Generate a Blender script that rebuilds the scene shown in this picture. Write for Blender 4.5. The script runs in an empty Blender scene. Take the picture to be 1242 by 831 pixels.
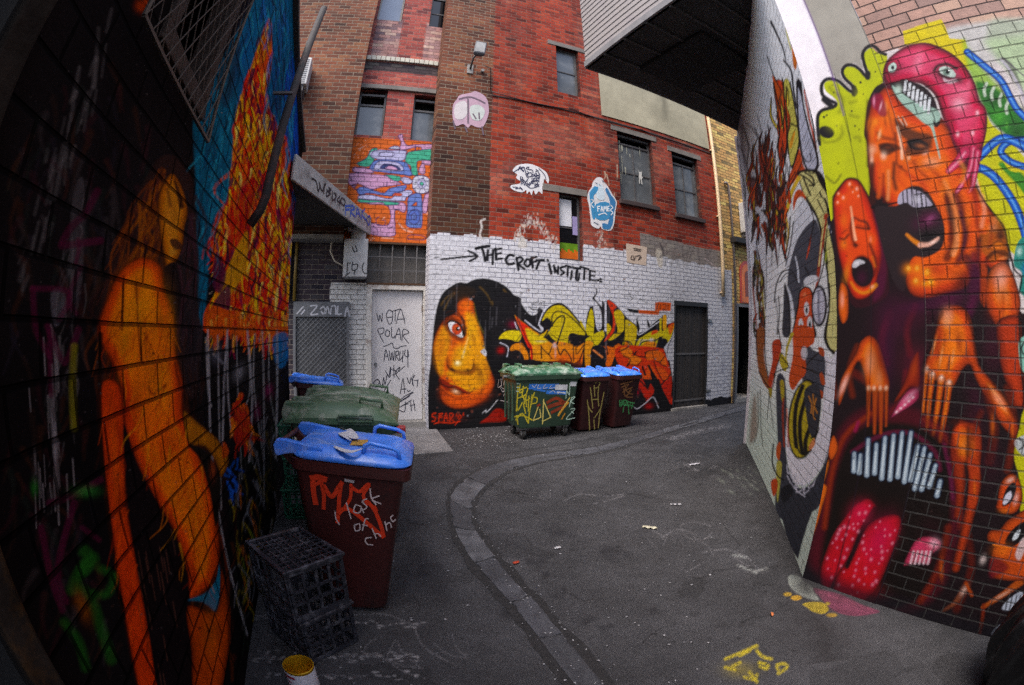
import bpy, bmesh, math, random
import numpy as np
from mathutils import Matrix, Vector

random.seed(7)
RNG = np.random.default_rng(11)
SC = bpy.context.scene
COL = SC.collection
PI = math.pi

# ------------------------------------------------------------------ camera
EYE = 1.65
PITCH, ROLL = math.radians(-1.0), math.radians(0.5)
FPX = 10.5 / 23.6 * 1242.0            # focal length in photo pixels
CX, CY = 621.0, 415.5

cam_d = bpy.data.cameras.new('camera')
cam = bpy.data.objects.new('camera', cam_d)
COL.objects.link(cam)
SC.camera = cam
cam_d.type = 'PANO'
cam_d.panorama_type = 'FISHEYE_EQUISOLID'
cam_d.fisheye_lens = 10.5
cam_d.fisheye_fov = math.radians(180)
cam_d.sensor_fit = 'HORIZONTAL'
cam_d.sensor_width = 23.6
cam_d.clip_start = 0.02
cam_d.clip_end = 500
cr, sr, cp, sp = math.cos(ROLL), math.sin(ROLL), math.cos(PITCH), math.sin(PITCH)
def _pitch(v): return Vector((v[0], cp * v[1] - sp * v[2], sp * v[1] + cp * v[2]))
rx, uy, fw = _pitch((cr, 0, sr)), _pitch((-sr, 0, cr)), _pitch((0, 1, 0))
cam.matrix_world = Matrix(((rx.x, uy.x, -fw.x, 0), (rx.y, uy.y, -fw.y, 0), (rx.z, uy.z, -fw.z, EYE), (0, 0, 0, 1)))

def to_photo(X, Y, Z):
    """world arrays -> photo pixel arrays of the fisheye lens"""
    Z = Z - EYE
    y = cp * Y + sp * Z; z = -sp * Y + cp * Z
    x = cr * X + sr * z; z = -sr * X + cr * z
    n = np.sqrt(x * x + y * y + z * z) + 1e-9
    th = np.arccos(np.clip(y / n, -1, 1)); r = 2 * FPX * np.sin(th / 2)
    h = np.hypot(x, z) + 1e-12
    return CX + r * x / h, CY - r * z / h

def ray(px, py):
    x, y = px - CX, CY - py
    r = math.hypot(x, y) + 1e-9; th = 2 * math.asin(min(1, r / (2 * FPX)))
    d = (math.sin(th) * x / r, math.cos(th), math.sin(th) * y / r)
    d = (cr * d[0] - sr * d[2], d[1], sr * d[0] + cr * d[2])
    return _pitch(d)

# ------------------------------------------------------------------ colours
def lin(h):
    h = h.lstrip('#'); o = []
    for i in (0, 2, 4):
        c = int(h[i:i + 2], 16) / 255
        o.append(c / 12.92 if c <= .04045 else ((c + .055) / 1.055) ** 2.4)
    return np.array(o)

# ------------------------------------------------------------------ wall painting (spray paint baked to vertices)
def smooth_pts(P, closed, k=4):
    P = np.asarray(P, float); n = len(P)
    if n < 3: return P
    out = []
    rng = range(n if closed else n - 1)
    for i in rng:
        if closed: p0, p1, p2, p3 = P[i - 1], P[i], P[(i + 1) % n], P[(i + 2) % n]
        else: p0, p1, p2, p3 = P[max(i - 1, 0)], P[i], P[i + 1], P[min(i + 2, n - 1)]
        for j in range(k):
            t = j / k
            out.append(.5 * ((2 * p1) + (-p0 + p2) * t + (2 * p0 - 5 * p1 + 4 * p2 - p3) * t * t + (-p0 + 3 * p1 - 3 * p2 + p3) * t ** 3))
    if not closed: out.append(P[-1])
    return np.array(out)

def pts(s):
    if not isinstance(s, str): return [tuple(p) for p in s]
    return [tuple(float(v) for v in q.split(',')) for q in s.split()]

class Paint:
    """vector painting onto a wall's vertices; coordinates are those of a survey sheet (ox, oy, scale) of the photograph"""
    def __init__(self, px, py, col, gain=1.0):
        self.x, self.y, self.c, self.g = px, py, col, gain
        self.bare = np.ones(len(px)); self.sheet(0, 0, 1)
        self.order = np.argsort(px); self.xs = px[self.order]
    def sheet(self, ox, oy, s): self.o = (ox, oy, s); return self
    def _P(self, p): ox, oy, s = self.o; return np.array([(ox + a / s, oy + b / s) for a, b in pts(p)])
    def _sel(self, x0, y0, x1, y1):
        a, b = np.searchsorted(self.xs, x0), np.searchsorted(self.xs, x1)
        i = self.order[a:b]
        return i[(self.y[i] > y0) & (self.y[i] < y1)]
    def _put(self, i, al, c):
        c = lin(c) * self.g if isinstance(c, str) else np.asarray(c)
        al = al[:, None]
        self.c[i] = self.c[i] * (1 - al) + c * al
        self.bare[i] = self.bare[i] * (1 - al[:, 0])
    @staticmethod
    def _dist(x, y, P, closed):
        d = np.full(len(x), 1e18); ins = np.zeros(len(x), bool); tt = np.zeros(len(x))
        n = len(P); m = n if closed else n - 1
        for k in range(m):
            (ax, ay), (bx, by) = P[k], P[(k + 1) % n]
            ex, ey = bx - ax, by - ay; L = ex * ex + ey * ey + 1e-12
            t = np.clip(((x - ax) * ex + (y - ay) * ey) / L, 0, 1)
            q = (x - ax - t * ex) ** 2 + (y - ay - t * ey) ** 2
            u = q < d; d[u] = q[u]; tt[u] = (k + t[u]) / m
            if closed and ay != by:
                cr_ = ((ay > y) != (by > y)) & (x < (bx - ax) * (y - ay) / (by - ay) + ax)
                ins ^= cr_
        return np.sqrt(d), ins, tt
    def poly(self, c, p, b=.8, a=1, sm=True):
        P = self._P(p)
        if sm: P = smooth_pts(P, True, 4)
        i = self._sel(P[:, 0].min() - b, P[:, 1].min() - b, P[:, 0].max() + b, P[:, 1].max() + b)
        if not len(i): return self
        d, ins, _ = self._dist(self.x[i], self.y[i], P, True)
        sd = np.where(ins, -d, d); al = np.clip(.5 - sd / (2 * b), 0, 1); al = al * al * (3 - 2 * al)
        self._put(i, al * a, c); return self
    def form(self, c, p, depth=10, edge='#1c0704', hi=None, b=.8, a=1):
        """airbrushed form: dark at its outline, full colour inside, a lighter core"""
        P = smooth_pts(self._P(p), True, 4)
        i = self._sel(P[:, 0].min() - b, P[:, 1].min() - b, P[:, 0].max() + b, P[:, 1].max() + b)
        if not len(i): return self
        d, ins, _ = self._dist(self.x[i], self.y[i], P, True)
        sd = np.where(ins, -d, d); al = np.clip(.5 - sd / (2 * b), 0, 1)
        t = np.clip(-sd / depth, 0, 1); t = (t * (2 - t))[:, None]
        cc = lin(edge) * (1 - t) + lin(c) * t
        if hi: u = np.clip(-sd / depth - .75, 0, .6)[:, None]; cc = cc * (1 - u) + lin(hi) * u
        self._put(i, al * a, cc * self.g); return self
    def line(self, c, p, w, b=.7, a=1, sm=True, dry=0):
        P = self._P(p); s = self.o[2]
        if sm: P = smooth_pts(P, False, 4)
        w0, w1 = (w if isinstance(w, tuple) else (w, w)); w0 /= 2 * s; w1 /= 2 * s; W = max(w0, w1) + b
        i = self._sel(P[:, 0].min() - W, P[:, 1].min() - W, P[:, 0].max() + W, P[:, 1].max() + W)
        if not len(i): return self
        d, _, t = self._dist(self.x[i], self.y[i], P, False)
        sd = d - (w0 + (w1 - w0) * t); al = np.clip(.5 - sd / (2 * b), 0, 1)
        if dry: al = al * (RNG.random(len(i)) > dry)
        self._put(i, al * a, c); return self
    def spot(self, c, x, y, rx_, ry_, rot=0, a=1, hard=0):
        ox, oy, s = self.o; x = ox + x / s; y = oy + y / s; rx_ /= s; ry_ /= s; R = max(rx_, ry_) * (1.3 if hard else 2.2)
        i = self._sel(x - R, y - R, x + R, y + R)
        if not len(i): return self
        dx, dy = self.x[i] - x, self.y[i] - y; cs, sn = math.cos(math.radians(rot)), math.sin(math.radians(rot))
        q = ((dx * cs + dy * sn) / rx_) ** 2 + ((-dx * sn + dy * cs) / ry_) ** 2
        if hard: al = np.clip((1 - np.sqrt(q)) * min(rx_, ry_) / hard + .5, 0, 1)
        else: al = np.exp(-1.6 * q)
        self._put(i, al * a, c); return self
    def dots(self, c, region, n, r, a=.8):
        """small glossy bumps spread through a region"""
        P = self._P(region); o, self.o = self.o, (0, 0, 1); got = []
        for _ in range(n * 40):
            x, y = RNG.uniform(P[:, 0].min(), P[:, 0].max()), RNG.uniform(P[:, 1].min(), P[:, 1].max())
            _, ins, _ = self._dist(np.array([x]), np.array([y]), P, True)
            if not ins[0] or any((x - u) ** 2 + (y - v) ** 2 < (r * 2.6) ** 2 for u, v in got): continue
            got.append((x, y)); k = r * RNG.uniform(.6, 1.15); self.spot(c, x, y, k, k * 1.25, 15, a)
            if len(got) >= n: break
        self.o = o; return self
    def spikes(self, cols, region, n, L, w, ang=-90, jit=22):
        """curved, black edged spikes of spray lettering"""
        P = self._P(region); s = self.o[2]; o, self.o = self.o, (0, 0, 1); k = 0
        for _ in range(n * 30):
            x, y = RNG.uniform(P[:, 0].min(), P[:, 0].max()), RNG.uniform(P[:, 1].min(), P[:, 1].max())
            _, ins, _ = self._dist(np.array([x]), np.array([y]), P, True)
            if not ins[0]: continue
            k += 1; l = L / s * RNG.uniform(.5, 1.1); b = w / s * RNG.uniform(.6, 1.2); A = math.radians(ang + RNG.normal(0, jit) + (180 if RNG.random() < .3 else 0)); q = RNG.normal(0, .16) * l
            u, v = np.array([math.cos(A) * .6, math.sin(A)]), np.array([-math.sin(A) * .6, math.cos(A)]); c0 = np.array([x, y])
            T = [c0 - v * b, c0 + u * l * .45 - v * b * .7 + v * q, c0 + u * l + v * q * .6, c0 + u * l * .45 + v * b * .7 + v * q, c0 + v * b]
            self.poly(cols[int(RNG.integers(len(cols)))], [tuple(t) for t in T], .4); self.line('#120d0d', [tuple(t) for t in T], .9, .35)
            if k >= n: break
        self.o = o; return self
    def vivid(self, k):
        """strong pigments: push painted colours away from grey"""
        i = np.where(self.bare < .5)[0]; c = self.c[i]; m = c.mean(1, keepdims=True)
        self.c[i] = np.clip(m + k * (c - m), .0015, .86); return self
    def sprinkle(self, cols, region, n, ln, w, ang=90, jit=12, b=.5, a=.9):
        """many short brush strokes inside a region"""
        P = self._P(region); s = self.o[2]; o = self.o
        x0, y0, x1, y1 = P[:, 0].min(), P[:, 1].min(), P[:, 0].max(), P[:, 1].max(); k = 0; tries = 0
        self.o = (0, 0, 1)
        while k < n and tries < n * 30:
            tries += 1
            x, y = RNG.uniform(x0, x1), RNG.uniform(y0, y1)
            _, ins, _ = self._dist(np.array([x]), np.array([y]), P, True)
            if not ins[0]: continue
            k += 1; L = RNG.uniform(.4, 1) * ln / s; A = math.radians(ang + RNG.normal(0, jit)); q = RNG.normal(0, .12) * L
            self.line(cols[int(RNG.integers(len(cols)))], [(x, y), (x + math.cos(A) * L / 2 + q, y + math.sin(A) * L / 2), (x + math.cos(A) * L, y + math.sin(A) * L)], (RNG.uniform(.6, 1.3) * w / s, .3 * w / s), b, a)
        self.o = o; return self

def chips(p, cols, x0, y0, x1, y1, n, r, a=.8):
    """flaked paint and scuffs"""
    o = p.o; p.o = (0, 0, 1)
    for _ in range(n):
        x, y = RNG.uniform(x0, x1), RNG.uniform(y0, y1); k = r * RNG.uniform(.25, 1) ** 2 * 1.2 + .35
        P = [(x + k * RNG.uniform(.5, 1.3) * math.cos(t), y + k * RNG.uniform(.4, 1.1) * math.sin(t)) for t in np.linspace(0, 2 * PI, 7)[:-1]]
        p.poly(cols[int(RNG.integers(len(cols)))], P, .35, a, False)
    p.o = o
def vnoise(x, y, seed=0):
    """smooth value noise 0..1"""
    xi, yi = np.floor(x).astype(int), np.floor(y).astype(int); fx, fy = x - xi, y - yi
    fx, fy = fx * fx * (3 - 2 * fx), fy * fy * (3 - 2 * fy)
    def h(a, b):
        n = (a * 374761393 + b * 668265263 + seed * 974711) & 0x7fffffff
        n = ((n ^ (n >> 13)) * 1274126177) & 0x7fffffff
        return ((n ^ (n >> 16)) & 0xffff) / 65535.
    return (h(xi, yi) * (1 - fx) + h(xi + 1, yi) * fx) * (1 - fy) + (h(xi, yi + 1) * (1 - fx) + h(xi + 1, yi + 1) * fx) * fy
def fbm(x, y, seed=0, o=4):
    t = 0; a = .5; n = 0
    for k in range(o): t = t + a * vnoise(x * 2 ** k, y * 2 ** k, seed + k); n += a; a *= .5
    return t / n

# ------------------------------------------------------------------ scene objects
def tag(o, label=None, cat=None, group=None, kind=None):
    if label: o['label'] = label
    if cat: o['category'] = cat
    if group: o['group'] = group
    if kind: o['kind'] = kind
    return o
def empty(name, loc=(0, 0, 0), rz=0, **k):
    o = bpy.data.objects.new(name, None); COL.objects.link(o); o.location = loc; o.rotation_euler = (0, 0, rz); o.empty_display_size = .1
    return tag(o, **k)

class MB:
    post = None
    def __init__(self): self.v = []; self.f = []; self.mi = []; self.cur = 0
    def add(self, vs, fs):
        n = len(self.v); self.v += [tuple(map(float, q)) for q in vs]; self.f += [tuple(n + i for i in f) for f in fs]; self.mi += [self.cur] * len(fs); return self
    def box(self, x0, y0, z0, x1, y1, z1, M=None):
        vs = [(x, y, z) for z in (z0, z1) for x, y in ((x0, y0), (x1, y0), (x1, y1), (x0, y1))]
        if M is not None: vs = [tuple(M @ Vector(q)) for q in vs]
        return self.add(vs, [(0, 3, 2, 1), (4, 5, 6, 7), (0, 1, 5, 4), (1, 2, 6, 5), (2, 3, 7, 6), (3, 0, 4, 7)])
    def bar(self, a, b, w, h=None, up=(0, 0, 1)):
        a, b = Vector(a), Vector(b); h = h or w; d = (b - a).normalized(); u = Vector(up)
        if abs(d.dot(u)) > .98: u = Vector((0, 1, 0))
        s = d.cross(u).normalized(); u = s.cross(d)
        vs = [tuple(p + s * i * w / 2 + u * j * h / 2) for p in (a, b) for i, j in ((-1, -1), (1, -1), (1, 1), (-1, 1))]
        return self.add(vs, [(3, 2, 1, 0), (4, 5, 6, 7), (0, 1, 5, 4), (1, 2, 6, 5), (2, 3, 7, 6), (3, 0, 4, 7)])
    def tube(self, P, r, n=10, cap=True):
        P = [Vector(p) for p in P]; rs = r if isinstance(r, (list, tuple)) else [r] * len(P); vs = []; fs = []
        prev = None
        for i, p in enumerate(P):
            d = (P[min(i + 1, len(P) - 1)] - P[max(i - 1, 0)]).normalized()
            u = prev if prev is not None else (Vector((0, 0, 1)) if abs(d.z) < .9 else Vector((1, 0, 0)))
            s = d.cross(u).normalized(); u = s.cross(d).normalized(); prev = u
            vs += [tuple(p + (s * math.cos(2 * PI * k / n) + u * math.sin(2 * PI * k / n)) * rs[i]) for k in range(n)]
        for i in range(len(P) - 1):
            fs += [(i * n + k, i * n + (k + 1) % n, (i + 1) * n + (k + 1) % n, (i + 1) * n + k) for k in range(n)]
        if cap: fs += [tuple(range(n - 1, -1, -1)), tuple((len(P) - 1) * n + k for k in range(n))]
        return self.add(vs, fs)
    def loft(self, loops, cap0=True, cap1=True):
        n = len(loops[0]); vs = [q for l in loops for q in l]; fs = []
        for i in range(len(loops) - 1):
            fs += [(i * n + k, i * n + (k + 1) % n, (i + 1) * n + (k + 1) % n, (i + 1) * n + k) for k in range(n)]
        if cap0: fs.append(tuple(range(n - 1, -1, -1)))
        if cap1: fs.append(tuple((len(loops) - 1) * n + k for k in range(n)))
        return self.add(vs, fs)
    def disc(self, c, axis, r, t, n=24, r_in=0):
        a = Vector(axis).normalized(); c = Vector(c); return self.tube([c - a * t / 2, c + a * t / 2], r, n)
    def build(self, name, m, parent=None, smooth=False, bevel=0, M=None, auto=None, each=False):
        if each:                                             # every loose piece becomes a part of its own
            par = list(range(len(self.v)))
            def find(a):
                while par[a] != a: par[a] = par[par[a]]; a = par[a]
                return a
            for f in self.f:
                for i in f[1:]: par[find(i)] = find(f[0])
            groups = {}
            for f in self.f: groups.setdefault(find(f[0]), []).append(f)
            for fs in groups.values():
                ids = sorted({i for f in fs for i in f}); ix = {a: k for k, a in enumerate(ids)}
                q = MB(); q.add([self.v[i] for i in ids], [tuple(ix[i] for i in f) for f in fs]); o = q.build(name, m, parent, smooth, bevel, M, auto)
            return o
        me = bpy.data.meshes.new(name)
        if MB.post: self.v = [MB.post(v) for v in self.v]
        vs = self.v if M is None else [tuple(M @ Vector(q)) for q in self.v]
        me.from_pydata(vs, [], self.f)
        for mm in (m if isinstance(m, (list, tuple)) else [m]): me.materials.append(mm)
        if any(self.mi): me.polygons.foreach_set('material_index', self.mi)
        if smooth:
            me.polygons.foreach_set('use_smooth', [True] * len(me.polygons))
            if auto:
                me.update(); bm = bmesh.new(); bm.from_mesh(me)
                for e in bm.edges:
                    if len(e.link_faces) == 2 and e.calc_face_angle(0) > math.radians(auto): e.smooth = False
                bm.to_mesh(me); bm.free()
        me.update()
        o = bpy.data.objects.new(name, me); COL.objects.link(o)
        if parent is not None: o.parent = parent
        if bevel:
            b = o.modifiers.new('bevel', 'BEVEL'); b.width = bevel; b.segments = 2; b.limit_method = 'ANGLE'; b.angle_limit = math.radians(40)
        return o

def rrect(x0, x1, y0, y1, r, z, n=5):
    """rounded rectangle loop, counter-clockwise from above"""
    o = []
    for cx_, cy_, a in ((x1 - r, y1 - r, 0), (x0 + r, y1 - r, 90), (x0 + r, y0 + r, 180), (x1 - r, y0 + r, 270)):
        for k in range(n + 1):
            t = math.radians(a + 90 * k / n); o.append((cx_ + r * math.cos(t), cy_ + r * math.sin(t), z))
    return o

# ------------------------------------------------------------------ materials
def nodes(name):
    m = bpy.data.materials.new(name); m.use_nodes = True; nt = m.node_tree
    return m, nt, nt.nodes['Principled BSDF'], nt.nodes.new, nt.links.new

def plain(name, c, rough=.5, metal=0, var=.25, scale=6, bump=.15, bscale=60, spec=.5, dirt=None, dscale=3, damt=.5):
    """paint / plastic / metal with uneven tone, fine surface noise and optional dirt patches"""
    m, nt, P, N, L = nodes(name)
    c = tuple(lin(c)) if isinstance(c, str) else c
    tc = N('ShaderNodeTexCoord'); nz = N('ShaderNodeTexNoise'); nz.inputs['Scale'].default_value = scale; nz.inputs['Detail'].default_value = 6
    L(tc.outputs['Object'], nz.inputs['Vector'])
    cr_ = N('ShaderNodeValToRGB'); L(nz.outputs['Fac'], cr_.inputs['Fac'])
    cr_.color_ramp.elements[0].position = .3; cr_.color_ramp.elements[1].position = .72
    cr_.color_ramp.elements[0].color = tuple(v * (1 - var) for v in c) + (1,); cr_.color_ramp.elements[1].color = tuple(min(.9, v * (1 + var * .6)) for v in c) + (1,)
    out = cr_.outputs['Color']
    if dirt:
        n2 = N('ShaderNodeTexNoise'); n2.inputs['Scale'].default_value = dscale; n2.inputs['Detail'].default_value = 8; n2.inputs['Roughness'].default_value = .7
        L(tc.outputs['Object'], n2.inputs['Vector'])
        r2 = N('ShaderNodeValToRGB'); r2.color_ramp.elements[0].position = .5; r2.color_ramp.elements[1].position = .68
        r2.color_ramp.elements[1].color = (damt, damt, damt, 1); r2.color_ramp.elements[0].color = (0, 0, 0, 1)
        L(n2.outputs['Fac'], r2.inputs['Fac'])
        mx = N('ShaderNodeMix'); mx.data_type = 'RGBA'; L(r2.outputs['Color'], mx.inputs[0]); L(out, mx.inputs[6]); mx.inputs[7].default_value = tuple(lin(dirt)) + (1,)
        out = mx.outputs[2]
    L(out, P.inputs['Base Color'])
    P.inputs['Roughness'].default_value = rough; P.inputs['Metallic'].default_value = metal; P.inputs['Specular IOR Level'].default_value = spec
    if bump:
        n3 = N('ShaderNodeTexNoise'); n3.inputs['Scale'].default_value = bscale; n3.inputs['Detail'].default_value = 4; L(tc.outputs['Object'], n3.inputs['Vector'])
        b = N('ShaderNodeBump'); b.inputs['Strength'].default_value = bump; b.inputs['Distance'].default_value = .01
        L(n3.outputs['Fac'], b.inputs['Height']); L(b.outputs['Normal'], P.inputs['Normal'])
    return m

def brick_mat(name, bw, rh, mortar=.008, bump=.6, rough=.6, vary=.35, hue=.2, grime=.25, dist=.012, rough_noise=14, msmooth=.35, fine=.28, coarse=.3, spec=.15):
    """brickwork whose face colour ('paint'), joint colour ('mort') come from wall attributes; alpha of 'paint' = bare brick"""
    m, nt, P, N, L = nodes(name)
    def math_(op, a, b=None):
        n = N('ShaderNodeMath'); n.operation = op
        for i, v in enumerate((a, b)):
            if v is None: continue
            if isinstance(v, (int, float)): n.inputs[i].default_value = v
            else: L(v, n.inputs[i])
        return n.outputs[0]
    at = N('ShaderNodeAttribute'); at.attribute_name = 'wall_uv'
    pa = N('ShaderNodeAttribute'); pa.attribute_name = 'paint'
    mo = N('ShaderNodeAttribute'); mo.attribute_name = 'mort'
    # slightly uneven courses
    wn = N('ShaderNodeTexNoise'); wn.inputs['Scale'].default_value = 3.5; wn.inputs['Detail'].default_value = 2; L(at.outputs['Vector'], wn.inputs['Vector'])
    va = N('ShaderNodeVectorMath'); va.operation = 'MULTIPLY_ADD'; L(wn.outputs['Color'], va.inputs[0]); va.inputs[1].default_value = (.012, .007, 0); L(at.outputs['Vector'], va.inputs[2])
    bt = N('ShaderNodeTexBrick'); L(va.outputs[0], bt.inputs['Vector'])
    bt.inputs['Scale'].default_value = 1; bt.inputs['Brick Width'].default_value = bw; bt.inputs['Row Height'].default_value = rh
    bt.inputs['Mortar Size'].default_value = mortar; bt.inputs['Mortar Smooth'].default_value = msmooth
    sx = N('ShaderNodeSeparateXYZ'); L(va.outputs[0], sx.inputs[0])
    row = math_('FLOOR', math_('DIVIDE', sx.outputs[1], rh))
    odd = math_('MODULO', math_('ABSOLUTE', row), 2)
    col = math_('FLOOR', math_('ADD', math_('DIVIDE', sx.outputs[0], bw), math_('MULTIPLY', math_('SUBTRACT', 1, odd), .5)))
    cb = N('ShaderNodeCombineXYZ'); L(col, cb.inputs[0]); L(row, cb.inputs[1])
    wh = N('ShaderNodeTexWhiteNoise'); wh.noise_dimensions = '2D'; L(cb.outputs[0], wh.inputs['Vector'])
    ramp = N('ShaderNodeValToRGB'); L(wh.outputs['Value'], ramp.inputs['Fac'])
    e = ramp.color_ramp.elements; e[0].position = 0; e[0].color = (1 - vary * 1.5, 1 - vary * 1.4, 1 - vary * 1.1, 1); e[1].position = 1; e[1].color = (1 + vary * .6, 1 + vary * .8 + hue * .25, 1 + vary * .6, 1)
    k = e.new(.16); k.color = (1 - vary * .7, 1 - vary * .75, 1 - vary * .6, 1)
    k = e.new(.45); k.color = (1, 1 - hue * .4, 1 - hue * .4, 1); k = e.new(.75); k.color = (1 + vary * .25, 1 + hue * .2, 1 + hue * .1, 1)
    mb = N('ShaderNodeMix'); mb.data_type = 'RGBA'; mb.blend_type = 'MULTIPLY'; L(pa.outputs['Alpha'], mb.inputs[0]); L(pa.outputs['Color'], mb.inputs[6]); L(ramp.outputs['Color'], mb.inputs[7])
    mm = N('ShaderNodeMix'); mm.data_type = 'RGBA'; L(bt.outputs['Fac'], mm.inputs[0]); L(mb.outputs[2], mm.inputs[6]); L(mo.outputs['Color'], mm.inputs[7])
    g = N('ShaderNodeTexNoise'); g.inputs['Scale'].default_value = rough_noise; g.inputs['Detail'].default_value = 8; g.inputs['Roughness'].default_value = .65; L(at.outputs['Vector'], g.inputs['Vector'])
    gr = N('ShaderNodeValToRGB'); L(g.outputs['Fac'], gr.inputs['Fac']); gr.color_ramp.elements[0].position = .32; gr.color_ramp.elements[1].position = .62
    gr.color_ramp.elements[0].color = (1 - grime, 1 - grime, 1 - grime, 1); gr.color_ramp.elements[1].color = (1.05, 1.05, 1.05, 1)
    mg = N('ShaderNodeMix'); mg.data_type = 'RGBA'; mg.blend_type = 'MULTIPLY'; mg.inputs[0].default_value = 1; L(mm.outputs[2], mg.inputs[6]); L(gr.outputs['Color'], mg.inputs[7])
    L(mg.outputs[2], P.inputs['Base Color']); P.inputs['Specular IOR Level'].default_value = spec
    rr = N('ShaderNodeMapRange'); L(g.outputs['Fac'], rr.inputs[0]); rr.inputs[3].default_value = max(.1, rough - .15); rr.inputs[4].default_value = min(1, rough + .15); L(rr.outputs[0], P.inputs['Roughness'])
    f = N('ShaderNodeTexNoise'); f.inputs['Scale'].default_value = 70; f.inputs['Detail'].default_value = 5; L(at.outputs['Vector'], f.inputs['Vector'])
    h = math_('ADD', math_('SUBTRACT', 1, bt.outputs['Fac']), math_('ADD', math_('MULTIPLY', f.outputs['Fac'], fine), math_('MULTIPLY', g.outputs['Fac'], coarse)))
    # every brick sits slightly differently
    h = math_('ADD', h, math_('MULTIPLY', wh.outputs['Value'], .25))
    b = N('ShaderNodeBump'); b.inputs['Strength'].default_value = bump; b.inputs['Distance'].default_value = dist
    L(h, b.inputs['Height']); L(b.outputs['Normal'], P.inputs['Normal'])
    return m

def attr_mat(name, rough=.7, spec=.2, fine=.2, grime=.2, bump=.3, scale=10, bscale=90, dist=.006):
    """smooth render / asphalt / board coloured by the 'paint' attribute"""
    m, nt, P, N, L = nodes(name)
    at = N('ShaderNodeAttribute'); at.attribute_name = 'wall_uv'
    pa = N('ShaderNodeAttribute'); pa.attribute_name = 'paint'
    g = N('ShaderNodeTexNoise'); g.inputs['Scale'].default_value = scale; g.inputs['Detail'].default_value = 9; g.inputs['Roughness'].default_value = .7; L(at.outputs['Vector'], g.inputs['Vector'])
    gr = N('ShaderNodeValToRGB'); L(g.outputs['Fac'], gr.inputs['Fac']); gr.color_ramp.elements[0].position = .35; gr.color_ramp.elements[1].position = .65
    gr.color_ramp.elements[0].color = (1 - grime,) * 3 + (1,); gr.color_ramp.elements[1].color = (1 + grime * .4,) * 3 + (1,)
    f = N('ShaderNodeTexNoise'); f.inputs['Scale'].default_value = bscale; f.inputs['Detail'].default_value = 6; f.inputs['Roughness'].default_value = .75; L(at.outputs['Vector'], f.inputs['Vector'])
    fr = N('ShaderNodeValToRGB'); L(f.outputs['Fac'], fr.inputs['Fac']); fr.color_ramp.elements[0].position = .3; fr.color_ramp.elements[1].position = .7
    fr.color_ramp.elements[0].color = (1 - fine,) * 3 + (1,); fr.color_ramp.elements[1].color = (1 + fine * .8,) * 3 + (1,)
    m1 = N('ShaderNodeMix'); m1.data_type = 'RGBA'; m1.blend_type = 'MULTIPLY'; m1.inputs[0].default_value = 1; L(pa.outputs['Color'], m1.inputs[6]); L(gr.outputs['Color'], m1.inputs[7])
    m2 = N('ShaderNodeMix'); m2.data_type = 'RGBA'; m2.blend_type = 'MULTIPLY'; m2.inputs[0].default_value = 1; L(m1.outputs[2], m2.inputs[6]); L(fr.outputs['Color'], m2.inputs[7])
    L(m2.outputs[2], P.inputs['Base Color']); P.inputs['Specular IOR Level'].default_value = spec
    rr = N('ShaderNodeMapRange'); L(g.outputs['Fac'], rr.inputs[0]); rr.inputs[3].default_value = max(.1, rough - .18); rr.inputs[4].default_value = min(1, rough + .15); L(rr.outputs[0], P.inputs['Roughness'])
    ad = N('ShaderNodeMath'); ad.operation = 'ADD'; L(f.outputs['Fac'], ad.inputs[0]); L(g.outputs['Fac'], ad.inputs[1])
    b = N('ShaderNodeBump'); b.inputs['Strength'].default_value = bump; b.inputs['Distance'].default_value = dist
    L(ad.outputs[0], b.inputs['Height']); L(b.outputs['Normal'], P.inputs['Normal'])
    return m

def grid_mesh(name, V, nr, nc, col, mort, bare, uv, m, parent=None, drop=None, flip=False):
    """V: (nr*nc,3) rows x columns -> quad mesh with wall attributes; drop: faces to leave open"""
    r, c = np.meshgrid(np.arange(nr - 1), np.arange(nc - 1), indexing='ij'); a = (r * nc + c).ravel()
    F = np.stack([a, a + 1, a + nc + 1, a + nc], 1)
    if flip: F = F[:, ::-1]
    if drop is not None: F = F[~drop]
    me = bpy.data.meshes.new(name)
    me.vertices.add(len(V)); me.vertices.foreach_set('co', V.astype(np.float32).ravel())
    me.loops.add(F.size); me.loops.foreach_set('vertex_index', np.ascontiguousarray(F, np.int32).ravel())
    me.polygons.add(len(F)); me.polygons.foreach_set('loop_start', np.arange(0, F.size, 4, dtype=np.int32)); me.polygons.foreach_set('loop_total', np.full(len(F), 4, np.int32))
    me.materials.append(m)
    for nm, arr, al in (('paint', col, bare), ('mort', mort, None)):
        if arr is None: continue
        A = np.ones((len(V), 4), np.float32); A[:, :3] = np.clip(arr, 0, .88)
        if al is not None: A[:, 3] = np.clip(al, 0, 1)
        q = me.attributes.new(nm, 'FLOAT_COLOR', 'POINT'); q.data.foreach_set('color', A.ravel())
    U = np.zeros((len(V), 3), np.float32); U[:, :2] = uv
    q = me.attributes.new('wall_uv', 'FLOAT_VECTOR', 'POINT'); q.data.foreach_set('vector', U.ravel())
    me.update(calc_edges=True); me.validate()
    o = bpy.data.objects.new(name, me); COL.objects.link(o)
    if parent is not None: o.parent = parent
    return o

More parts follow.
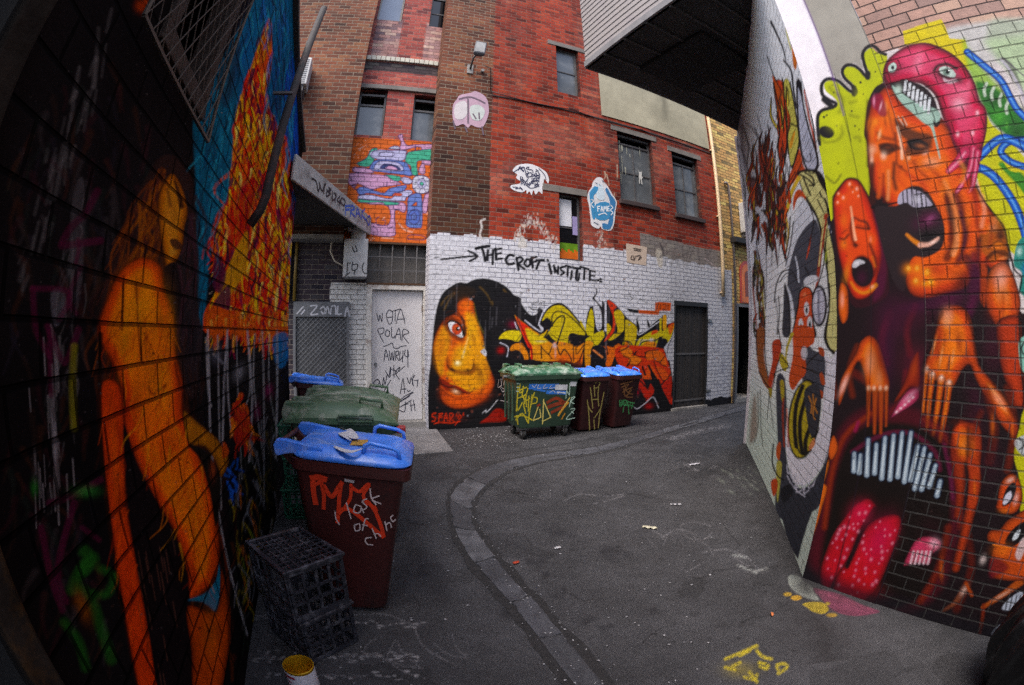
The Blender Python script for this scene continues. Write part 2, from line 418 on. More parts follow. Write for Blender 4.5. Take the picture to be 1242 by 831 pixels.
def flat_attr(o, paint, mort=None, uvf=None, bare=1.0):
    """give a hand-made mesh the attributes the wall materials read"""
    me = o.data; n = len(me.vertices)
    A = np.ones((n, 4), np.float32); A[:, :3] = lin(paint) if isinstance(paint, str) else paint; A[:, 3] = bare
    me.attributes.new('paint', 'FLOAT_COLOR', 'POINT').data.foreach_set('color', A.ravel())
    A = np.ones((n, 4), np.float32); A[:, :3] = lin(mort or paint)
    me.attributes.new('mort', 'FLOAT_COLOR', 'POINT').data.foreach_set('color', A.ravel())
    U = np.array([uvf(v.co) + (0,) for v in me.vertices], np.float32)
    me.attributes.new('wall_uv', 'FLOAT_VECTOR', 'POINT').data.foreach_set('vector', U.ravel())
    return o

class Plane:
    """vertical wall plane from p0 to p1 (facing the side n), s along it"""
    def __init__(self, p0, p1, flip=False):
        self.p0 = np.array(p0, float); d = np.array(p1, float) - self.p0; self.len = np.linalg.norm(d); self.t = d / self.len
        self.n = np.array([self.t[1], -self.t[0]]) * (-1 if flip else 1)
    def at(self, s, z, w=0):
        return Vector((*(self.p0 + self.t * s + self.n * w), z))
    def hit(self, px, py, w=0):
        d = ray(px, py); q = self.p0 + self.n * w; k = (q @ self.n) / (d.x * self.n[0] + d.y * self.n[1])
        return (np.array([d.x, d.y]) * k - self.p0) @ self.t, EYE + d.z * k
    def s_at_az(self, az):
        # intersection of the azimuth ray with the plane
        d = np.array([np.sin(az), np.cos(az)]); c = self.p0 @ self.n
        k = c / (d[0] * self.n[0] + d[1] * self.n[1]); return (d[0] * k - self.p0[0]) * self.t[0] + (d[1] * k - self.p0[1]) * self.t[1]
    def fan(self, s0, s1, z0, z1, step):
        """grid of points that is even in viewing angle (so near parts get as fine as far ones)"""
        a = [math.atan2(*(self.p0 + self.t * s)) for s in (s0, s1)]
        nc = int(abs(a[1] - a[0]) / math.radians(step)) + 2
        s = self.s_at_az(np.linspace(a[0], a[1], nc)); s[0], s[-1] = s0, s1
        R = np.hypot(self.p0[0] + self.t[0] * s, self.p0[1] + self.t[1] * s)
        e0, e1 = np.arctan((z0 - EYE) / R), np.arctan((z1 - EYE) / R)
        nr = int((e1 - e0).max() / math.radians(step)) + 2
        t = np.linspace(0, 1, nr)[:, None]; Z = EYE + np.tan(e0 + (e1 - e0) * t) * R; Z[0] = z0; Z[-1] = z1
        S = np.tile(s, (nr, 1))
        return S.ravel(), Z.ravel(), nr, nc
    def world(self, S, Z, w=0):
        return np.stack([self.p0[0] + self.t[0] * S + self.n[0] * w, self.p0[1] + self.t[1] * S + self.n[1] * w, Z], 1)
# ------------------------------------------------------------------ the murals
def paint_facade(p, S, Z):
    px, py = p.x, p.y
    # ---- woman's face
    p.sheet(510, 330, 4.157)
    p.poly('#121114', '45,820 40,560 50,470 62,330 70,250 85,170 110,110 150,75 195,52 235,55 270,38 320,32 380,45 440,80 490,140 530,195 560,240 620,330 640,470 640,830 300,860')
    for q in ('105,165 130,130 175,100', '470,140 490,165 505,195', '360,150 380,190 395,230', '310,170 325,195 335,220', '120,190 150,130 190,100', '300,75 340,120 360,180', '420,90 470,150 510,230'):
        p.line('#6a5020', q, (7, 2), 1.2, .6)
    p.poly('#2a1b0c', '150,90 220,70 280,90 260,120 180,140', 3, .5)
    # face
    p.form('#d65c06', '62,390 72,330 95,275 130,230 180,200 185,160 215,135 250,132 270,160 280,230 300,275 318,330 325,400 340,460 365,520 375,560 355,610 310,655 250,685 190,693 140,680 105,650 92,590 98,545 80,500 66,440', 9, '#5a1c04')
    p.poly('#d89a0a', '70,400 85,330 120,270 150,330 140,400 120,470 130,520 190,560 250,600 330,560 345,490 320,400 300,300 270,220 225,210 240,320 215,400 160,470 110,520 80,480', 4, .85)
    p.spot('#d8a41a', 255, 300, 32, 70, 0, .8); p.spot('#e0b024', 200, 410, 45, 60, 25, .8); p.spot('#d8921a', 285, 560, 50, 60, 0, .6); p.spot('#d06a10', 230, 165, 35, 30, 0, .8)
    p.spot('#a03c08', 120, 610, 30, 40, 0, .7); p.spot('#a03c08', 300, 640, 60, 25, -25, .7); p.spot('#b04408', 100, 380, 35, 90, 10, .45)
    # nose
    p.poly('#6a2c08', '128,460 135,430 150,470 175,490 240,500 262,480 268,440 280,500 240,520 180,512 145,498', 2.2, .8)
    p.spot('#d08a12', 185, 440, 42, 42, 0, .9); p.spot('#f0d890', 188, 460, 22, 18, 0, .95); p.spot('#fff2d0', 186, 458, 9, 7, 0, .9)
    p.spot('#3a1806', 160, 488, 12, 8, 20, .8); p.spot('#3a1806', 235, 490, 14, 7, 0, .7); p.spot('#6a3a08', 295, 510, 18, 55, -10, .6); p.spot('#f0d070', 320, 400, 10, 40, 0, .5)
    # eye
    p.poly('#3a1606', '110,250 150,222 190,235 220,270 225,330 205,352 160,330 130,300', 2.5, .75)
    p.line('#1a0a06', '140,222 170,212 205,232 222,270 226,310', (5, 14), 1, .9)
    p.poly('#d5d5da', '140,262 152,250 178,256 202,280 214,318 208,332 180,318 152,298', .5)
    p.spot('#b8401a', 183, 288, 25, 29, -10, 1, 1.0); p.spot('#d8622a', 178, 282, 16, 18, 0, .8); p.spot('#1a0806', 188, 286, 9, 11, 0, 1, .8); p.spot('#ffffff', 193, 283, 4, 4, 0, 1, .5)
    p.line('#140a0a', '136,258 152,247 180,254 204,278 216,320', 6, .5); p.line('#180c08', '140,272 152,300 180,320 210,334', 4, .5)
    p.poly('#0d0c10', '250,125 300,110 360,170 420,300 430,470 400,620 385,560 368,520 340,460 326,400 318,330 300,280 282,235 272,160', 1.2)
    p.poly('#c8c8d0', '303,400 322,388 332,405 330,424 312,412', .5); p.spot('#2a2a3a', 322, 404, 6, 8, 0, .8)
    p.line('#8a7a20', '270,160 285,230 305,280 320,310', 3, .6, .5)
    # lips
    p.poly('#8a2a0a', '92,540 120,545 165,568 215,590 250,612 225,612 195,622 150,605 110,580', 1)
    p.line('#2a0c06', '92,555 130,580 165,585 200,605 250,612', 5, .6); p.spot('#e8b080', 178, 605, 26, 14, 20, .8); p.spot('#f4d8c0', 176, 600, 10, 7, 20, .8); p.line('#e0b030', '150,560 200,575 245,600 262,590', 4, .8, .8)
    p.line('#140807', '132,262 150,246 180,251 206,276 222,322', (5, 9), .45); p.line('#2a0f06', '128,205 165,196 200,215 222,250', (4, 11), .9, .85)
    p.line('#3a1506', '136,470 150,492 170,497', 5, .7, .9); p.line('#3a1506', '220,499 245,500 262,486 268,462', 5, .7, .9); p.spot('#1c0a05', 160, 492, 9, 5, 15, .9); p.spot('#1c0a05', 240, 495, 10, 5, 0, .85)
    p.line('#3a0c06', '90,545 118,568 150,580 175,578 205,600 235,612 262,600', (3, 6), .5, .95); p.line('#5a1c08', '105,592 150,625 200,636 245,628', 5, 1.2, .8); p.line('#e8b848', '165,548 205,572 240,590', 4, .9, .7)
    p.line('#6a2a06', '285,480 312,520 318,570 300,620', 10, 2.2, .55); p.line('#f2dc9a', '240,330 226,380 212,430', (4, 9), 1.6, .55); p.spot('#7a3006', 265, 330, 12, 50, -12, .5); p.spot('#8a3c06', 330, 500, 14, 70, -12, .5); p.spot('#4a1806', 150, 350, 40, 16, 25, .45)
    p.line('#1a0c06', '64,395 70,440 84,505 98,550 96,600 108,652 142,682 192,694 250,686', 6, 1.4, .8)
    # neck / lettering
    p.poly('#8a2208', '300,760 340,730 380,690 420,700 430,750 340,758', 1); p.line('#c8c8d0', '312,712 332,695 330,708 352,690 388,645', 3, .4)
    for q in ('78,712 62,715 60,728 74,735 72,750 58,752', '95,715 92,755 M', '95,715 110,714 94,732 108,731'):
        p.line('#d8421c', q.replace(' M', ''), 5, .5)
    for q in ('118,755 128,712 138,752', '120,738 135,736', '148,754 148,714 165,718 160,732 148,735 172,756', '182,716 182,726', '194,718 206,730 194,742 190,726', '216,712 216,722', '190,755 175,770', '70,765 100,758 150,762 200,752'):
        p.line('#d8421c', q, 4.5, .5)
    p.spot('#8a2a20', 140, 735, 80, 22, 0, .35)
    # ---- hair tail and the big yellow / orange lettering
    p.sheet(600, 360, 9.233)
    p.poly('#141216', '0,0 270,0 300,70 340,140 400,200 440,205 480,180 470,150 420,150 370,100 420,130 480,140 500,120 550,160 540,210 495,310 520,380 470,420 300,420 0,700', .7)
    p.spot('#7a1030', 215, 310, 70, 50, 0, .7); p.spot('#b01808', 70, 600, 45, 40, 0, .8)
    p.line('#c0c0d0', '60,515 150,565 138,670', 10, .4); p.line('#c8c8d8', '225,285 250,350 300,420', 9, .4)
    for q in ('405,60 425,90 440,55', '430,85 470,55 445,75 480,75', '490,55 500,85 520,60 525,85', '530,60 560,55 545,85', '400,95 500,90 600,100'): p.line('#1a1a22', q, 6, .4)
    p.poly('#141014', '500,300 530,230 580,140 640,90 700,70 760,75 830,130 900,210 960,290 1030,400 1060,130 1080,110 1108,160 1108,770 330,700 160,650 160,560 60,480 30,470 90,400 160,370 260,370 220,220 240,215 400,300 500,380 545,360', .6)
    p.line('#c8c8d4', '495,300 545,165 600,110', 12, .4); p.line('#c8c8d4', '340,265 500,385 540,360 492,312', 12, .4)
    Y, O1, O2 = '#b8a414', '#c87a20', '#c4521a'
    def letter(P, c=Y): p.poly('#100c0e', P, .6, 1, False); p.poly(c, P, .4, 1, False)
    p.poly('#c8b432', '45,470 95,405 165,378 240,375 280,385 300,430 280,490 240,500 180,480 100,470', .5)
    p.poly('#c87a2a', '170,590 200,540 260,520 310,525 350,590 385,690 330,700 300,640 240,600 200,610', .6)
    p.poly('#161014', '160,640 200,605 260,598 310,640 330,700 300,720 180,690', .6)
    p.poly('#c8841a', '230,225 260,240 410,360 500,420 505,430 560,400 605,350 610,380 560,450 640,520 690,600 690,710 420,700 400,560 370,545', .5)
    p.poly('#c83412', '240,240 290,270 400,355 340,350 375,480 420,560 428,690 405,690 395,580 362,540', .5)
    p.poly('#c2ac1c', '350,370 420,385 490,430 560,405 600,370 610,400 560,455 600,500 420,530', 1.2, .9)
    p.poly('#b8a414', '530,270 580,170 640,115 700,95 760,105 830,160 900,240 960,320 1030,420 1000,440 880,420 830,440 850,520 740,520 650,470 600,390 640,300 600,240', .5)
    p.poly('#c87a2a', '650,530 720,500 860,530 890,560 1020,510 1108,480 1108,760 980,760 960,690 900,740 840,720 740,700 690,720 620,690', .8)
    p.spot('#c8501a', 780, 680, 160, 60, 0, .7); p.spot('#c8501a', 1020, 700, 120, 70, 0, .8)
    p.poly('#c8b020', '1025,360 1045,270 1078,130 1108,200 1108,420 1040,440', .5); p.poly('#b8a414', '955,290 970,270 1020,380 1000,390', .5)
    for q, w in (('650,330 640,230 680,170 740,165 830,210 940,310 1040,430', 14), ('555,455 700,240 785,245 700,520', 16), ('555,450 640,520', 14), ('620,405 720,480 810,465', 8), ('830,520 835,440 870,415 950,435 1050,440', 18), ('520,550 525,690', 14), ('515,550 600,640 640,560', 12), ('600,640 640,690', 12), ('700,560 735,650 780,590 850,680 860,720', 14), ('880,570 885,720', 12), ('1020,520 950,720', 14), ('920,560 1000,500 1100,430', 14), ('910,570 920,640 1000,540', 10), ('1080,640 1100,690 1060,770', 18), ('240,500 300,420', 7), ('250,240 400,560 425,690', 9), ('420,640 510,640', 6), ('500,400 500,440', 10), ('1030,290 1090,330', 8), ('385,690 370,600 300,530', 10)):
        p.line('#141014', q, w, .4)
    p.spot('#b8b4c4', 672, 545, 26, 34, 0, .8); p.spot('#b0a8b8', 680, 630, 12, 60, 0, .5); p.spot('#b8b4bc', 515, 500, 80, 12, 0, .4)
    p.poly('#121014', '830,440 870,420 920,440 900,480 880,520 850,530', .5); p.poly('#121014', '690,520 720,500 700,545', .5); p.poly('#121014', '540,270 600,235 630,330 600,380 580,350 610,310 520,310', .5)
    p.sheet(710, 350, 9.233)
    p.poly('#131014', '0,480 60,215 110,330 140,440 180,440 180,290 140,180 85,125 80,100 115,60 120,0 130,0 130,60 105,110 150,170 185,200 185,135 215,190 215,440 240,460 235,160 245,130 280,130 350,190 470,330 580,420 590,500 690,460 730,420 840,330 870,330 870,300 910,300 910,395 990,375 1005,400 980,500 940,600 880,660 960,900 960,1700 0,1700', .6)
    p.line('#c8c8d4', '112,330 140,460 220,460 232,180', 10, .4); p.line('#c4c4cc', '585,420 590,515 640,500 700,460 860,345', 10, .4)
    p.poly('#131014', '570,380 580,320 590,370 610,440 590,500', .5); p.poly('#131014', '690,340 725,410 705,440 690,380', .5)
    p.poly('#b8a818', '60,225 95,330 90,510 40,530 5,450', .5); p.poly('#b8a818', '0,580 80,520 195,470 210,540 180,580 130,640 60,640', .5)
    p.poly('#c8841e', '0,600 90,610 60,700 50,860 0,860', .8)
    p.poly('#c03c10', '245,140 280,140 350,200 320,240 330,300 340,400 320,480 250,570 210,590 250,520 300,450 310,330 280,230', .5)
    p.poly('#b8a012', '320,270 390,240 440,330 440,380 430,470 330,560 280,580 260,570 340,480 345,400', .5)
    p.poly('#b8a012', '450,350 570,430 570,540 550,640 530,660 470,590 420,640 430,560 440,480', .5)
    p.poly('#c0a81a', '240,390 290,440 260,500 240,510', .5)
    p.poly('#c4601a', '200,640 300,660 330,640 380,620 430,690 330,760 290,860 230,860 240,760', .7); p.poly('#c4701a', '430,640 460,600 530,680 510,760 480,860 380,860 420,760', .7)
    p.poly('#b8a81a', '590,580 640,540 720,490 800,470 830,475 830,350 855,340 855,470 900,455 990,390 985,470 930,600 870,560 830,540 800,620 770,660 640,650 560,730 530,740', .5)
    p.poly('#c8941e', '870,310 908,310 905,450 865,450', .4); p.poly('#c8401a', '930,410 990,385 985,450 950,520 930,470', .8, .8); p.poly('#c8521a', '750,480 800,465 810,490 740,520', .5)
    p.poly('#c87a2a', '620,660 680,600 780,600 790,650 720,690 640,680', .5); p.poly('#c4501a', '600,700 660,720 690,700 830,690 870,740 910,850 880,1000 600,1000 500,860 560,740', .8)
    for q, w in (('440,310 440,470 430,640', 12), ('320,500 400,500 430,480', 12), ('290,590 420,590 500,600 540,670', 14), ('200,560 210,620 320,650', 14), ('60,540 100,630', 8), ('90,650 140,640 230,650 250,740', 16), ('130,640 80,680 60,760', 14), ('430,690 380,760 340,860', 16), ('540,660 520,740 470,870', 12), ('580,540 720,480', 8), ('560,740 620,620 680,590 780,580 860,540', 14), ('640,690 700,700 830,680', 12), ('600,690 660,720 640,830', 14), ('690,760 830,760', 16), ('860,460 860,300', 10), ('835,550 850,640 790,670', 14), ('780,560 770,640', 10), ('20,390 80,440', 8), ('640,560 620,590 590,680 540,720', 8)):
        p.line('#141014', q, w, .4)
    p.poly('#0f0e14', '860,560 920,580 890,650 840,660', .5); p.poly('#131014', '330,430 350,400 360,480 330,510', .4); p.line('#b8b8c4', '560,578 740,578', 5, .4, .8); p.spot('#c8c4d0', 740, 575, 30, 22, 0, .8); p.line('#b4b4bc', '590,690 620,600 680,575', 8, .4, .6)
    p.poly('#a9a9b2', '880,680 930,600 975,540 960,620 940,760 960,790 920,800 900,720', .6); p.line('#1a1a20', '970,560 930,640 920,720', 8, .4); p.poly('#151217', '150,660 200,650 230,690 215,780 150,800 110,760', .5); p.line('#c87a4a', '90,690 190,770', 18, .5)
    p.poly('#b8501a', '590,240 780,250 780,160 820,150 960,160 955,250 830,250 820,295 600,280', .5, 1, False); p.poly('#161418', '450,220 590,240 600,280 500,265', .5, 1, False); p.line('#1c1210', '790,250 820,160', 6, .4); p.line('#3a1a10', '840,175 840,235', 6, .4); p.line('#3a1a10', '870,180 900,175 900,235 870,235', 6, .4); p.line('#3a1a10', '925,180 925,235', 6, .4); p.line('#2a2024', '830,265 980,280', 6, .4)
    for q in ('445,85 500,95', '500,85 530,110 510,130 530,105 590,110', '610,115 720,180'): p.line('#1c1c22', q, (9, 3), .4)
    p.sheet(750, 420, 9.233)
    p.poly('#b83a0c', '0,0 460,20 520,80 575,240 590,330 595,480 560,560 500,480 440,330 380,230 340,200 300,300 180,330 0,200', .8)
    p.poly('#a82c0c', '180,360 260,360 330,480 360,420 400,500 370,560 320,620 260,500 210,430', .6); p.poly('#a82c0c', '480,420 595,330 590,580 640,500 720,560 820,620 790,700 600,660 560,600', .8)
    p.poly('#0e0b0e', '380,280 470,420 520,540 590,650 820,690 830,760 150,800 170,700 340,620 420,540 360,330', .6)
    p.spot('#b81838', 215, 500, 30, 40, 0, .8); p.spot('#b01808', 340, 670, 50, 35, 0, .7)
    for q, w in (('230,370 330,480', 16), ('590,310 480,430', 14), ('190,420 250,540 320,600', 16), ('300,70 460,90 460,170', 22), ('310,130 440,140', 22), ('200,60 100,220', 18), ('270,230 300,320', 22), ('340,220 380,300', 26), ('640,610 760,610', 8), ('600,660 760,650', 6)): p.line('#120c0e', q, w, .5)
    for q in ('180,685 215,700 300,640 390,570 450,690', '800,700 830,620'): p.line('#b4b4c0', q, 9, .4)
    p.line('#d04a14', '590,600 740,602 800,640', 12, .7, .8)
    p.poly('#c8701a', '20,30 90,10 160,60 120,130 60,110', .8, .9); p.poly('#cc6412', '310,60 450,50 520,110 540,220 470,190 400,150 320,150', 1, .85); p.poly('#d07414', '130,120 200,110 260,160 200,210 120,190', .9, .85); p.poly('#c85610', '420,230 520,260 560,360 500,380 450,300', 1, .8)
    for q, w in (('0,60 60,40 120,0', 12), ('60,110 130,140 120,200', 12), ('160,60 210,110 300,120', 12), ('260,160 210,210 120,200', 10), ('300,130 320,60 450,40', 12), ('420,230 400,170 470,180', 10), ('520,110 470,190 540,230', 10), ('560,360 500,385 450,300 420,230', 10), ('380,60 400,150', 9)): p.line('#120c0e', q, w, .45)
    p.poly('#1c1719', '600,330 680,400 780,560 830,680 700,640 620,480', 2, .55)
    # ---- THE CROFT INSTITUTE
    p.sheet(510, 280, 5.935); K = '#131319'
    p.line(K, '150,205 280,192 405,180', 14, .4); p.line(K, '345,145 410,182 355,218', 16, .4); p.line(K, '100,195 130,190', 8, .6); p.line(K, '90,310 130,308', 5, .6)
    for q, w in (('400,128 440,118 495,110', 17), ('440,120 455,160 465,215', 15), ('485,140 480,212', 14), ('522,140 520,240', 14), ('485,178 522,172', 12), ('540,130 545,205', 15), ('538,135 582,128', 13), ('542,168 578,162', 12), ('545,205 588,200', 13),
                 ('670,180 640,175 615,205 630,240 672,235', 15), ('692,195 705,280', 15), ('690,200 720,190 735,210 702,240', 13), ('702,240 748,275', 13), ('765,205 748,235 768,258 790,240 785,210 765,205', 13), ('800,195 808,262', 14), ('795,198 835,188', 12), ('803,228 832,222', 11), ('835,212 888,212', 14), ('858,215 835,272', 14),
                 ('915,210 918,214', 14), ('925,240 942,305', 15), ('960,250 968,300', 12), ('960,252 990,310', 11), ('990,310 992,258', 12), ('1040,258 1010,265 1015,285 1035,300 1010,318', 12), ('1048,250 1085,262', 12), ('1062,258 1058,325', 12), ('1090,290 1082,350', 12), ('1098,262 1100,266', 12), ('1110,268 1150,272', 12), ('1130,272 1125,345', 12)):
        p.line(K, q, w * 1.35, .4)
    p.sheet(700, 280, 5.395)
    for q, w in (('-5,262 -8,315 8,322 15,280', 10), ('22,235 75,252', 11), ('48,245 45,318', 11), ('85,262 82,322', 11), ('85,262 118,268', 9), ('84,292 112,296', 9), ('82,322 120,326', 9), ('133,324 140,324', 11), ('152,315 157,318', 11), ('152,332 158,334', 11)): p.line(K, q, w * 1.35, .4)
    # ---- drips, splashes, ghost tags
    p.sheet(610, 180, 6.927)
    for k in range(150):
        t = RNG.random(); x = 90 + t * 370; y = 760 - 175 * math.sin(PI * min(1, t * 1.15)) + RNG.normal(0, 30) + 40 * t
        p.line('#b9b0aa', [(x, y), (x + RNG.normal(2, 6), y + RNG.uniform(8, 34))], RNG.uniform(3, 9), .35, .85)
    p.poly('#c0bcb8', '140,750 165,735 190,770 200,830 130,830', .6)
    for k in range(40):
        x = 700 + RNG.normal(120, 18); y = RNG.uniform(690, 830); p.line('#b5aca4', [(x, y), (x + RNG.normal(0, 5), y + RNG.uniform(8, 26))], RNG.uniform(3, 7), .35, .85)
    for q in ('855,195 860,240 845,260', '870,220 885,270 890,310', '960,140 962,260', '935,380 940,430'): p.line('#c0b4a0', q, (9, 4), .4, .9)
    p.sheet(700, 280, 5.395)
    for q in ('500,120 540,130 580,90', '545,90 560,170 575,230', '520,160 600,140', '620,220 640,120 660,230', '690,100 700,240', '730,80 720,220 760,110', '790,90 800,230', '640,180 720,150', '840,90 850,190 880,100'): p.line('#2c2028', q, 9, 1.6, .42)
    p.poly('#b8b0a4', '515,130 545,120 560,170 555,240 530,225', 1, .8); p.line('#1d1b2a', '540,80 565,140 540,170 580,165 575,230', 6, .5, .7); p.line('#b8a8a8', '835,180 900,230 915,245 850,250 810,235', 4, .5, .8)
    # tagged white pier beside the plank door
    p.sheet(820, 360, 4.157)
    for k in range(46):
        x, y = RNG.uniform(165, 265), RNG.uniform(120, 500); p.line('#4a4c68', [(x, y), (x + RNG.normal(0, 14), y + RNG.normal(0, 14)), (x + RNG.normal(0, 16), y + RNG.normal(8, 14))], 4, .7, .4)
    chips(p, ['#6a4a40', '#55433e', '#8a8a90', '#3a3436'], 530, 300, 885, 505, 260, 1.3, .6); chips(p, ['#7a4438', '#5a3a34'], 528, 470, 820, 512, 60, 1.6, .6)
    for k in range(60): x = RNG.uniform(530, 880); y0 = RNG.uniform(330, 400); p.o = (0, 0, 1); p.line('#77747c', [(x, y0), (x - 1, y0 + RNG.uniform(10, 50))], RNG.uniform(.6, 1.6), .7, .22)
    # brown pier: dripped white mark
    p.sheet(340, 160, 4.154); p.line('#c4c0bc', '1030,440 1010,450 1015,480 1005,520 1020,540', 10, .5, .9)

def paint_bay(p, S, Z):
    p.sheet(400, 140, 5.194)
    inp = (S > -1.5) & (S < .12) & (Z > 3.24) & (Z < 5.28)
    i = np.where(inp)[0]; c = lin('#c05a1c') * (.8 + .4 * fbm(S[i] * 3, Z[i] * 3, 41))[:, None]; p.c[i] = c; p.bare[i] = 0
    sp = vnoise(S[i] * 60, Z[i] * 60, 44) > .9; sp2 = fbm(S[i] * 3, Z[i] * 3, 47) > .55; j = i[sp & sp2]; p.c[j] = lin('#d8a088')
    K = '#3a2a58'; PK, TL, BL, LV = '#b88aae', '#3a9a7c', '#5a70b0', '#a8a6c8'
    def sh(c, P, w=5): p.poly(c, P, .45); q = pts(P); p.line(K, list(q) + [q[0]], w, .35)
    sh(PK, '430,130 455,120 465,160 490,190 540,185 690,190 680,260 670,310 600,310 580,300 575,200 460,220 440,210 450,170')
    sh(PK, '255,560 370,575 370,690 255,680 250,730 280,755 400,760 412,720 412,600 470,610 475,560 420,545 240,545')
    sh(PK, '600,500 640,475 660,490 655,545 620,560 610,610 585,610 585,560')
    sh(TL, '170,300 230,270 260,215 300,210 285,270 250,320 190,318'); sh('#a9a9c0', '370,212 395,195 430,195 440,212')
    sh(LV, '280,220 470,222 480,235 455,285 270,268'); sh(LV, '320,232 395,230 400,255 310,258')
    sh(TL, '490,235 530,225 650,215 655,280 560,285 548,320 555,375 515,370 510,320 475,290'); sh(PK, '570,320 590,300 600,360 580,370 560,350')
    sh(BL, '245,345 295,280 460,290 500,330 515,380 430,370 270,350'); sh(LV, '275,338 312,290 430,300 458,350 300,345'); sh('#2c3a68', '320,335 345,305 420,318 440,345'); sh(PK, '350,338 370,318 410,325 425,345')
    sh(PK, '155,325 240,335 270,350 262,365 150,355'); sh(PK, '108,370 150,365 270,372 350,380 430,420 440,435 330,450 260,465 180,430 130,440 110,400'); sh(PK, '135,445 170,440 150,460 190,470 165,465')
    sh(TL, '350,372 440,385 445,410 400,410'); sh(BL, '170,470 200,450 270,470 340,490 380,460 480,440 460,480 400,495 380,510 250,490 190,500')
    sh(LV, '185,505 250,500 380,525 420,490 500,470 520,490 480,520 460,540 300,535 185,525'); sh('#b84a2c', '408,488 452,492 450,508 405,505', 3)
    sh(TL, '180,528 260,535 420,548 430,562 350,565 330,550 190,548'); sh(LV, '445,400 470,388 515,405 510,430 470,430')
    sh('#b8b8cc', '520,430 525,400 550,380 590,378 625,400 640,435 625,475 590,492 550,488 525,460'); sh(LV, '552,430 560,405 590,400 605,430 595,455 568,458', 4); sh(TL, '565,430 578,418 592,430 580,444', 4)
    for k in range(8):
        a = k * PI / 4 + .3; p.line(K, [(580 + 32 * math.cos(a), 434 + 32 * math.sin(a)), (580 + 58 * math.cos(a), 434 + 58 * math.sin(a))], 4, .35)
    sh(BL, '490,540 500,510 550,490 580,520 580,690 560,708 500,705 480,680 488,600'); sh('#c05a1c', '515,570 545,545 550,575 545,570'); sh('#4a60a8', '495,625 520,595 560,600 565,660 540,685 500,670'); sh(BL, '512,630 535,615 545,650 520,655')
    for q in ('330,660 350,660 345,690 300,690 290,655 310,640', '270,700 300,720 300,755', '370,715 400,700', '400,570 405,590 440,590', '490,780 590,785 590,760 500,755 490,780', '120,385 140,420', '360,415 360,445', '540,190 540,225'): p.line(K, q, 5, .35)
    for q in ('435,680 470,720 520,735', '190,210 205,200', '610,620 625,610', '330,770 400,775'): p.line('#d8b0a0', q, 7, .6, .8)
    # left pier ghost tags, top
    p.sheet(340, 0, 4.154)
    for q in ('215,500 280,440', '215,460 240,520 290,500', '230,540 280,480 270,560', '200,600 260,580 310,600', '210,640 290,600', '250,560 240,700 280,620', '190,720 260,690 300,640', '200,760 230,660'): p.line('#2a2024', q, 9, .8, .6)

def _flat(p, sel, c): p.c[sel] = c; p.bare[sel] = 0

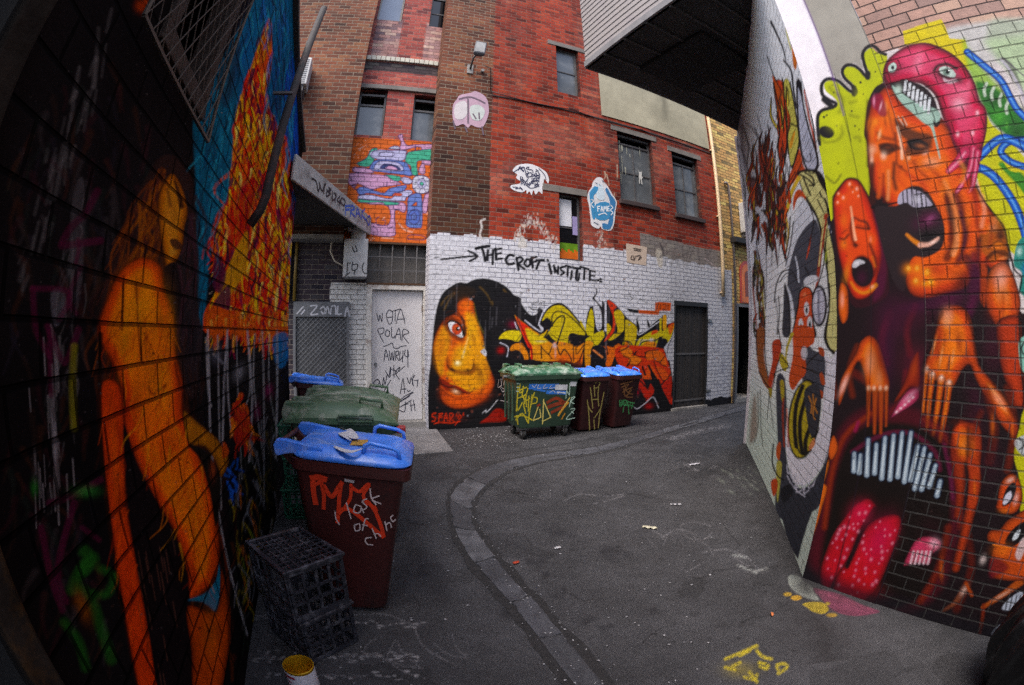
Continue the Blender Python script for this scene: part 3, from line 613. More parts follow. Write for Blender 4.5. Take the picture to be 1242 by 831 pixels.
def paint_near(p, S, Z):
    """the howling figures, nearest wall at the right"""
    p.sheet(0, 0, 1)
    # painted ground of the mural
    low = Z < 3.36 + .12 * np.sin(S * 2.3) ; _flat(p, low, lin('#aaa4a4') * (.9 + .2 * fbm(S * 3, Z * 3, 51))[low][:, None])
    p.sheet(1062, 0, 3.956)
    p.poly('#b8b6b4', '340,140 480,110 720,85 900,60 900,300 500,300 360,210', 4); p.poly('#a0a898', '540,110 720,90 900,80 900,480 620,330', 6)
    p.poly('#c4b426', '130,150 240,112 315,92 335,130 355,185 430,190 445,250 470,340 420,330 330,240 240,205 140,215', .8, 1, False)
    p.poly('#86a84a', '420,190 450,240 520,330 640,460 720,560 720,720 560,560 480,430 440,330', 5, .95)
    p.poly('#a4b894', '520,200 640,330 720,450 900,560 900,200 640,180', 7, .85)
    p.poly('#2c6a2a', '480,400 520,395 600,440 660,520 720,590 760,760 640,660 560,590 510,500', 3); p.spot('#164018', 560, 470, 60, 40, 45, .8); p.spot('#164018', 680, 640, 50, 60, 0, .8); p.spot('#4c9a38', 590, 560, 40, 40, 0, .7); p.spot('#64b048', 630, 600, 8, 20, 0, .6)
    p.poly('#b4b42c', '520,560 560,600 640,670 760,800 900,900 900,1300 640,1200 480,830', 1.2)
    p.poly('#3a7a2a', '590,790 650,790 760,900 760,1000 690,900', 2); p.poly('#c0b830', '600,740 650,760 700,820 640,815', 1.2)
    for a, b in ((525, 430), (560, 450), (598, 480), (630, 515)): p.line('#b8c4b4', [(a + 8, b - 30), (a - 4, b), (a, b + 28)], 14, .9, .9)
    p.poly('#2a2a30', '600,275 650,300 690,380 720,480 690,430 640,350', 1.5, .6); p.line('#b8b4c0', '600,285 640,330 690,420 712,480', 12, 1, .8); p.line('#4a3a50', '610,280 660,320 720,372', 5, .6)
    def blue(q, w): p.line('#0d2450', q, w + 10, .8); p.line('#1b56b0', q, w, .8); p.line('#6ca0d8', q, w * .3, 1, .85)
    blue('440,250 520,315 600,385 650,475 680,525 730,575', 26)
    p.sheet(1062, 200, 3.956)
    blue('712,-120 640,-110 600,-65 640,-20 700,5 760,20', 26); blue('760,-60 690,-100 620,-128 570,-108 520,-60 458,5 520,22 580,68 640,148 680,222 715,320 730,400', 34)
    # ---- dark body field
    p.sheet(0, 0, 1)
    p.poly('#160b10', '985,235 1010,236 1030,216 1048,192 1048,132 1074,100 1160,160 1183,225 1206,260 1221,293 1226,330 1240,380 1330,420 1400,950 930,950 960,700 1003,520', .8)
    # yellow slime with black outline
    p.sheet(985, 40, 5.194)
    p.poly('#a8b02c', '330,180 320,140 345,110 375,95 420,130 470,140 470,200 455,300 400,340 365,400 345,470 335,560 328,640 345,700 345,840 300,900 260,880 200,840 110,900 60,960 50,900 75,830 60,760 50,700 40,650 35,560 40,520 70,490 130,470 160,445 140,410 90,370 75,330 90,305 130,300 170,320 230,370 265,385 280,360 255,320 210,280 195,240 215,215 260,215 300,240 335,280 360,280 360,250 335,200', .8)
    p.line('#15131a', '462,135 430,120 400,90 370,80 335,100 318,140 330,200 350,265 335,270 300,230 260,205 215,205 190,240 205,285 255,335 268,372 230,360 170,305 120,290 85,295 60,330 66,390 110,425 150,445 130,470 70,485 38,520 36,600 45,700', 22, .8)
    p.spot('#121016', 110, 770, 60, 44, 10, 1, 2); p.spot('#121016', 90, 625, 50, 38, 20, 1, 2); p.line('#15131a', '45,640 50,700 62,760 72,850 60,930', 12, .8); p.line('#15131a', '265,385 272,370 262,345', 34, .9); p.line('#15131a', '350,280 352,255', 34, .9); p.line('#15131a', '120,460 75,420', 34, 1)
    for x, y, r in ((75, 530, 8), (92, 518, 6), (155, 586, 6), (250, 492, 6), (270, 586, 6), (305, 312, 8), (322, 385, 5), (275, 722, 9), (237, 744, 8), (202, 748, 4), (136, 375, 5), (398, 245, 5)): p.spot('#15131a', x, y, r, r, 0, 1, 1)
    for q in ('50,660 90,690 150,680 190,640 185,590', '85,900 120,915 170,900 185,860', '110,340 130,370 180,400 195,440 170,500', '240,440 280,430', '240,520 290,530', '270,660 300,660 295,700 270,710'): p.line('#5a5c1c', q, 14, 2.4, .6)
    p.spot('#c4c850', 150, 560, 60, 60, 0, .5); p.spot('#c4c850', 300, 420, 40, 90, 0, .4); p.line('#2a3010', '140,260 200,470 260,760 280,900', 4, .5)
    p.sheet(0, 0, 1)
    p.poly('#a8b02c', '986,180 1052,176 1054,238 1046,238 1030,236 1018,250 1008,268 998,262 994,206', .8)
    p.line('#5a5c1c', '1002,214 1012,222 1020,212', 3, .8, .6)
    # ---- orange giant: upper face
    p.sheet(0, 0, 1)
    p.form('#c2480c', '1053,140 1062,118 1078,104 1092,122 1110,136 1140,148 1156,168 1165,190 1178,215 1193,242 1206,260 1217,280 1221,300 1222,315 1210,332 1195,322 1185,332 1170,350 1150,356 1125,362 1104,356 1096,330 1092,300 1075,246 1058,230 1052,190', 13, '#3a1006', '#d86a22')
    p.sheet(1062, 0, 3.956)
    p.spot('#d8742a', 60, 560, 40, 50, 0, .7); p.spot('#d87a3a', -20, 600, 30, 40, 0, .7); p.spot('#e0a47c', 40, 520, 18, 40, 15, .6); p.spot('#d8a080', 270, 780, 60, 40, 0, .65); p.spot('#d8601a', 250, 700, 60, 50, 0, .6); p.spot('#d06018', 310, 640, 50, 60, 0, .6)
    p.spot('#e0b090', -15, 720, 30, 35, 0, .7); p.spot('#f0d0b8', -18, 770, 12, 30, 0, .6)
    # brow, eyes, nose
    p.poly('#3a241c', '90,570 140,600 200,630 270,650 260,720 200,745 140,740 150,680 110,640', 3, .9); p.poly('#141014', '150,680 200,665 250,690 240,715 180,718', 1.5); p.spot('#9a5a3a', 215, 700, 30, 12, 10, .7); p.spot('#caa090', 240, 735, 22, 12, -30, .6)
    p.line('#b8a89c', '108,560 120,580 135,600', 6, .8, .8); p.line('#b8a89c', '128,560 140,580 150,600', 6, .8, .8)
    p.poly('#2a1a18', '20,700 60,690 95,720 60,745 25,735', 2.2, .9); p.spot('#5a3a2a', 50, 715, 30, 14, 0, .6); p.line('#5a2a10', '10,640 40,660 90,670', 16, 2, .7)
    p.line('#e8c8b0', '105,610 120,680 128,760', (8, 14), 1.4, .85); p.spot('#c86a3a', 150, 765, 26, 30, 0, .8); p.spot('#e0b090', 160, 758, 10, 12, 0, .8); p.spot('#24100a', 120, 800, 14, 9, 0, .9); p.line('#3a1408', '95,640 100,720 105,790 150,825', 10, 1.6, .7)
    # ---- pink monster
    p.poly('#4a1020', '36,340 55,290 105,245 170,212 245,205 315,228 385,270 440,330 475,395 485,425 500,480 528,520 536,575 530,645 515,705 500,770 440,810 380,790 395,745 370,690 350,625 320,560 290,470 250,425 200,398 110,400 70,430 38,400', .8)
    p.form('#b82c4a', '45,335 62,292 110,250 170,220 240,212 310,235 380,275 432,332 465,392 478,425 492,482 520,522 528,572 524,640 510,700 470,735 420,745 385,700 360,625 330,560 300,470 255,415 200,388 110,392 65,400 46,372', 9, '#4a0a1c', '#cc5a78')
    p.spot('#d87a92', 205, 300, 30, 70, 10, .8); p.spot('#c85a78', 150, 260, 70, 25, -20, .6); p.spot('#7a1830', 110, 330, 50, 45, 0, .6); p.spot('#d87890', 420, 440, 60, 30, 20, .6); p.spot('#e0a4b4', 400, 500, 40, 38, 0, .85); p.spot('#c4405a', 480, 610, 40, 50, 0, .6); p.spot('#8a1a34', 360, 560, 40, 60, 30, .6); p.spot('#8a1a34', 450, 690, 70, 24, -10, .6); p.spot('#d86a84', 445, 410, 18, 30, 0, .8)
    for x, y in ((398, 645), (470, 640), (492, 545)): p.spot('#c83c58', x, y, 32, 34, 0, .8); p.spot('#eabcc8', x - 4, y - 2, 10, 15, 0, .9)
    p.spot('#6a1428', 150, 400, 110, 14, 0, .5)
    # its eyes
    p.spot('#141016', 335, 355, 70, 52, 15, 1); p.poly('#b4c4bc', '305,330 330,318 362,328 385,358 372,372 335,362 312,350', .8); p.spot('#5a7064', 340, 345, 18, 18, 0, .9, 1.5); p.spot('#0c0c10', 345, 345, 9, 10, 0, 1, 1); p.spot('#ffffff', 352, 336, 4, 4, 0, 1, .8)
    p.poly('#c8b4bc', '325,372 350,385 385,378 395,390 360,402 330,392', 1.2, .8); p.line('#1a0c14', '280,340 300,315 345,308 390,330', 12, 1.2); p.line('#1a0c14', '300,350 330,372 380,375', 6, .8); p.spot('#1c0e14', 400, 385, 30, 26, 0, .8)
    p.spot('#141016', 80, 335, 34, 45, 20, .95); p.poly('#b0c4bc', '62,320 85,300 100,315 92,340 66,345', .8); p.spot('#1c1c20', 82, 325, 8, 10, 0, 1, 1)
    # jaw and dribble
    p.poly('#1c1016', '70,400 110,395 130,380 200,400 250,430 285,480 300,540 310,590 285,610 240,560 150,490 90,440', 1); p.poly('#93aea2', '80,410 130,450 190,490 250,510 300,530 312,565 290,590 275,580 295,680 310,750 305,755 280,660 262,610 230,590 180,545 130,500 95,450', 1.2); p.spot('#c4d8cc', 110, 430, 20, 24, 0, .8); p.spot('#b4ccbf', 245, 560, 40, 22, 10, .7)
    for k in range(7): x, y = 138 + k * 19, 395 + k * 14; p.line('#c8ccd0', [(x + 8, y - 4), (x + 4, y + 24), (x + 2, y + 44 + 3 * k)], 14, .6); p.line('#15131a', [(x + 16, y), (x + 12, y + 44 + 2 * k)], 4, .5)
    # its tentacles over the cheek
    p.sheet(1062, 200, 3.956)
    for q, w in (('430,-60 400,-20 350,30', 50), ('470,-80 460,0 430,70 390,130', 32), ('490,-60 480,20 465,100 450,130', 28)):
        p.line('#5a1024', q, (w + 8, w * .5 + 6), 1); p.line('#b43a58', q, (w, w * .5), 1.2); p.line('#e09ab0', q, w * .2, 1.2, .7)
    # ---- red screaming head on the pillar
    p.sheet(1000, 200, 5.19)
    p.poly('#2a0c14', '48,240 58,185 105,118 140,84 180,80 220,96 256,150 290,215 318,290 352,400 372,480 390,570 400,680 390,831 200,900 130,760 85,600 62,470', 1.4)
    p.form('#c43e0c', '55,230 66,190 110,122 140,92 176,88 214,102 248,150 278,212 306,290 340,400 360,480 372,560 362,640 338,700 320,790 250,845 180,831 124,700 96,600 72,480 60,350', 9, '#3a0c08', '#d0582a')
    for x, y, r in ((160, 125, 26), (205, 155, 28), (120, 210, 26), (85, 240, 20), (90, 185, 18), (215, 200, 18), (180, 175, 14)): p.spot('#d0603a', x, y, r, r, 0, .8); p.spot('#eab0a0', x - 2, y - 4, r * .4, r * .5, 0, .8)
    p.poly('#4a1430', '300,290 345,400 366,480 380,560 390,680 372,800 310,860 318,760 340,680 352,560 330,420', 3, .85); p.spot('#4a1020', 345, 620, 50, 90, 0, .6)
    p.spot('#d0703a', 120, 350, 30, 50, 0, .5); p.spot('#d88a50', 120, 500, 26, 40, 0, .5); p.spot('#c85a2a', 310, 470, 22, 50, 0, .6); p.spot('#e0907a', 290, 470, 14, 30, 0, .5); p.spot('#c87a1c', 140, 680, 24, 90, 10, .6)
    p.line('#241014', '178,340 165,400 178,470 195,512', 20, 2, .8); p.line('#241014', '190,330 220,350 262,362 280,400', (10, 22), 1.6, .85); p.line('#2a1210', '200,392 235,400 275,404', 12, 1.2, .9); p.line('#6a2410', '205,378 240,386 270,390', 6, 1.2, .8); p.line('#2a1210', '98,462 125,468 150,440', 13, 1.4, .85); p.line('#3a1812', '110,430 140,410', 8, 1.6, .6)
    p.line('#e8b89a', '166,265 176,340 186,420 196,470', (7, 16), 1.4, .85); p.spot('#241010', 196, 505, 24, 14, 0, .85)
    p.spot('#140a10', 240, 672, 72, 102, -6, 1, 3); p.spot('#3a1028', 235, 710, 40, 50, 0, .8); p.poly('#b4b4bc', '175,640 185,608 215,596 245,604 255,618 225,628 195,648', 1); p.spot('#e0e0e8', 205, 618, 16, 10, -15, .8)
    p.line('#c87a2a', '168,740 195,782 240,806 290,790 322,758', (12, 24), 1.6); p.spot('#e0a888', 300, 768, 20, 14, -30, .8); p.line('#1a0a10', '285,500 318,590 322,660 310,700', (18, 10), 2, .85); p.line('#c87030', '300,580 318,640', 10, 1.6, .7)
    p.line('#1a0c14', '60,360 75,520 100,660 130,740 150,800', 8, 1.2, .7)
    p.form('#c25a26', '95,760 120,740 150,800 150,960 110,1000 85,900', 6, '#2a0a06'); p.spot('#d89a88', 112, 850, 16, 60, 0, .7)
    p.line('#0e080c', '300,268 400,250 470,235 545,225', (18, 6), .8)
    p.sheet(1062, 200, 3.956)
    # ---- giant's mouth
    p.poly('#231a1e', '-2,205 60,198 110,190 120,135 180,100 240,118 282,180 322,262 332,335 312,405 240,445 180,445 150,525 135,605 90,565 40,425 12,300', 1.4)
    p.poly('#a09cae', '108,188 114,140 160,116 220,132 258,170 268,196 190,204 150,182', .8)
    for x, y0, y1 in ((130, 130, 188), (150, 120, 185), (172, 118, 192), (196, 122, 204), (218, 134, 204), (240, 152, 202)): p.line('#1c1a24', [(x, y0), (x + 4, y1)], 6, .6)
    p.spot('#d0d0dc', 205, 165, 40, 22, 0, .5); p.spot('#4a1634', 250, 265, 80, 45, -20, .95); p.spot('#8a4a70', 262, 260, 30, 18, -40, .8); p.spot('#0c080c', 255, 340, 60, 36, 0, .9)
    p.line('#c87a3a', '150,335 180,362 215,385', (14, 24), 1.2); p.line('#d8a898', '215,385 260,380 300,352', (24, 12), 1.2); p.spot('#e8d0c8', 275, 372, 24, 8, -20, .7)
    for x, y in ((250, 515), (200, 500), (195, 560), (265, 565), (160, 500)): p.spot('#d0782a', x, y, 34, 32, 0, .8); p.spot('#e4b060', x - 2, y - 4, 12, 14, 0, .8)
    p.spot('#a83c10', 300, 500, 60, 40, 0, .7); p.spot('#301018', 420, 560, 80, 60, -40, .85); p.spot('#34102a', 350, 640, 140, 34, -15, .8)
    p.line('#7a3010', '395,150 425,240 440,320 430,400 390,470', 34, 3, .8); p.line('#2c1018', '405,230 430,320 420,400', 22, 2.4, .85); p.line('#e0a078', '350,200 378,290 388,380 372,430', 20, 2, .8); p.line('#5a1a14', '340,160 360,270 355,360', 18, 2.4, .8); p.line('#4a1434', '470,430 480,520 470,640 440,720', 40, 4, .8); p.line('#8a2a10', '470,220 500,330 480,450', 30, 3.4, .6); p.line('#e08858', '490,90 510,170 540,250', 14, 3, .6)
    p.spot('#d86a1e', 300, 60, 50, 60, 0, .6); p.spot('#e08a4a', 330, 110, 24, 60, 10, .5); p.spot('#d8702a', 445, 250, 26, 70, 10, .6)
    # shoulder and right forearm
    p.poly('#8a4c14', '500,330 530,330 590,270 622,300 634,370 640,430 600,440 560,470 530,440 505,400', 2, .8); p.spot('#3a1c10', 598, 325, 26, 26, 0, .8); p.spot('#c88a6a', 560, 300, 30, 26, 0, .6); p.spot('#c8702a', 590, 385, 34, 26, 0, .8); p.line('#3a1c10', '540,400 590,365 640,395', 9, 1.2, .8); p.line('#2c1410', '530,460 580,420 650,450', 12, 1.5, .8)
    p.form('#bc5018', '555,495 610,465 650,500 680,580 697,665 680,740 650,800 625,840 590,795 550,725 522,645 530,565', 12, '#2a0c06', '#d88a5a'); p.spot('#d8a090', 600, 540, 40, 60, 10, .75); p.spot('#c8481a', 610, 690, 60, 60, 0, .6); p.line('#8a3410', '610,610 612,720 615,790', 10, 2, .6)
    p.poly('#b04812', '505,480 535,500 525,640 520,680 500,620', 2, .7)
    p.poly('#2f7a70', '690,360 735,345 760,420 760,640 690,605 702,520 664,485 668,420', 1); p.spot('#b4d4cc', 690, 415, 16, 24, 0, .8); p.spot('#1c5aa8', 725, 500, 30, 40, 0, .7); p.line('#141018', '640,400 665,500 700,540 690,610', 8, .8)
    p.sheet(1062, 400, 3.956)
    p.form('#a43c0c', '585,-40 690,-60 705,100 720,300 725,380 660,365 640,280 615,230 588,110', 12, '#1c0604'); p.poly('#7fb0a4', '690,50 735,40 735,200 700,190 688,120', .8); p.line('#15131a', '712,60 700,90 712,120 730,110', 7, .6); p.line('#120c10', '690,-60 692,40 700,190 712,320 700,400', 8, .8)
    p.poly('#a8a81e', '712,385 760,385 760,900 700,900 690,720 664,600 690,470', 1); p.poly('#aab0b4', '664,545 690,515 740,510 740,600 700,600', .8); p.line('#15131a', '690,520 712,555 690,575', 6, .6)
    # ---- kneeling arm and hand in the middle
    p.form('#c2500e', '265,90 285,10 300,-60 330,-110 390,-120 440,-90 465,-30 480,60 490,130 500,170 545,225 600,290 650,365 684,440 686,480 662,512 600,455 540,345 480,240 452,170 420,190 385,260 365,285 335,260 310,255 280,240 255,215 232,205 235,150', 11, '#240904', '#d67a38')
    p.spot('#d89a80', 345, -70, 34, 50, 0, .7); p.spot('#d8762a', 360, 60, 50, 60, 10, .7); p.spot('#8a3410', 300, 40, 22, 70, 10, .7); p.spot('#7a2c0c', 440, 120, 24, 50, 20, .7); p.spot('#d89078', 590, 335, 24, 60, -38, .8); p.spot('#7a3008', 640, 440, 26, 50, -30, .6); p.spot('#7a2c0c', 305, 170, 8, 50, 10, .6); p.spot('#7a2c0c', 345, 180, 8, 50, 12, .6)
    for q, w in (('244,195 236,290 228,400', 20), ('272,220 258,340 246,480', 26), ('315,240 298,370 276,505', 30), ('352,262 336,385 308,535', 30)):
        p.line('#1a0a08', q, w + 10, 1); p.line('#a84a14', q, (w, w * .6), 1.2); p.line('#d8823a', q, w * .3, 1.4, .6)
    for x, y in ((244, 190), (272, 215), (315, 232), (352, 255)): p.spot('#d8a488', x, y, 16, 22, 10, .9); p.spot('#f0d8cc', x + 2, y - 4, 7, 9, 0, .8)
    # legs
    p.form('#bc4a0c', '362,485 395,432 440,440 500,462 512,550 505,650 488,840 440,840 446,700 430,640 418,730 400,840 372,720 354,570', 9, '#1c0604', '#cc6a2a'); p.spot('#d88a52', 430, 560, 40, 60, 0, .55); p.spot('#c45a28', 480, 700, 16, 90, 0, .6); p.spot('#401408', 400, 440, 50, 22, -10, .7); p.line('#3a0e24', '335,560 345,700 365,840', 20, 3, .8)
    # the huge open mouth that holds teeth and tongue
    p.sheet(0, 0, 1)
    p.poly('#4a0f1c', '984,690 996,610 1008,545 1030,508 1062,492 1100,494 1140,512 1162,545 1168,600 1160,660 1140,715 1100,745 1040,735', 7, .75); p.poly('#060304', '996,700 1006,620 1018,560 1042,520 1080,512 1120,520 1148,548 1154,600 1148,660 1126,715 1090,738 1040,728', 5, .95)
    for q, w, c_, a_ in (('1000,640 1008,580 1024,530 1056,502', 5, '#8a3414', .6), ('1164,640 1164,580 1150,535 1120,508', 4, '#7a2a1c', .5), ('1035,452 1060,470 1066,500', 9, '#5a1a14', .7), ('1010,400 1006,440 1012,480', 8, '#6a2410', .6), ('1040,420 1030,450 1034,480', 6, '#7a2c10', .5), ('1100,452 1096,480 1084,500', 8, '#6a1c1c', .6), ('1196,470 1206,520 1200,560', 10, '#5a1c10', .6), ('1150,640 1138,690 1116,730', 7, '#7a2a0c', .6), ('1190,500 1176,540 1180,600', 6, '#7a2c0c', .6), ('1222,470 1230,520 1222,570', 8, '#6a240c', .6), ('1172,640 1178,690 1160,740', 8, '#5a1a0c', .6), ('1080,380 1070,410 1074,440', 9, '#5a1428', .6), ('1110,372 1100,400 1104,430', 7, '#6a1c20', .5)): p.line(c_, q, w, 2.6, a_)
    for x, y, a, b_ in ((1062, 470, 3, 9), (1010, 440, 3, 12), (1098, 478, 3, 8), (1204, 515, 3, 14), (1142, 690, 3, 14), (1228, 520, 2, 14)): p.spot('#c8662a', x, y, a, b_, 0, .6)
    p.line('#5a1c34', '1034,548 1060,532 1086,524 1110,528 1134,548 1140,570', 5, 1.6, .7)
    # teeth row
    p.sheet(880, 400, 3.431)
    for a, b, c_, d_ in ((536, 515, 534, 588), (562, 522, 556, 595), (594, 458, 588, 605), (628, 478, 620, 597), (664, 450, 650, 618), (700, 440, 684, 622), (735, 430, 717, 612), (772, 428, 744, 632), (800, 485, 770, 625), (828, 492, 788, 662), (852, 520, 816, 664), (874, 565, 848, 652), (894, 630, 880, 690)):
        p.line('#20304a', [(a, b), (c_, d_)], 25, 1); p.line('#93a3b2', [(a, b), (c_, d_)], (13, 19), .9); p.line('#c8d4dc', [(a - 2, b + 30), (c_ - 1, d_ - 8)], 6, .9, .8)
    # left hand on the pillar
    p.form('#bf5010', '468,300 480,205 540,100 560,50 600,22 640,60 672,165 684,235 658,258 590,252 574,180 550,135 505,240 478,312', 8, '#240904', '#d88048'); p.spot('#d89a78', 600, 140, 26, 60, 5, .6); p.spot('#e0b8b0', 492, 230, 12, 50, 22, .7); p.spot('#d88a60', 640, 200, 18, 40, 0, .6)
    for q, w in (('596,250 592,400', 16), ('622,255 620,430', 20), ('648,252 646,430', 20), ('670,245 668,400', 15)): p.line('#92400f', q, (w, w * .5), 1.2)
    for x in (596, 618, 644, 668): p.spot('#e8bca0', x, 242, 9, 12, 0, .9)
    p.form('#a43c0a', '700,300 742,220 772,130 805,95 808,235 770,240 728,285', 9, '#1c0604'); p.spot('#c85a1c', 785, 160, 16, 50, 8, .6)
    p.form('#b8486a', '688,362 720,300 760,250 798,242 806,280 780,312 740,338 702,362', 6, '#240a16'); p.spot('#e0b0c8', 768, 275, 40, 12, -42, .7)
    for k in range(5): p.spot('#ecd4e0', 712 + k * 17, 342 - k * 15, 9, 6, -40, .8)
    p.line('#7a2040', '540,420 552,385', 14, 1.5, .9); p.line('#5a1c3a', '910,480 935,600 945,700', 14, 2, .8)
    # left edge flames of the body
    p.form('#b0521a', '445,440 462,455 468,500 440,545 425,500', 4, '#1c0805'); p.form('#c06a1a', '425,540 432,570 395,690 360,823 342,823 352,740 390,620', 6, '#1c0805')
    p.sheet(880, 591, 3.431); p.poly('#b8601a', '385,0 420,0 400,80 370,180 325,270 312,250 340,130', 1.6); p.line('#a83c3a', '318,225 325,300', 10, 1.6, .7)
    # tongue
    p.form('#a81630', '492,128 540,72 592,45 628,80 616,112 576,162 540,242 512,322 472,382 430,430 395,402 394,340 420,258 450,188', 10, '#22040c'); p.form('#b01a30', '600,150 660,118 716,114 734,150 722,212 692,282 652,382 612,442 560,482 500,462 445,432 470,352 520,282 560,202', 12, '#22040c')
    p.line('#14060c', '620,90 575,165 535,262 505,330', 20, 1.4); p.line('#2a0812', '512,140 490,230 465,350 440,420', 5, .8, .7)
    p.spot('#c03a54', 560, 110, 50, 60, 30, .5); p.spot('#b0305a', 640, 220, 60, 110, 25, .45); p.spot('#b81c2c', 560, 420, 90, 50, 20, .5)
    p.dots('#dc94a8', '500,150 545,85 590,62 610,85 570,150 530,240 500,320 460,380 425,405 410,350 430,270 460,195', 26, 2.1, .6); p.dots('#dc94a8', '610,160 665,132 710,130 718,160 705,210 675,280 635,380 595,435 555,465 505,445 465,420 485,355 535,285 570,205', 34, 2.2, .6)
    # folds, streaks and gloss of the giant's face and neck
    p.sheet(985, 40, 5.194)
    p.line('#3a140a', '352,430 345,520 338,620 350,720 352,840', 16, 2, .8); p.poly('#7a1838', '372,420 400,385 440,390 462,450 470,520 430,525 400,490 380,470', 2.4, .85); p.spot('#d890a8', 390, 430, 9, 36, 0, .8); p.spot('#e0b0bc', 432, 462, 8, 34, 15, .7)
    p.spot('#dc8a4a', 400, 560, 26, 30, 0, .6); p.spot('#e6b48c', 425, 640, 14, 44, 12, .7); p.spot('#d87a34', 380, 640, 22, 60, 0, .5); p.spot('#5a1c0c', 365, 580, 12, 40, 10, .6); p.spot('#5a1c0c', 460, 560, 12, 50, -8, .5); p.line('#4a160a', '480,500 500,580 520,660', 12, 2, .6)
    p.poly('#2c1410', '420,700 470,690 530,700 560,730 520,745 470,740 430,730', 2, .85); p.spot('#6a3420', 480, 722, 26, 10, 0, .6); p.line('#7a3014', '410,680 470,668 540,685', 10, 2, .6); p.spot('#ecd0bc', 450, 775, 24, 30, 0, .6); p.spot('#c85a1a', 400, 780, 20, 60, 0, .6)
    p.sheet(1000, 200, 5.194)
    for q, w, c_, a_ in (('300,0 296,110 305,230', 34, '#32100c', .85), ('345,30 350,120 340,200', 22, '#c85a14', .8), ('372,60 372,150 378,230', 12, '#5a180c', .8), ('402,40 404,130 400,215', 18, '#d8916a', .75), ('440,-10 436,80 450,150', 22, '#2a1414', .85), ('470,20 468,90 500,130', 16, '#b84a10', .7), ('520,60 600,100 640,150', 26, '#a83c0c', .7), ('560,-20 600,40 660,90', 22, '#4a180c', .5)): p.line(c_, q, w, 2.2, a_)
    p.sheet(1120, 190, 5.196)
    for q, w, c_, a_ in (('150,240 175,340 190,520 150,640', 50, '#3a0f0a', .8), ('130,160 190,280 218,470 190,610', 30, '#dc8a5c', .7), ('200,240 250,400 262,560 225,650', 36, '#431526', .7), ('230,100 300,260 305,480 262,640', 26, '#cc5410', .7), ('300,160 330,300 340,440', 20, '#6a1c0c', .6), ('370,250 384,330 368,440', 24, '#e0957c', .7), ('350,520 345,640 330,760', 34, '#3c0f1c', .75), ('410,330 430,440 420,560', 18, '#7a2a0e', .6), ('270,640 320,740 330,850', 60, '#2c0a22', .8), ('30,60 90,120 130,200', 30, '#7a2208', .5), ('230,30 260,90 240,160', 24, '#e09050', .5)): p.line(c_, q, w, 2.4, a_)
    p.spot('#c87c4e', 450, 400, 34, 36, 20, .7); p.spot('#28100c', 486, 505, 34, 26, 0, .85); p.spot('#d0733a', 470, 570, 40, 24, 0, .7); p.line('#1c0a08', '395,640 440,600 510,600 555,650', 12, 1.4, .85); p.line('#140a08', '335,180 365,250 420,332 478,400 515,470 532,560 548,640', 12, 1, .9); p.spot('#d08a5c', 500, 640, 40, 12, -10, .6)
    for x, y in ((20, 735), (48, 790), (10, 800)): p.spot('#e0a04a', x, y, 20, 20, 0, .8)
    for x, y, a, b_, c_ in ((1085, 385, 26, 30, '#4a1230'), (1070, 430, 18, 40, '#3c0f28'), (1110, 440, 24, 30, '#521428'), (1150, 365, 24, 16, '#4a1230'), (1205, 420, 16, 40, '#3a0c20'), (1110, 470, 16, 22, '#4a0e1c'), (1180, 520, 14, 40, '#3a0c1c'), (1200, 560, 20, 30, '#2c0a18'), (1130, 660, 20, 40, '#2a0816')): p.sheet(0, 0, 1).spot(c_, x, y, a, b_, 0, .55)
    # contour shadows round arms and hands
    p.sheet(1062, 400, 3.956)
    for q, w in (('225,210 238,140 265,80 285,0 320,-80', 14), ('690,470 640,360 560,250 505,170', 10), ('480,120 470,30 440,-70', 12), ('445,470 440,600 442,700', 14), ('395,440 360,500 352,600', 14)): p.line('#0c0608', q, w, 2, .8)
    for x, y, a, b_, r in ((300, 120, 10, 60, 12), (330, 60, 14, 70, 8), (400, 60, 18, 60, -8)): p.spot('#7a2806', x, y, a, b_, r, .6)
    for x, y, a, b_, r in ((280, 80, 7, 50, 14), (315, 130, 8, 60, 10), (370, 130, 10, 50, 8), (340, -40, 26, 40, 0), (570, 300, 10, 50, -38), (610, 370, 9, 46, -38)): p.spot('#e4a070', x, y, a, b_, r, .6)
    p.spot('#3a0c20', 200, -60, 120, 80, 0, .5); p.spot('#2c0a1c', 480, 330, 40, 120, -20, .7); p.spot('#34102c', 60, 120, 40, 200, 0, .4); p.spot('#3a0c16', 150, 420, 120, 20, -10, .5)
    p.sheet(1062, 200, 3.956); p.spot('#3a0e2c', 200, 680, 120, 40, -10, .7); p.spot('#2a0a20', 80, 720, 60, 90, 0, .6); p.spot('#44122e', 480, 560, 40, 110, 0, .6)
    p.sheet(880, 591, 3.431)
    # small feet and faces at the bottom right
    p.form('#b4425e', '740,322 770,250 800,212 850,203 892,220 897,250 862,280 850,322 800,318 760,327', 7, '#1c060c'); p.spot('#d8b0c0', 868, 235, 26, 24, 0, .8)
    for k in range(5): p.line('#d8c0cc', [(770 + k * 18, 318), (782 + k * 18, 268)], 9, 1, .85)
    p.line('#6a3a28', '905,515 955,480 1000,415', (8, 26), 1.6); p.spot('#c4a8a0', 992, 430, 12, 26, 30, .8); p.line('#9a4418', '1000,400 1025,450', 12, 1.2)
    p.line('#9a4a20', '1070,500 1150,450 1225,395', (12, 30), 1.4); p.spot('#c8a898', 1150, 450, 50, 8, -30, .6); p.poly('#a8b0c0', '1150,505 1180,465 1230,435 1235,470 1190,510', 1); p.poly('#98a0b0', '1105,612 1135,575 1165,580 1170,600 1140,620', 1)
    for x in (1165, 1182, 1200, 1216): p.line('#101014', [(x, 510), (x + 12, 450)], 5, .7)
    for x in (1120, 1138, 1155): p.line('#101014', [(x, 622), (x + 6, 580)], 4, .7)
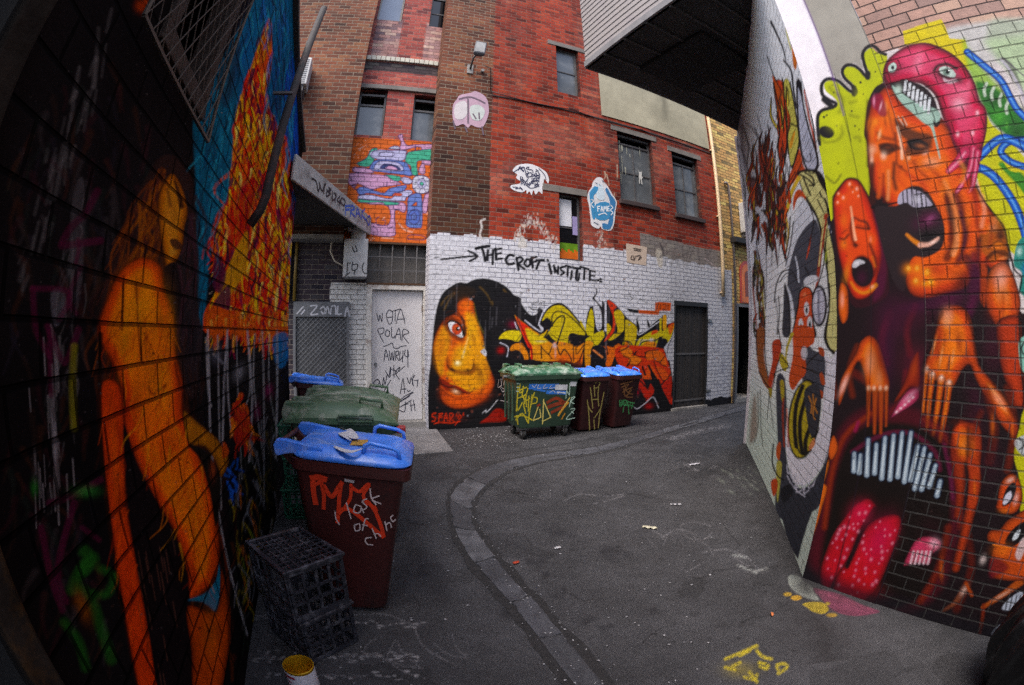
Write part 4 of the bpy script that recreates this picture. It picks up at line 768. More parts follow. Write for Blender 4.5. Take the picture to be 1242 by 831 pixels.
    p.line('#7a2c10', '1055,620 1070,540 1075,490', 12, 1.4, .8); p.line('#8a3a14', '1180,620 1225,520 1242,480', 14, 1.4, .8)
    p.sheet(1150, 560, 6.391)
    p.form('#b24812', '380,300 400,180 450,110 500,90 548,130 575,220 572,320 520,400 430,400 370,360', 8, '#1c0805'); p.poly('#120c12', '420,330 440,230 500,160 530,200 500,300 440,345', 1); p.poly('#c4c4d4', '425,320 445,260 485,230 490,280 445,330', .8); p.spot('#d0b4ac', 480, 145, 40, 22, -30, .8); p.spot('#d8b8b4', 525, 290, 22, 60, 15, .6); p.spot('#c0681c', 440, 380, 50, 26, 0, .6)
    p.form('#ac4a10', '300,570 330,530 400,520 450,460 520,415 610,385 640,640 640,900 340,900 335,720 360,640 310,620', 9, '#1c0805'); p.poly('#0e0a0e', '440,640 470,560 540,490 600,470 600,580 500,660', 1.2); p.poly('#c0c8d0', '500,590 530,540 560,530 540,590 505,610', .8); p.spot('#d0701c', 420, 690, 80, 60, 0, .6); p.line('#d87a3a', '350,645 510,672', 9, .7, .9); p.poly('#c0b4b8', '520,720 570,600 620,600 560,760', 1.4, .8); p.spot('#d0c0c0', 270, 760, 26, 40, 20, .8); p.poly('#5a1424', '330,760 400,750 470,830 330,900', 3, .8)
    p.line('#9a3a0e', '190,0 210,150 190,300 160,430 120,600 60,830', (70, 36), 3); p.line('#8a340e', '80,0 100,200 70,420', (60, 20), 3.4, .9); p.spot('#c0683a', 205, 200, 14, 90, 0, .5)
    chips(p, ['#1a1418', '#3a2a26', '#2a1c1c'], 985, 60, 1240, 420, 110, 1.5, .45); chips(p, ['#2a2224', '#3a2c2a', '#100c0e'], 975, 420, 1240, 780, 120, 1.4, .4)
    # grimy, unpainted foot of the wall
    ft = np.where(Z < .14)[0]; p._put(ft, np.clip((.14 - Z[ft]) / .1, 0, 1) * .8, '#15131a')

def paint_pillar_top(p, S, Z):
    g = S > .262; _flat(p, g, lin('#827f78') * (.8 + .4 * fbm(S[g] * 4, Z[g] * 2.4, 61))[:, None])
    w = S <= .262; _flat(p, w, lin('#c6c2c6') * (.92 + .12 * fbm(S[w] * 4, Z[w] * 2, 63))[:, None])

def paint_far(p, S, Z):
    """lettering mural on the far leg of the corner building"""
    n = fbm(S * 2, Z * 2, 71)
    _flat(p, Z < 9, lin('#d6d8d9') * (.9 + .16 * n)[:, None])
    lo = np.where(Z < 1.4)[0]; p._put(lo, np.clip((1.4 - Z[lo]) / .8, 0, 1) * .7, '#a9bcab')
    hi = np.where(Z > 3.0)[0]; p._put(hi, np.clip((Z[hi] - 3.0) / 1.5, 0, 1) * np.clip((1.9 - S[hi]) / 1.2, 0, 1) * .75, '#4a4450')  # overhang shade painted grey into the upper far end
    p.sheet(895, 100, 5.536)
    for q, w in (('60,270 110,330 160,430 200,560', 10), ('130,220 150,300 170,430', 8), ('40,330 90,480 130,640', 9), ('100,420 150,560 160,700', 12), ('200,360 220,520 230,640', 14), ('30,280 30,440 60,640', 8), ('250,220 290,290 270,420', 8)): p.line('#241c24', q, w, .9, .75)
    p.poly('#84260e', '140,430 190,500 230,600 255,700 250,800 225,860 190,760 165,640 140,520', 1.2); p.poly('#5a1c1a', '70,650 110,640 150,700 150,800 110,840 80,780', 1.2, .9); p.line('#1c1418', '80,660 120,660 150,760 140,830', 10, .8)
    p.poly('#16110f', '238,0 305,0 318,180 335,330 330,480 295,590 262,440 275,320 260,200', .9); p.poly('#bc3a0e', '246,0 298,0 308,180 324,330 318,460 290,560 274,430 284,320 270,200 244,40', .8); p.spot('#d86a2a', 280, 180, 14, 30, 0, .6)
    p.poly('#15120f', '303,0 350,0 402,280 412,420 362,580 334,440 322,300 310,150', .8); p.poly('#b8b04a', '310,0 345,0 395,280 404,420 360,560 342,440 330,300 316,150', .7)
    for k in range(7): p.line('#3a3010', [(318 + k * 6, 40 + k * 52), (352 + k * 7, 0 + k * 52)], 3, .4, .8)
    p.line('#15120f', '330,265 400,298', 10, .6); p.poly('#c88a1c', '345,420 375,330 384,345 360,440', .6)
    p.poly('#17151b', '392,0 425,0 440,150 482,320 532,480 536,570 490,608 440,545 412,420 398,250', .8); p.poly('#abaebc', '402,40 426,100 438,170 474,325 522,485 525,560 490,596 450,540 424,420 408,250', .7); p.line('#b8401a', '446,50 470,200 500,330 525,440', (8, 14), .7); p.line('#8a2a2a', '455,0 470,120 480,230', 6, .6, .8)
    for k in range(7): p.line('#2c2c38', [(440 + k * 10, 400 + k * 16), (460 + k * 8, 340 + k * 22)], 3, .4, .8)
    p.line('#15131a', '440,500 460,530 490,525 485,480', 7, .5); p.line('#2c2c34', '485,180 495,200 490,230 510,240 505,200', 4, .4)
    p.poly('#b8420e', '410,440 440,560 470,600 420,620 330,720 340,640 380,540', .8)
    p.poly('#131013', '400,610 440,590 520,590 560,620 609,700 630,840 640,980 640,1250 590,1250 590,980 560,900 470,840 430,730', .9); p.poly('#c8c27c', '410,625 455,600 515,608 545,670 590,740 612,840 560,842 470,835 440,735', .7)
    for q in ('420,620 470,650 510,690', '450,605 500,640 512,690 480,690', '530,610 560,680 609,760', '440,640 480,740 530,840', '550,740 590,830'): p.line('#16130f', q, 12, .6)
    p.poly('#b84410', '370,800 385,740 420,720 470,790 490,880 480,820 430,770 395,790 375,860', .8); p.line('#c8a41c', '330,860 360,740 410,640', 26, .8); p.poly('#a8380e', '268,860 290,680 310,660 325,760 315,860', .8); p.line('#15120f', '300,600 325,700 320,860', 7, .6); p.line('#15120f', '350,560 345,660 385,600', 7, .6)
    for q in ('255,640 270,560 300,520', '340,640 330,540', '380,520 400,460', '410,480 440,500 420,560'): p.line('#16120f', q, 6, .6)
    p.sheet(890, 0, 3.956)
    p.line('#15131a', '178,105 205,160 235,230 250,290', (12, 5), .7); p.line('#15131a', '240,290 275,340 285,420 300,520', 9, .6); p.poly('#c8681c', '258,100 290,160 305,240 300,330 285,310 275,200', .8); p.line('#c8c040', '245,80 255,160 275,240', 7, .7, .8); p.line('#2a1410', '300,260 325,280 345,400 375,560 395,720', 6, .5); p.poly('#b84a10', '185,360 230,440 245,540 235,640 215,540 200,450', .9); p.line('#16120f', '160,270 190,360 230,440', 5, .5)
    # lower band of lettering at the far corner
    p.sheet(895, 240, 5.192)
    for q, w, c_ in (('95,60 110,160 90,260', 24, '#5a2418'), ('170,90 195,140 190,260 215,330', 26, '#3a2a28'), ('230,60 265,140 268,290', 34, '#b03c10'), ('300,120 318,220 296,370', 18, '#b8941c'), ('120,400 150,500 155,640 170,760', 26, '#9a8a24'), ('130,460 120,600 150,700', 20, '#7a4a1c'), ('100,440 95,560 110,720 120,830', 16, '#8a3a1c')): p.line(c_, q, (w, w * .4), .8); 
    for q in ('175,260 180,420 175,640', '215,330 212,430', '262,300 250,440', '240,640 250,760 245,860', '160,60 200,150 200,280'): p.line('#22201f', q, 6, .7, .8)
    p.spikes(['#7a2408', '#c03c06', '#4a1c14', '#8a7a14', '#b84a0a', '#2a1a18', '#c8a018'], '85,60 150,0 330,0 318,200 292,330 240,280 170,300 110,200', 40, 190, 15, 84, 12)
    p.spikes(['#8a7a1c', '#7a3a10', '#b84a14', '#4a4a24', '#c03c06'], '95,330 130,320 150,520 165,830 100,830', 22, 150, 10, 86, 8)
    # white oval and dark grey inside
    p.poly('#c0c3ca', '300,430 330,300 350,150 390,30 425,15 455,60 475,130 440,300 380,480 340,520', .9)
    p.poly('#3c3e48', '320,450 345,350 372,270 410,205 455,155 492,140 522,240 526,330 520,470 490,520 440,520 392,590 385,720 360,760 330,700 312,560', .8)
    p.line('#cfd4e0', '362,370 378,450 382,530', (6, 12), .6, .9); p.line('#c8ccd6', '300,540 330,620 345,740', (5, 26), .8, .9); p.poly('#b83c14', '430,380 455,250 462,245 450,330 435,380', .5); p.line('#151318', '425,440 440,470 460,520', 10, .6)
    for q, w in (('230,660 240,560 270,480 310,455 350,470 380,540', 8), ('265,530 300,480 340,480 370,520', 6)): p.line('#1c1c20', q, w, .5)
    p.poly('#2c2d36', '290,560 300,540 330,680 330,860 280,860 285,700', .8)
    # cream blade down to the ring
    p.poly('#17140f', '425,0 545,0 575,90 602,250 634,420 648,600 650,860 640,960 610,990 560,940 540,860 570,700 566,580 552,420 524,260 494,130', .9); p.poly('#c8c27c', '438,0 530,0 562,90 590,250 620,420 634,600 638,860 628,950 605,965 575,930 560,860 580,700 578,590 564,420 536,260 506,130', .7)
    for q in ('440,10 500,120 545,280 566,420', '575,540 578,620 565,690', '500,10 540,90'): p.line('#17140f', q, 8, .5)
    p.line('#9a3418', '555,110 535,250 510,440 495,560 470,620', (26, 12), .8); p.line('#c8c27c', '545,140 528,260 510,430', 8, .5, .9); p.poly('#22252e', '560,140 580,140 620,300 650,460 645,560 630,480 590,290', .9); p.spot('#b8b8c4', 572, 185, 8, 12, 0, .9); p.spot('#a8a8b8', 590, 215, 7, 10, 0, .8); p.spot('#b8c824', 552, 370, 12, 50, 10, .7)
    # octopus
    p.spot('#c4c6cc', 460, 520, 48, 30, -20, 1, 1); p.line('#15131a', '420,545 410,560 440,570 470,600', 6, .5)
    p.poly('#17100f', '386,590 425,556 468,585 482,680 478,780 490,880 350,880 358,760 376,670', .9); p.poly('#c24212', '394,595 428,566 460,592 470,680 466,770 474,860 362,860 368,760 384,680', .7); p.spot('#e08a5a', 420, 610, 12, 14, 0, .8)
    for x, y in ((432, 700), (396, 805), (452, 790)): p.spot('#c4c4c8', x, y, 16, 44, 0, 1, 1); p.spot('#15131a', x + 1, y + 8, 7, 18, 0, 1, .8)
    p.spot('#17151b', 512, 680, 50, 132, 0, 1, 1.2); p.spot('#b4b4c2', 510, 680, 38, 112, 0, 1, 1); p.line('#5c5c70', '510,590 505,680 515,780', 16, 1.4, .8); p.spot('#e0e0e8', 495, 640, 8, 40, 0, .7)
    p.sheet(895, 100, 5.536)
    p.spikes(['#8a2c08', '#c44008', '#5a1c10', '#b8861a', '#3a1c18', '#d0560a'], '60,600 140,420 240,430 300,560 330,860 60,860', 36, 210, 17, -86, 14)
    p.spikes(['#c44008', '#d86a0a', '#c8b030'], '250,120 330,40 360,200 330,420 270,420', 12, 200, 14, -88, 8)
    p.sheet(895, 100, 5.536)
    for q, w in (('238,0 262,110 290,200 308,330', 10), ('305,0 316,160 330,330 338,480', 9), ('350,0 400,270 412,420 366,580', 9), ('396,0 402,200 418,400 446,548 490,610 538,572 530,470 480,320 438,140 424,0', 9), ('600,700 560,620 520,590 440,590 400,615', 11), ('140,430 175,560 230,700 262,860', 9), ('262,440 280,340 264,200', 9), ('330,740 380,640 420,560', 8), ('70,650 110,640 150,700 155,800', 9), ('40,300 70,420 60,560', 7), ('110,300 150,400 190,540', 7), ('230,560 260,640 280,760', 7)): p.line('#100c0e', q, w, .5, .95)
    for q, w in (('10,420 50,520 80,660', 8), ('30,620 50,740 40,840', 10), ('90,500 130,640 140,760', 9), ('200,700 215,780 205,860', 8), ('300,470 322,560 318,640', 8)): p.line('#1c1416', q, w, .6, .9)
    p.sheet(895, 240, 5.192)
    for q, w in (('75,20 105,100 100,200 85,280', 10), ('150,80 190,90 205,160 195,260', 12), ('215,120 240,60 268,120 275,220 262,300', 9), ('296,380 320,250 330,120', 8), ('120,260 125,420 160,520 175,700', 7), ('105,420 130,520 120,640', 7), ('255,620 262,720 250,860', 7), ('330,860 322,700 300,560', 7), ('500,560 540,420 560,200', 8), ('660,600 650,460 600,300', 10), ('350,150 330,300 300,430', 7), ('455,60 478,150 446,300', 7)): p.line('#120e10', q, w, .5, .95)
    # ---- lower sheet: ring, bee, drips
    p.sheet(890, 400, 3.956)
    p.poly('#32343e', '203,245 245,235 255,420 250,560 262,660 300,748 345,756 400,702 452,600 470,480 500,470 480,640 440,720 400,860 210,900 212,600', .9)
    p.poly('#d2d0da', '436,130 470,140 502,95 498,300 490,400 452,580 402,690 342,745 290,730 260,640 248,520 262,420 290,560 330,622 380,562 420,420 436,250', .7); p.line('#3a2a58', '497,140 494,330 488,420 450,590 430,650', 5, .5, .8)
    p.poly('#3c3e48', '330,80 345,60 385,100 435,125 437,250 420,330 380,260 330,245', .8); p.poly('#b8430f', '288,-10 372,-10 386,60 342,100 347,200 312,250 282,290 264,235 284,120', .7); p.spot('#b8b8c0', 338, 112, 16, 32, 0, .9, 1); p.line('#16120f', '350,170 372,140 430,95', 6, .5); p.line('#16120f', '330,180 390,205 430,225', 6, .5); p.poly('#a8441a', '412,215 425,205 440,260 420,260', .5); p.poly('#a8441a', '405,85 430,90 435,125 415,120', .5); p.poly('#a8441a', '408,290 430,300 425,330 405,330', .5)
    p.spot('#141210', 336, 430, 76, 192, 6, 1, 1.2); p.spot('#aa981a', 334, 430, 66, 182, 6, 1, 1)
    for q in ('330,270 300,360 292,470 300,560', '345,330 320,420 318,520 330,590', '365,470 345,530 345,590'): p.line('#15120e', q, 20, .8)
    p.line('#15120e', '300,560 330,600 370,580', 8, .8); p.poly('#2e2f36', '340,290 400,260 420,340 410,440 382,520 360,480 345,380', .7)
    for q in ('360,320 375,360 370,400', '380,310 385,360 400,400', '395,330 380,400 390,430'): p.line('#b8741c', q, 6, .6, .9)
    p.poly('#c87a4a', '360,560 385,520 390,550 365,580', .8); p.line('#141414', '370,520 400,500 410,470', 5, .5)
    p.sheet(890, 600, 3.956); p.poly('#2c2e37', '205,-12 402,-12 385,60 352,150 325,240 308,310 262,240 225,90', .8, 1, False); p.sheet(890, 400, 3.956)
    for k, q in enumerate(('255,650 260,690 275,670', '270,690 285,720 300,695', '285,730 300,735 290,760 310,755', '305,745 300,780 325,770', '325,735 340,790', '345,740 335,785 360,770', '365,725 360,760 385,740', '390,720 380,750', '255,700 290,760 340,800')): p.line('#b8b8c8', q, 6, .5, .9)
    p.poly('#8a4a1c', '110,0 150,0 145,120 165,230 180,290 150,270 120,200 108,100', .9); p.poly('#a83410', '185,60 225,50 225,120 200,200 180,280 165,240 185,150', .8); p.poly('#a8981c', '225,110 262,160 245,200 220,160', .6); p.line('#a8981c', '280,20 255,90 248,170', (16, 6), .6)
    for q in ('120,200 180,285 205,180 230,110', '195,230 200,205 270,180', '230,130 265,175', '108,0 110,120', '150,0 150,120 165,230', '215,0 230,90'): p.line('#1c1210', q, 5, .5)
    for q in ('128,290 130,460 140,560', '170,310 190,470', '170,310 160,430', '115,300 118,440 100,540', '232,250 240,330'): p.line('#1c2018', q, 4, .5, .85)
    p.poly('#8a7a18', '165,285 185,285 178,330', .6); p.poly('#9c8a1c', '222,250 240,250 242,330 230,340', .7); p.line('#8a2c14', '238,330 235,420 242,560', 8, .7); p.line('#c45a3a', '255,380 262,560', 7, .7, .7)
    p.poly('#b44a14', '205,560 225,540 220,620 205,610', .6); p.poly('#a8a040', '205,640 230,640 225,720 210,830 205,760', .7); p.poly('#b44010', '178,730 205,715 210,760 190,800', .7); p.line('#141418', '190,550 185,640 210,700 240,720', 7, .6); p.poly('#15161c', '225,770 270,740 285,780 240,830', 1)
    # bare brown bricks showing at the far foot
    p.sheet(820, 360, 4.157); p.poly('#7a5a48', '385,540 400,500 410,600 405,700 370,730', 2.4, .7)

def paint_left(p, S, Z):
    """burning figure on the dark wall at the left"""
    n = fbm(S * 2.2, Z * 2.2, 81)
    _flat(p, Z < 99, lin('#131012') * (.35 + 1.2 * n)[:, None])
    p.sheet(0, 0, 1)
    # grey runs of old paint
    for k in range(44):
        t = RNG.random(); x = 125 - 95 * t + RNG.normal(0, 9); y = 30 + 300 * t + RNG.normal(0, 14)
        p.line('#8a8688', [(x, y), (x - RNG.uniform(2, 9), y + RNG.uniform(12, 40))], RNG.uniform(1.5, 5), 1.8, .13)
    for k in range(26):
        x, y = RNG.normal(62, 12), RNG.uniform(390, 600); p.line('#7d787c', [(x, y), (x + 2, y + RNG.uniform(12, 60))], RNG.uniform(.8, 2.6), .5, .5)
    p.poly('#4e4a4e', '88,240 100,215 103,260 100,330 92,380 84,330', 2, .5); p.poly('#55525a', '62,355 78,352 80,380 66,395', 1.5, .6); p.line('#77747a', '62,480 66,530 70,590', 6, 1.2, .6)
    # older layers of paint, scuffs and runs over the dark bricks
    p.sprinkle(['#2a1c16', '#3a2014', '#24202a', '#3a3436', '#1c2420', '#32161c'], '10,180 120,40 200,180 150,330 110,420 115,600 160,800 60,760 10,600', 170, 60, 7, 92, 14, 2.0, .35)
    p.sprinkle(['#5a5658', '#48444a', '#6a6668'], '70,330 100,200 115,240 96,420 90,560 70,620 56,480', 46, 44, 2.6, 94, 6, 1.0, .3)
    p.sprinkle(['#4a1a0c', '#5a2a10', '#3a1a10', '#2a1c1c', '#6a3410'], '110,430 150,300 205,200 245,220 246,520 290,620 290,800 200,820 130,640', 150, 70, 5, 96, 9, 1.8, .35)
    # blue sky behind the flames
    p.poly('#125a84', '300,20 336,-30 356,-30 358,120 360,420 348,430 300,400 262,300 284,140', 2); p.poly('#0e48a4', '345,130 352,60 360,120 362,300 352,290', 1.5); p.poly('#1d5688', '330,330 350,260 360,320 356,420 344,430', 2, .8)
    p.poly('#125e7c', '236,130 268,75 300,15 318,-10 312,40 292,100 285,150 282,230 266,262 256,300 246,398 238,350 238,240', 2); p.spot('#1a4a9a', 297, 60, 12, 60, 15, .5); p.poly('#1d1c24', '262,100 282,50 292,60 276,130', 3, .6)
    # flames
    FL = '326,22 330,60 326,95 322,118 336,150 346,165 352,190 357,250 352,320 350,370 345,402 322,398 300,402 250,404 252,380 262,352 256,290 264,258 276,240 282,190 286,140 300,95'
    p.poly('#c43c06', FL, 1.2); p.poly('#cc8408', '282,190 286,140 302,90 324,30 328,70 316,100 300,110 292,170 290,260 280,240', 1.4); p.poly('#c05a10', '326,26 330,70 322,115 312,100 316,60', 1.2)
    p.sprinkle(['#d89a10', '#c82808', '#5a1038', '#d84c08', '#b01018', '#e0a818', '#7a1038', '#d85a10', '#c88a18', '#c82808', '#d84c08'], FL, 420, 44, 4.2, 97, 8, .6, .9)
    p.sprinkle(['#e8b428', '#40102a', '#e06a18', '#8a0c1c', '#f0c860', '#2a1020'], FL, 330, 30, 2.4, 95, 9, .5, .9)
    p.poly('#b0201c', '278,250 300,215 310,235 304,275 290,300 276,290', 2.2, .75); p.poly('#c08812', '283,310 300,280 296,330 268,372 262,362', 1.6, .9); p.poly('#4a1434', '262,305 274,330 268,355 258,345', 1.4, .9); p.poly('#4a1434', '258,370 278,345 278,378 266,378', 1.2, .9); p.poly('#c04c12', '256,372 275,376 292,380 288,402 252,405', 1.4)
    p.sprinkle(['#c8561a', '#c02c1a', '#d08a3a'], '250,380 352,370 352,405 250,405', 60, 30, 4, 96, 8, .7, .9)
    p.sprinkle(['#2a6ab0', '#0e3a80', '#184a6a', '#2a86a0', '#101a30'], '300,20 336,-30 356,-30 358,120 360,300 350,200 338,150 322,115 330,60 322,20', 120, 50, 3, 94, 6, .6, .6)
    p.sprinkle(['#2a86a0', '#0e3a5a', '#18506a', '#0c2430'], '240,180 285,60 300,40 286,150 278,235 262,262 255,300 245,390', 90, 60, 3, 100, 6, .6, .6)
    # hanging bits under the flames
    for x, h in ((262, 22), (288, 14), (305, 10), (333, 16), (345, 18)): p.poly('#b84a14', [(x - 9, 396), (x + 9, 396), (x, 400 + h)], .8, .95, False)
    p.poly('#1c5f90', '332,408 348,405 347,440 338,446 332,430', 1.6, .9)
    for x in (250, 264, 276, 287, 300, 309, 318, 327, 336): p.line('#8c8a8c', [(x, 400 + RNG.uniform(0, 10)), (x + RNG.normal(0, 1.5), 470), (x + RNG.normal(4, 3), 520 + RNG.uniform(-30, 100))], RNG.uniform(1, 2.6), .6, .7)
    for q in ('252,400 254,470 255,520 262,600 276,680 300,770', '276,400 272,460 270,540', '300,400 306,480 302,560'): p.line('#97959a', q, 2.2, .6, .7)
    p.spot('#77767c', 290, 452, 7, 12, 20, .7); p.spot('#5a5a64', 262, 428, 8, 14, 0, .6); p.line('#6a6a74', '255,425 270,440', 3, 1, .6)
    # red and blue scrawl
    p.sprinkle(['#a8281a', '#b84a1c', '#8a1c1c', '#c06a20'], '278,500 292,478 304,505 305,535 292,540 284,520', 44, 26, 5, 78, 22, .7, .9); p.poly('#9a2418', '284,500 296,495 304,530 290,535', 2, .7); p.sprinkle(['#1c4a9a', '#2a5ac0'], '270,565 290,555 286,595 276,600', 14, 20, 4, 60, 30, .6, .9); p.sprinkle(['#8a7a1c', '#6a7a1c', '#a85a1c'], '278,600 300,560 312,640 300,760 290,700', 36, 30, 3, 88, 12, .6, .6); p.spot('#6a1440', 326, 474, 6, 10, 0, .8); p.spot('#6a1440', 312, 500, 5, 12, 0, .6)
    # ---- figure
    p.poly('#2a1a18', '120,400 130,330 150,270 178,215 196,190 220,195 236,240 240,330 240,470 222,470 212,390 198,330 170,320 140,360 124,470', 2.4)
    p.sprinkle(['#5a2a12', '#7a3a12', '#3a1c18', '#4a2018', '#8a4a14'], '125,400 150,275 190,200 205,200 200,310 165,310 138,370', 90, 80, 4, 104, 8, .8, .7)
    p.sprinkle(['#2a2024', '#3a2028', '#1c181c'], '214,200 238,240 244,420 226,430 215,330', 50, 90, 5, 92, 4, .8, .7)
    p.form('#b4641a', '193,236 205,212 214,214 224,236 228,258 224,276 222,296 216,314 208,326 200,322 196,296 192,262', 7, '#3a1a0a', '#c8842a'); p.spot('#c07a2a', 206, 260, 9, 30, 5, .6); p.line('#2a140c', '212,220 217,236 220,250', (3, 7), 1.2, .9); p.line('#3a1a10', '203,230 207,250', 4, 1.2, .6); p.poly('#3a2018', '206,292 214,290 222,300 212,303', 1, .9); p.spot('#c08a34', 210, 306, 5, 5, 0, .8); p.line('#4a2410', '196,300 200,322 210,328', 4, 1.2, .8)
    p.poly('#141014', '200,324 214,320 220,360 214,388 206,372 198,340', 1.6)
    p.form('#d64a02', '118,405 128,366 145,330 170,312 195,322 200,352 211,380 214,430 222,462 222,500 233,522 246,562 259,602 265,640 266,682 258,706 240,724 226,726 228,700 217,660 204,632 186,602 166,562 152,522 146,470 136,440', 12, '#541805', '#e88406', 2.6, .95)
    p.spot('#e08a08', 172, 370, 26, 40, 10, .7); p.spot('#e07808', 195, 440, 16, 40, 0, .6); p.spot('#e84e08', 205, 540, 26, 50, -25, .6); p.spot('#e46a08', 240, 620, 14, 60, -10, .6); p.spot('#c0801c', 205, 400, 8, 40, 0, .6); p.spot('#a82c0c', 160, 500, 20, 40, 0, .6); p.spot('#c88a1c', 152, 400, 8, 50, 5, .5)
    for q in ('165,345 168,400 172,440', '150,335 148,400', '180,470 186,478 200,468', '212,440 218,470'): p.line('#5a1c0c', q, 3.2, 1.2, .7)
    p.form('#c43c04', '120,470 146,468 152,540 154,610 166,680 180,760 195,850 172,850 150,745 137,660 125,560', 7, '#3a1006', None, 2.6, .9); p.line('#1a0c08', '122,405 121,480 124,560 136,660 150,750', 5, 1, .9); p.spot('#b8541a', 140, 560, 8, 90, -4, .5)
    p.poly('#120c0e', '150,515 166,562 188,604 206,636 220,670 230,720 236,850 196,850 180,760 165,680 154,600', 1.4)
    for k in range(20): x, y = RNG.uniform(165, 215), RNG.uniform(640, 820); p.line('#5a3a30', [(x, y), (x + 5, y + 30)], 1.6, .6, .4)
    p.form('#9a5c18', '222,498 240,512 262,530 272,545 278,560 268,580 262,562 248,542 228,538', 6, '#2a1408'); p.poly('#17120f', '228,540 248,545 262,566 268,590 262,640 255,600 244,560', 1.4); p.spot('#8a3a1c', 258, 570, 4, 14, 0, .7); p.poly('#a8401a', '270,535 278,548 270,556', 1, .9)
    p.poly('#14607c', '266,684 268,742 246,730 228,728 248,720 262,704', 1); p.form('#a83f0c', '227,735 262,742 268,690 276,720 280,750 276,800 264,850 236,850 232,790', 10, '#3a1206'); p.spot('#a8561a', 255, 770, 14, 40, 0, .5)
    p.line('#5c2410', '268,650 276,700 278,780', 3, .9, .7)
    # brushy streaks, runs and flakes over the figure
    p.sprinkle(['#8a2404', '#e07a0a', '#b83c04', '#5a1804', '#d89018'], '125,410 150,340 190,330 210,390 216,450 236,530 262,620 262,700 230,700 210,640 170,560 148,470', 130, 46, 2.4, 96, 12, .9, .4)
    p.sprinkle(['#8a2404', '#d8500a', '#5a1804'], '122,470 146,470 156,610 190,830 172,830 140,680', 50, 46, 2.2, 94, 8, .9, .4)
    chips(p, ['#1a1418', '#2a1c18', '#0e0c0e'], 120, 350, 270, 780, 90, 1.9, .7); chips(p, ['#3a3638', '#4a4648', '#0c0a0c'], 10, 60, 240, 800, 200, 1.6, .5); chips(p, ['#141018', '#b8a48a', '#2a1a1c'], 245, 100, 350, 420, 90, 1.4, .6)
    # tags
    for q, w in (('75,298 122,292', 9), ('76,294 86,276 104,258 118,232', 9), ('92,320 96,300 95,290', 5), ('40,350 78,352 84,364 72,388', 7), ('40,350 44,400 60,432', 7), ('98,324 84,360 92,380', 6), ('58,395 78,440 95,400', 8), ('60,400 62,480', 6), ('50,640 62,700 76,740', 8), ('90,610 70,690 80,730', 8), ('60,610 90,600 122,582', 8), ('100,640 120,655', 6)): p.line('#48102c', q, w, 1.6, .6)
    p.spot('#1c5a1c', 42, 592, 5, 12, 0, .9); p.spot('#2a6a2a', 104, 596, 18, 8, 0, .8)
    for q, w in (('88,715 95,698 108,678 102,668', 14), ('100,715 112,730 120,755 135,800', 12), ('112,678 102,690', 16), ('78,755 96,780 104,810', 10), ('122,690 138,700 130,720 115,720', 9)): p.line('#1f5a1a', q, w, 3.4, .5)
    p.spot('#8a4a10', 100, 735, 9, 22, -20, .8); p.line('#6a6418', '90,420 88,470 90,520', 8, 2, .7)
    p.sprinkle(['#1c2a1c', '#6a5a1c', '#3a3a3a', '#7a7a80'], '290,560 330,470 336,620 310,700 300,780 284,700', 80, 44, 2.6, 86, 8, .7, .5)
    p.sheet(180, 0, 3.956); p.poly('#b04014', '-20,0 8,0 -2,18 -14,16', 1.2)
    p.sheet(0, 0, 3.956); p.spot('#b03c10', 678, 30, 30, 34, 0, .95)
# ------------------------------------------------------------------ shared materials
M = {}
M['brick'] = brick_mat('facade_brick', .24, .086, .007, .9, .7, .44, .4, .34, .014)
M['brick_side'] = brick_mat('corner_brick', .238, .083, .0065, .8, .7, .22, .12, .2, .012)
M['block'] = brick_mat('old_painted_block', .29, .12, .0075, 1.0, .85, .3, .1, .35, .03, 7, .55, .06, .16, .03)
M['render'] = attr_mat('smooth_render', .75, .15, .12, .14, .25, 5, 120, .004)
M['concrete'] = plain('concrete', '#7d7a76', .8, var=.25, scale=3, bump=.4, bscale=40, dirt='#46423f', dscale=1.6)
M['lintel'] = plain('stone_lintel', '#6c6762', .8, var=.25, scale=5, bump=.4, dirt='#55504c', dscale=3)
M['dark'] = plain('dark_void', '#0b0b0c', .9, var=.2, bump=0)
M['frame'] = plain('old_steel_frame', '#4c4a4b', .55, var=.3, scale=12, dirt='#2a2422', dscale=9)
M['wframe'] = plain('weathered_window_frame', '#8a8784', .6, var=.3, scale=12, dirt='#4a4440', dscale=9)
M['glass'] = plain('dusty_window_glass', '#565b60', .18, var=.25, scale=2.5, bump=.05, bscale=6, dirt='#8a8c8c', dscale=4, damt=.4)
M['glass_bright'] = plain('pale_window_blind', '#6f7c90', .25, var=.12, scale=2, bump=.05)
M['glass_dark'] = plain('dark_window_glass', '#121317', .08, var=.3, scale=3, bump=.03)
M['white_metal'] = plain('white_painted_metal', '#b4b2b0', .45, var=.14, scale=5, bump=.1, dirt='#6a5c50', dscale=5, damt=.55)
M['galv'] = plain('galvanised_steel', '#7d7f82', .4, .7, var=.25, scale=14, dirt='#4a3c34', dscale=8)
M['rust'] = plain('rusted_steel', '#4a3018', .75, .2, var=.45, scale=10, bump=.6, dirt='#241409', dscale=5)
M['black_plastic'] = plain('black_plastic', '#15161a', .42, var=.3, scale=10, bump=.1, dirt='#4a494c', dscale=9, damt=.35)
M['cable'] = plain('black_cable', '#101012', .5, bump=0)
M['timber'] = plain('dark_weathered_boards', '#211c1a', .75, var=.4, scale=9, bump=.5, bscale=30, dirt='#0c0a0a', dscale=4)

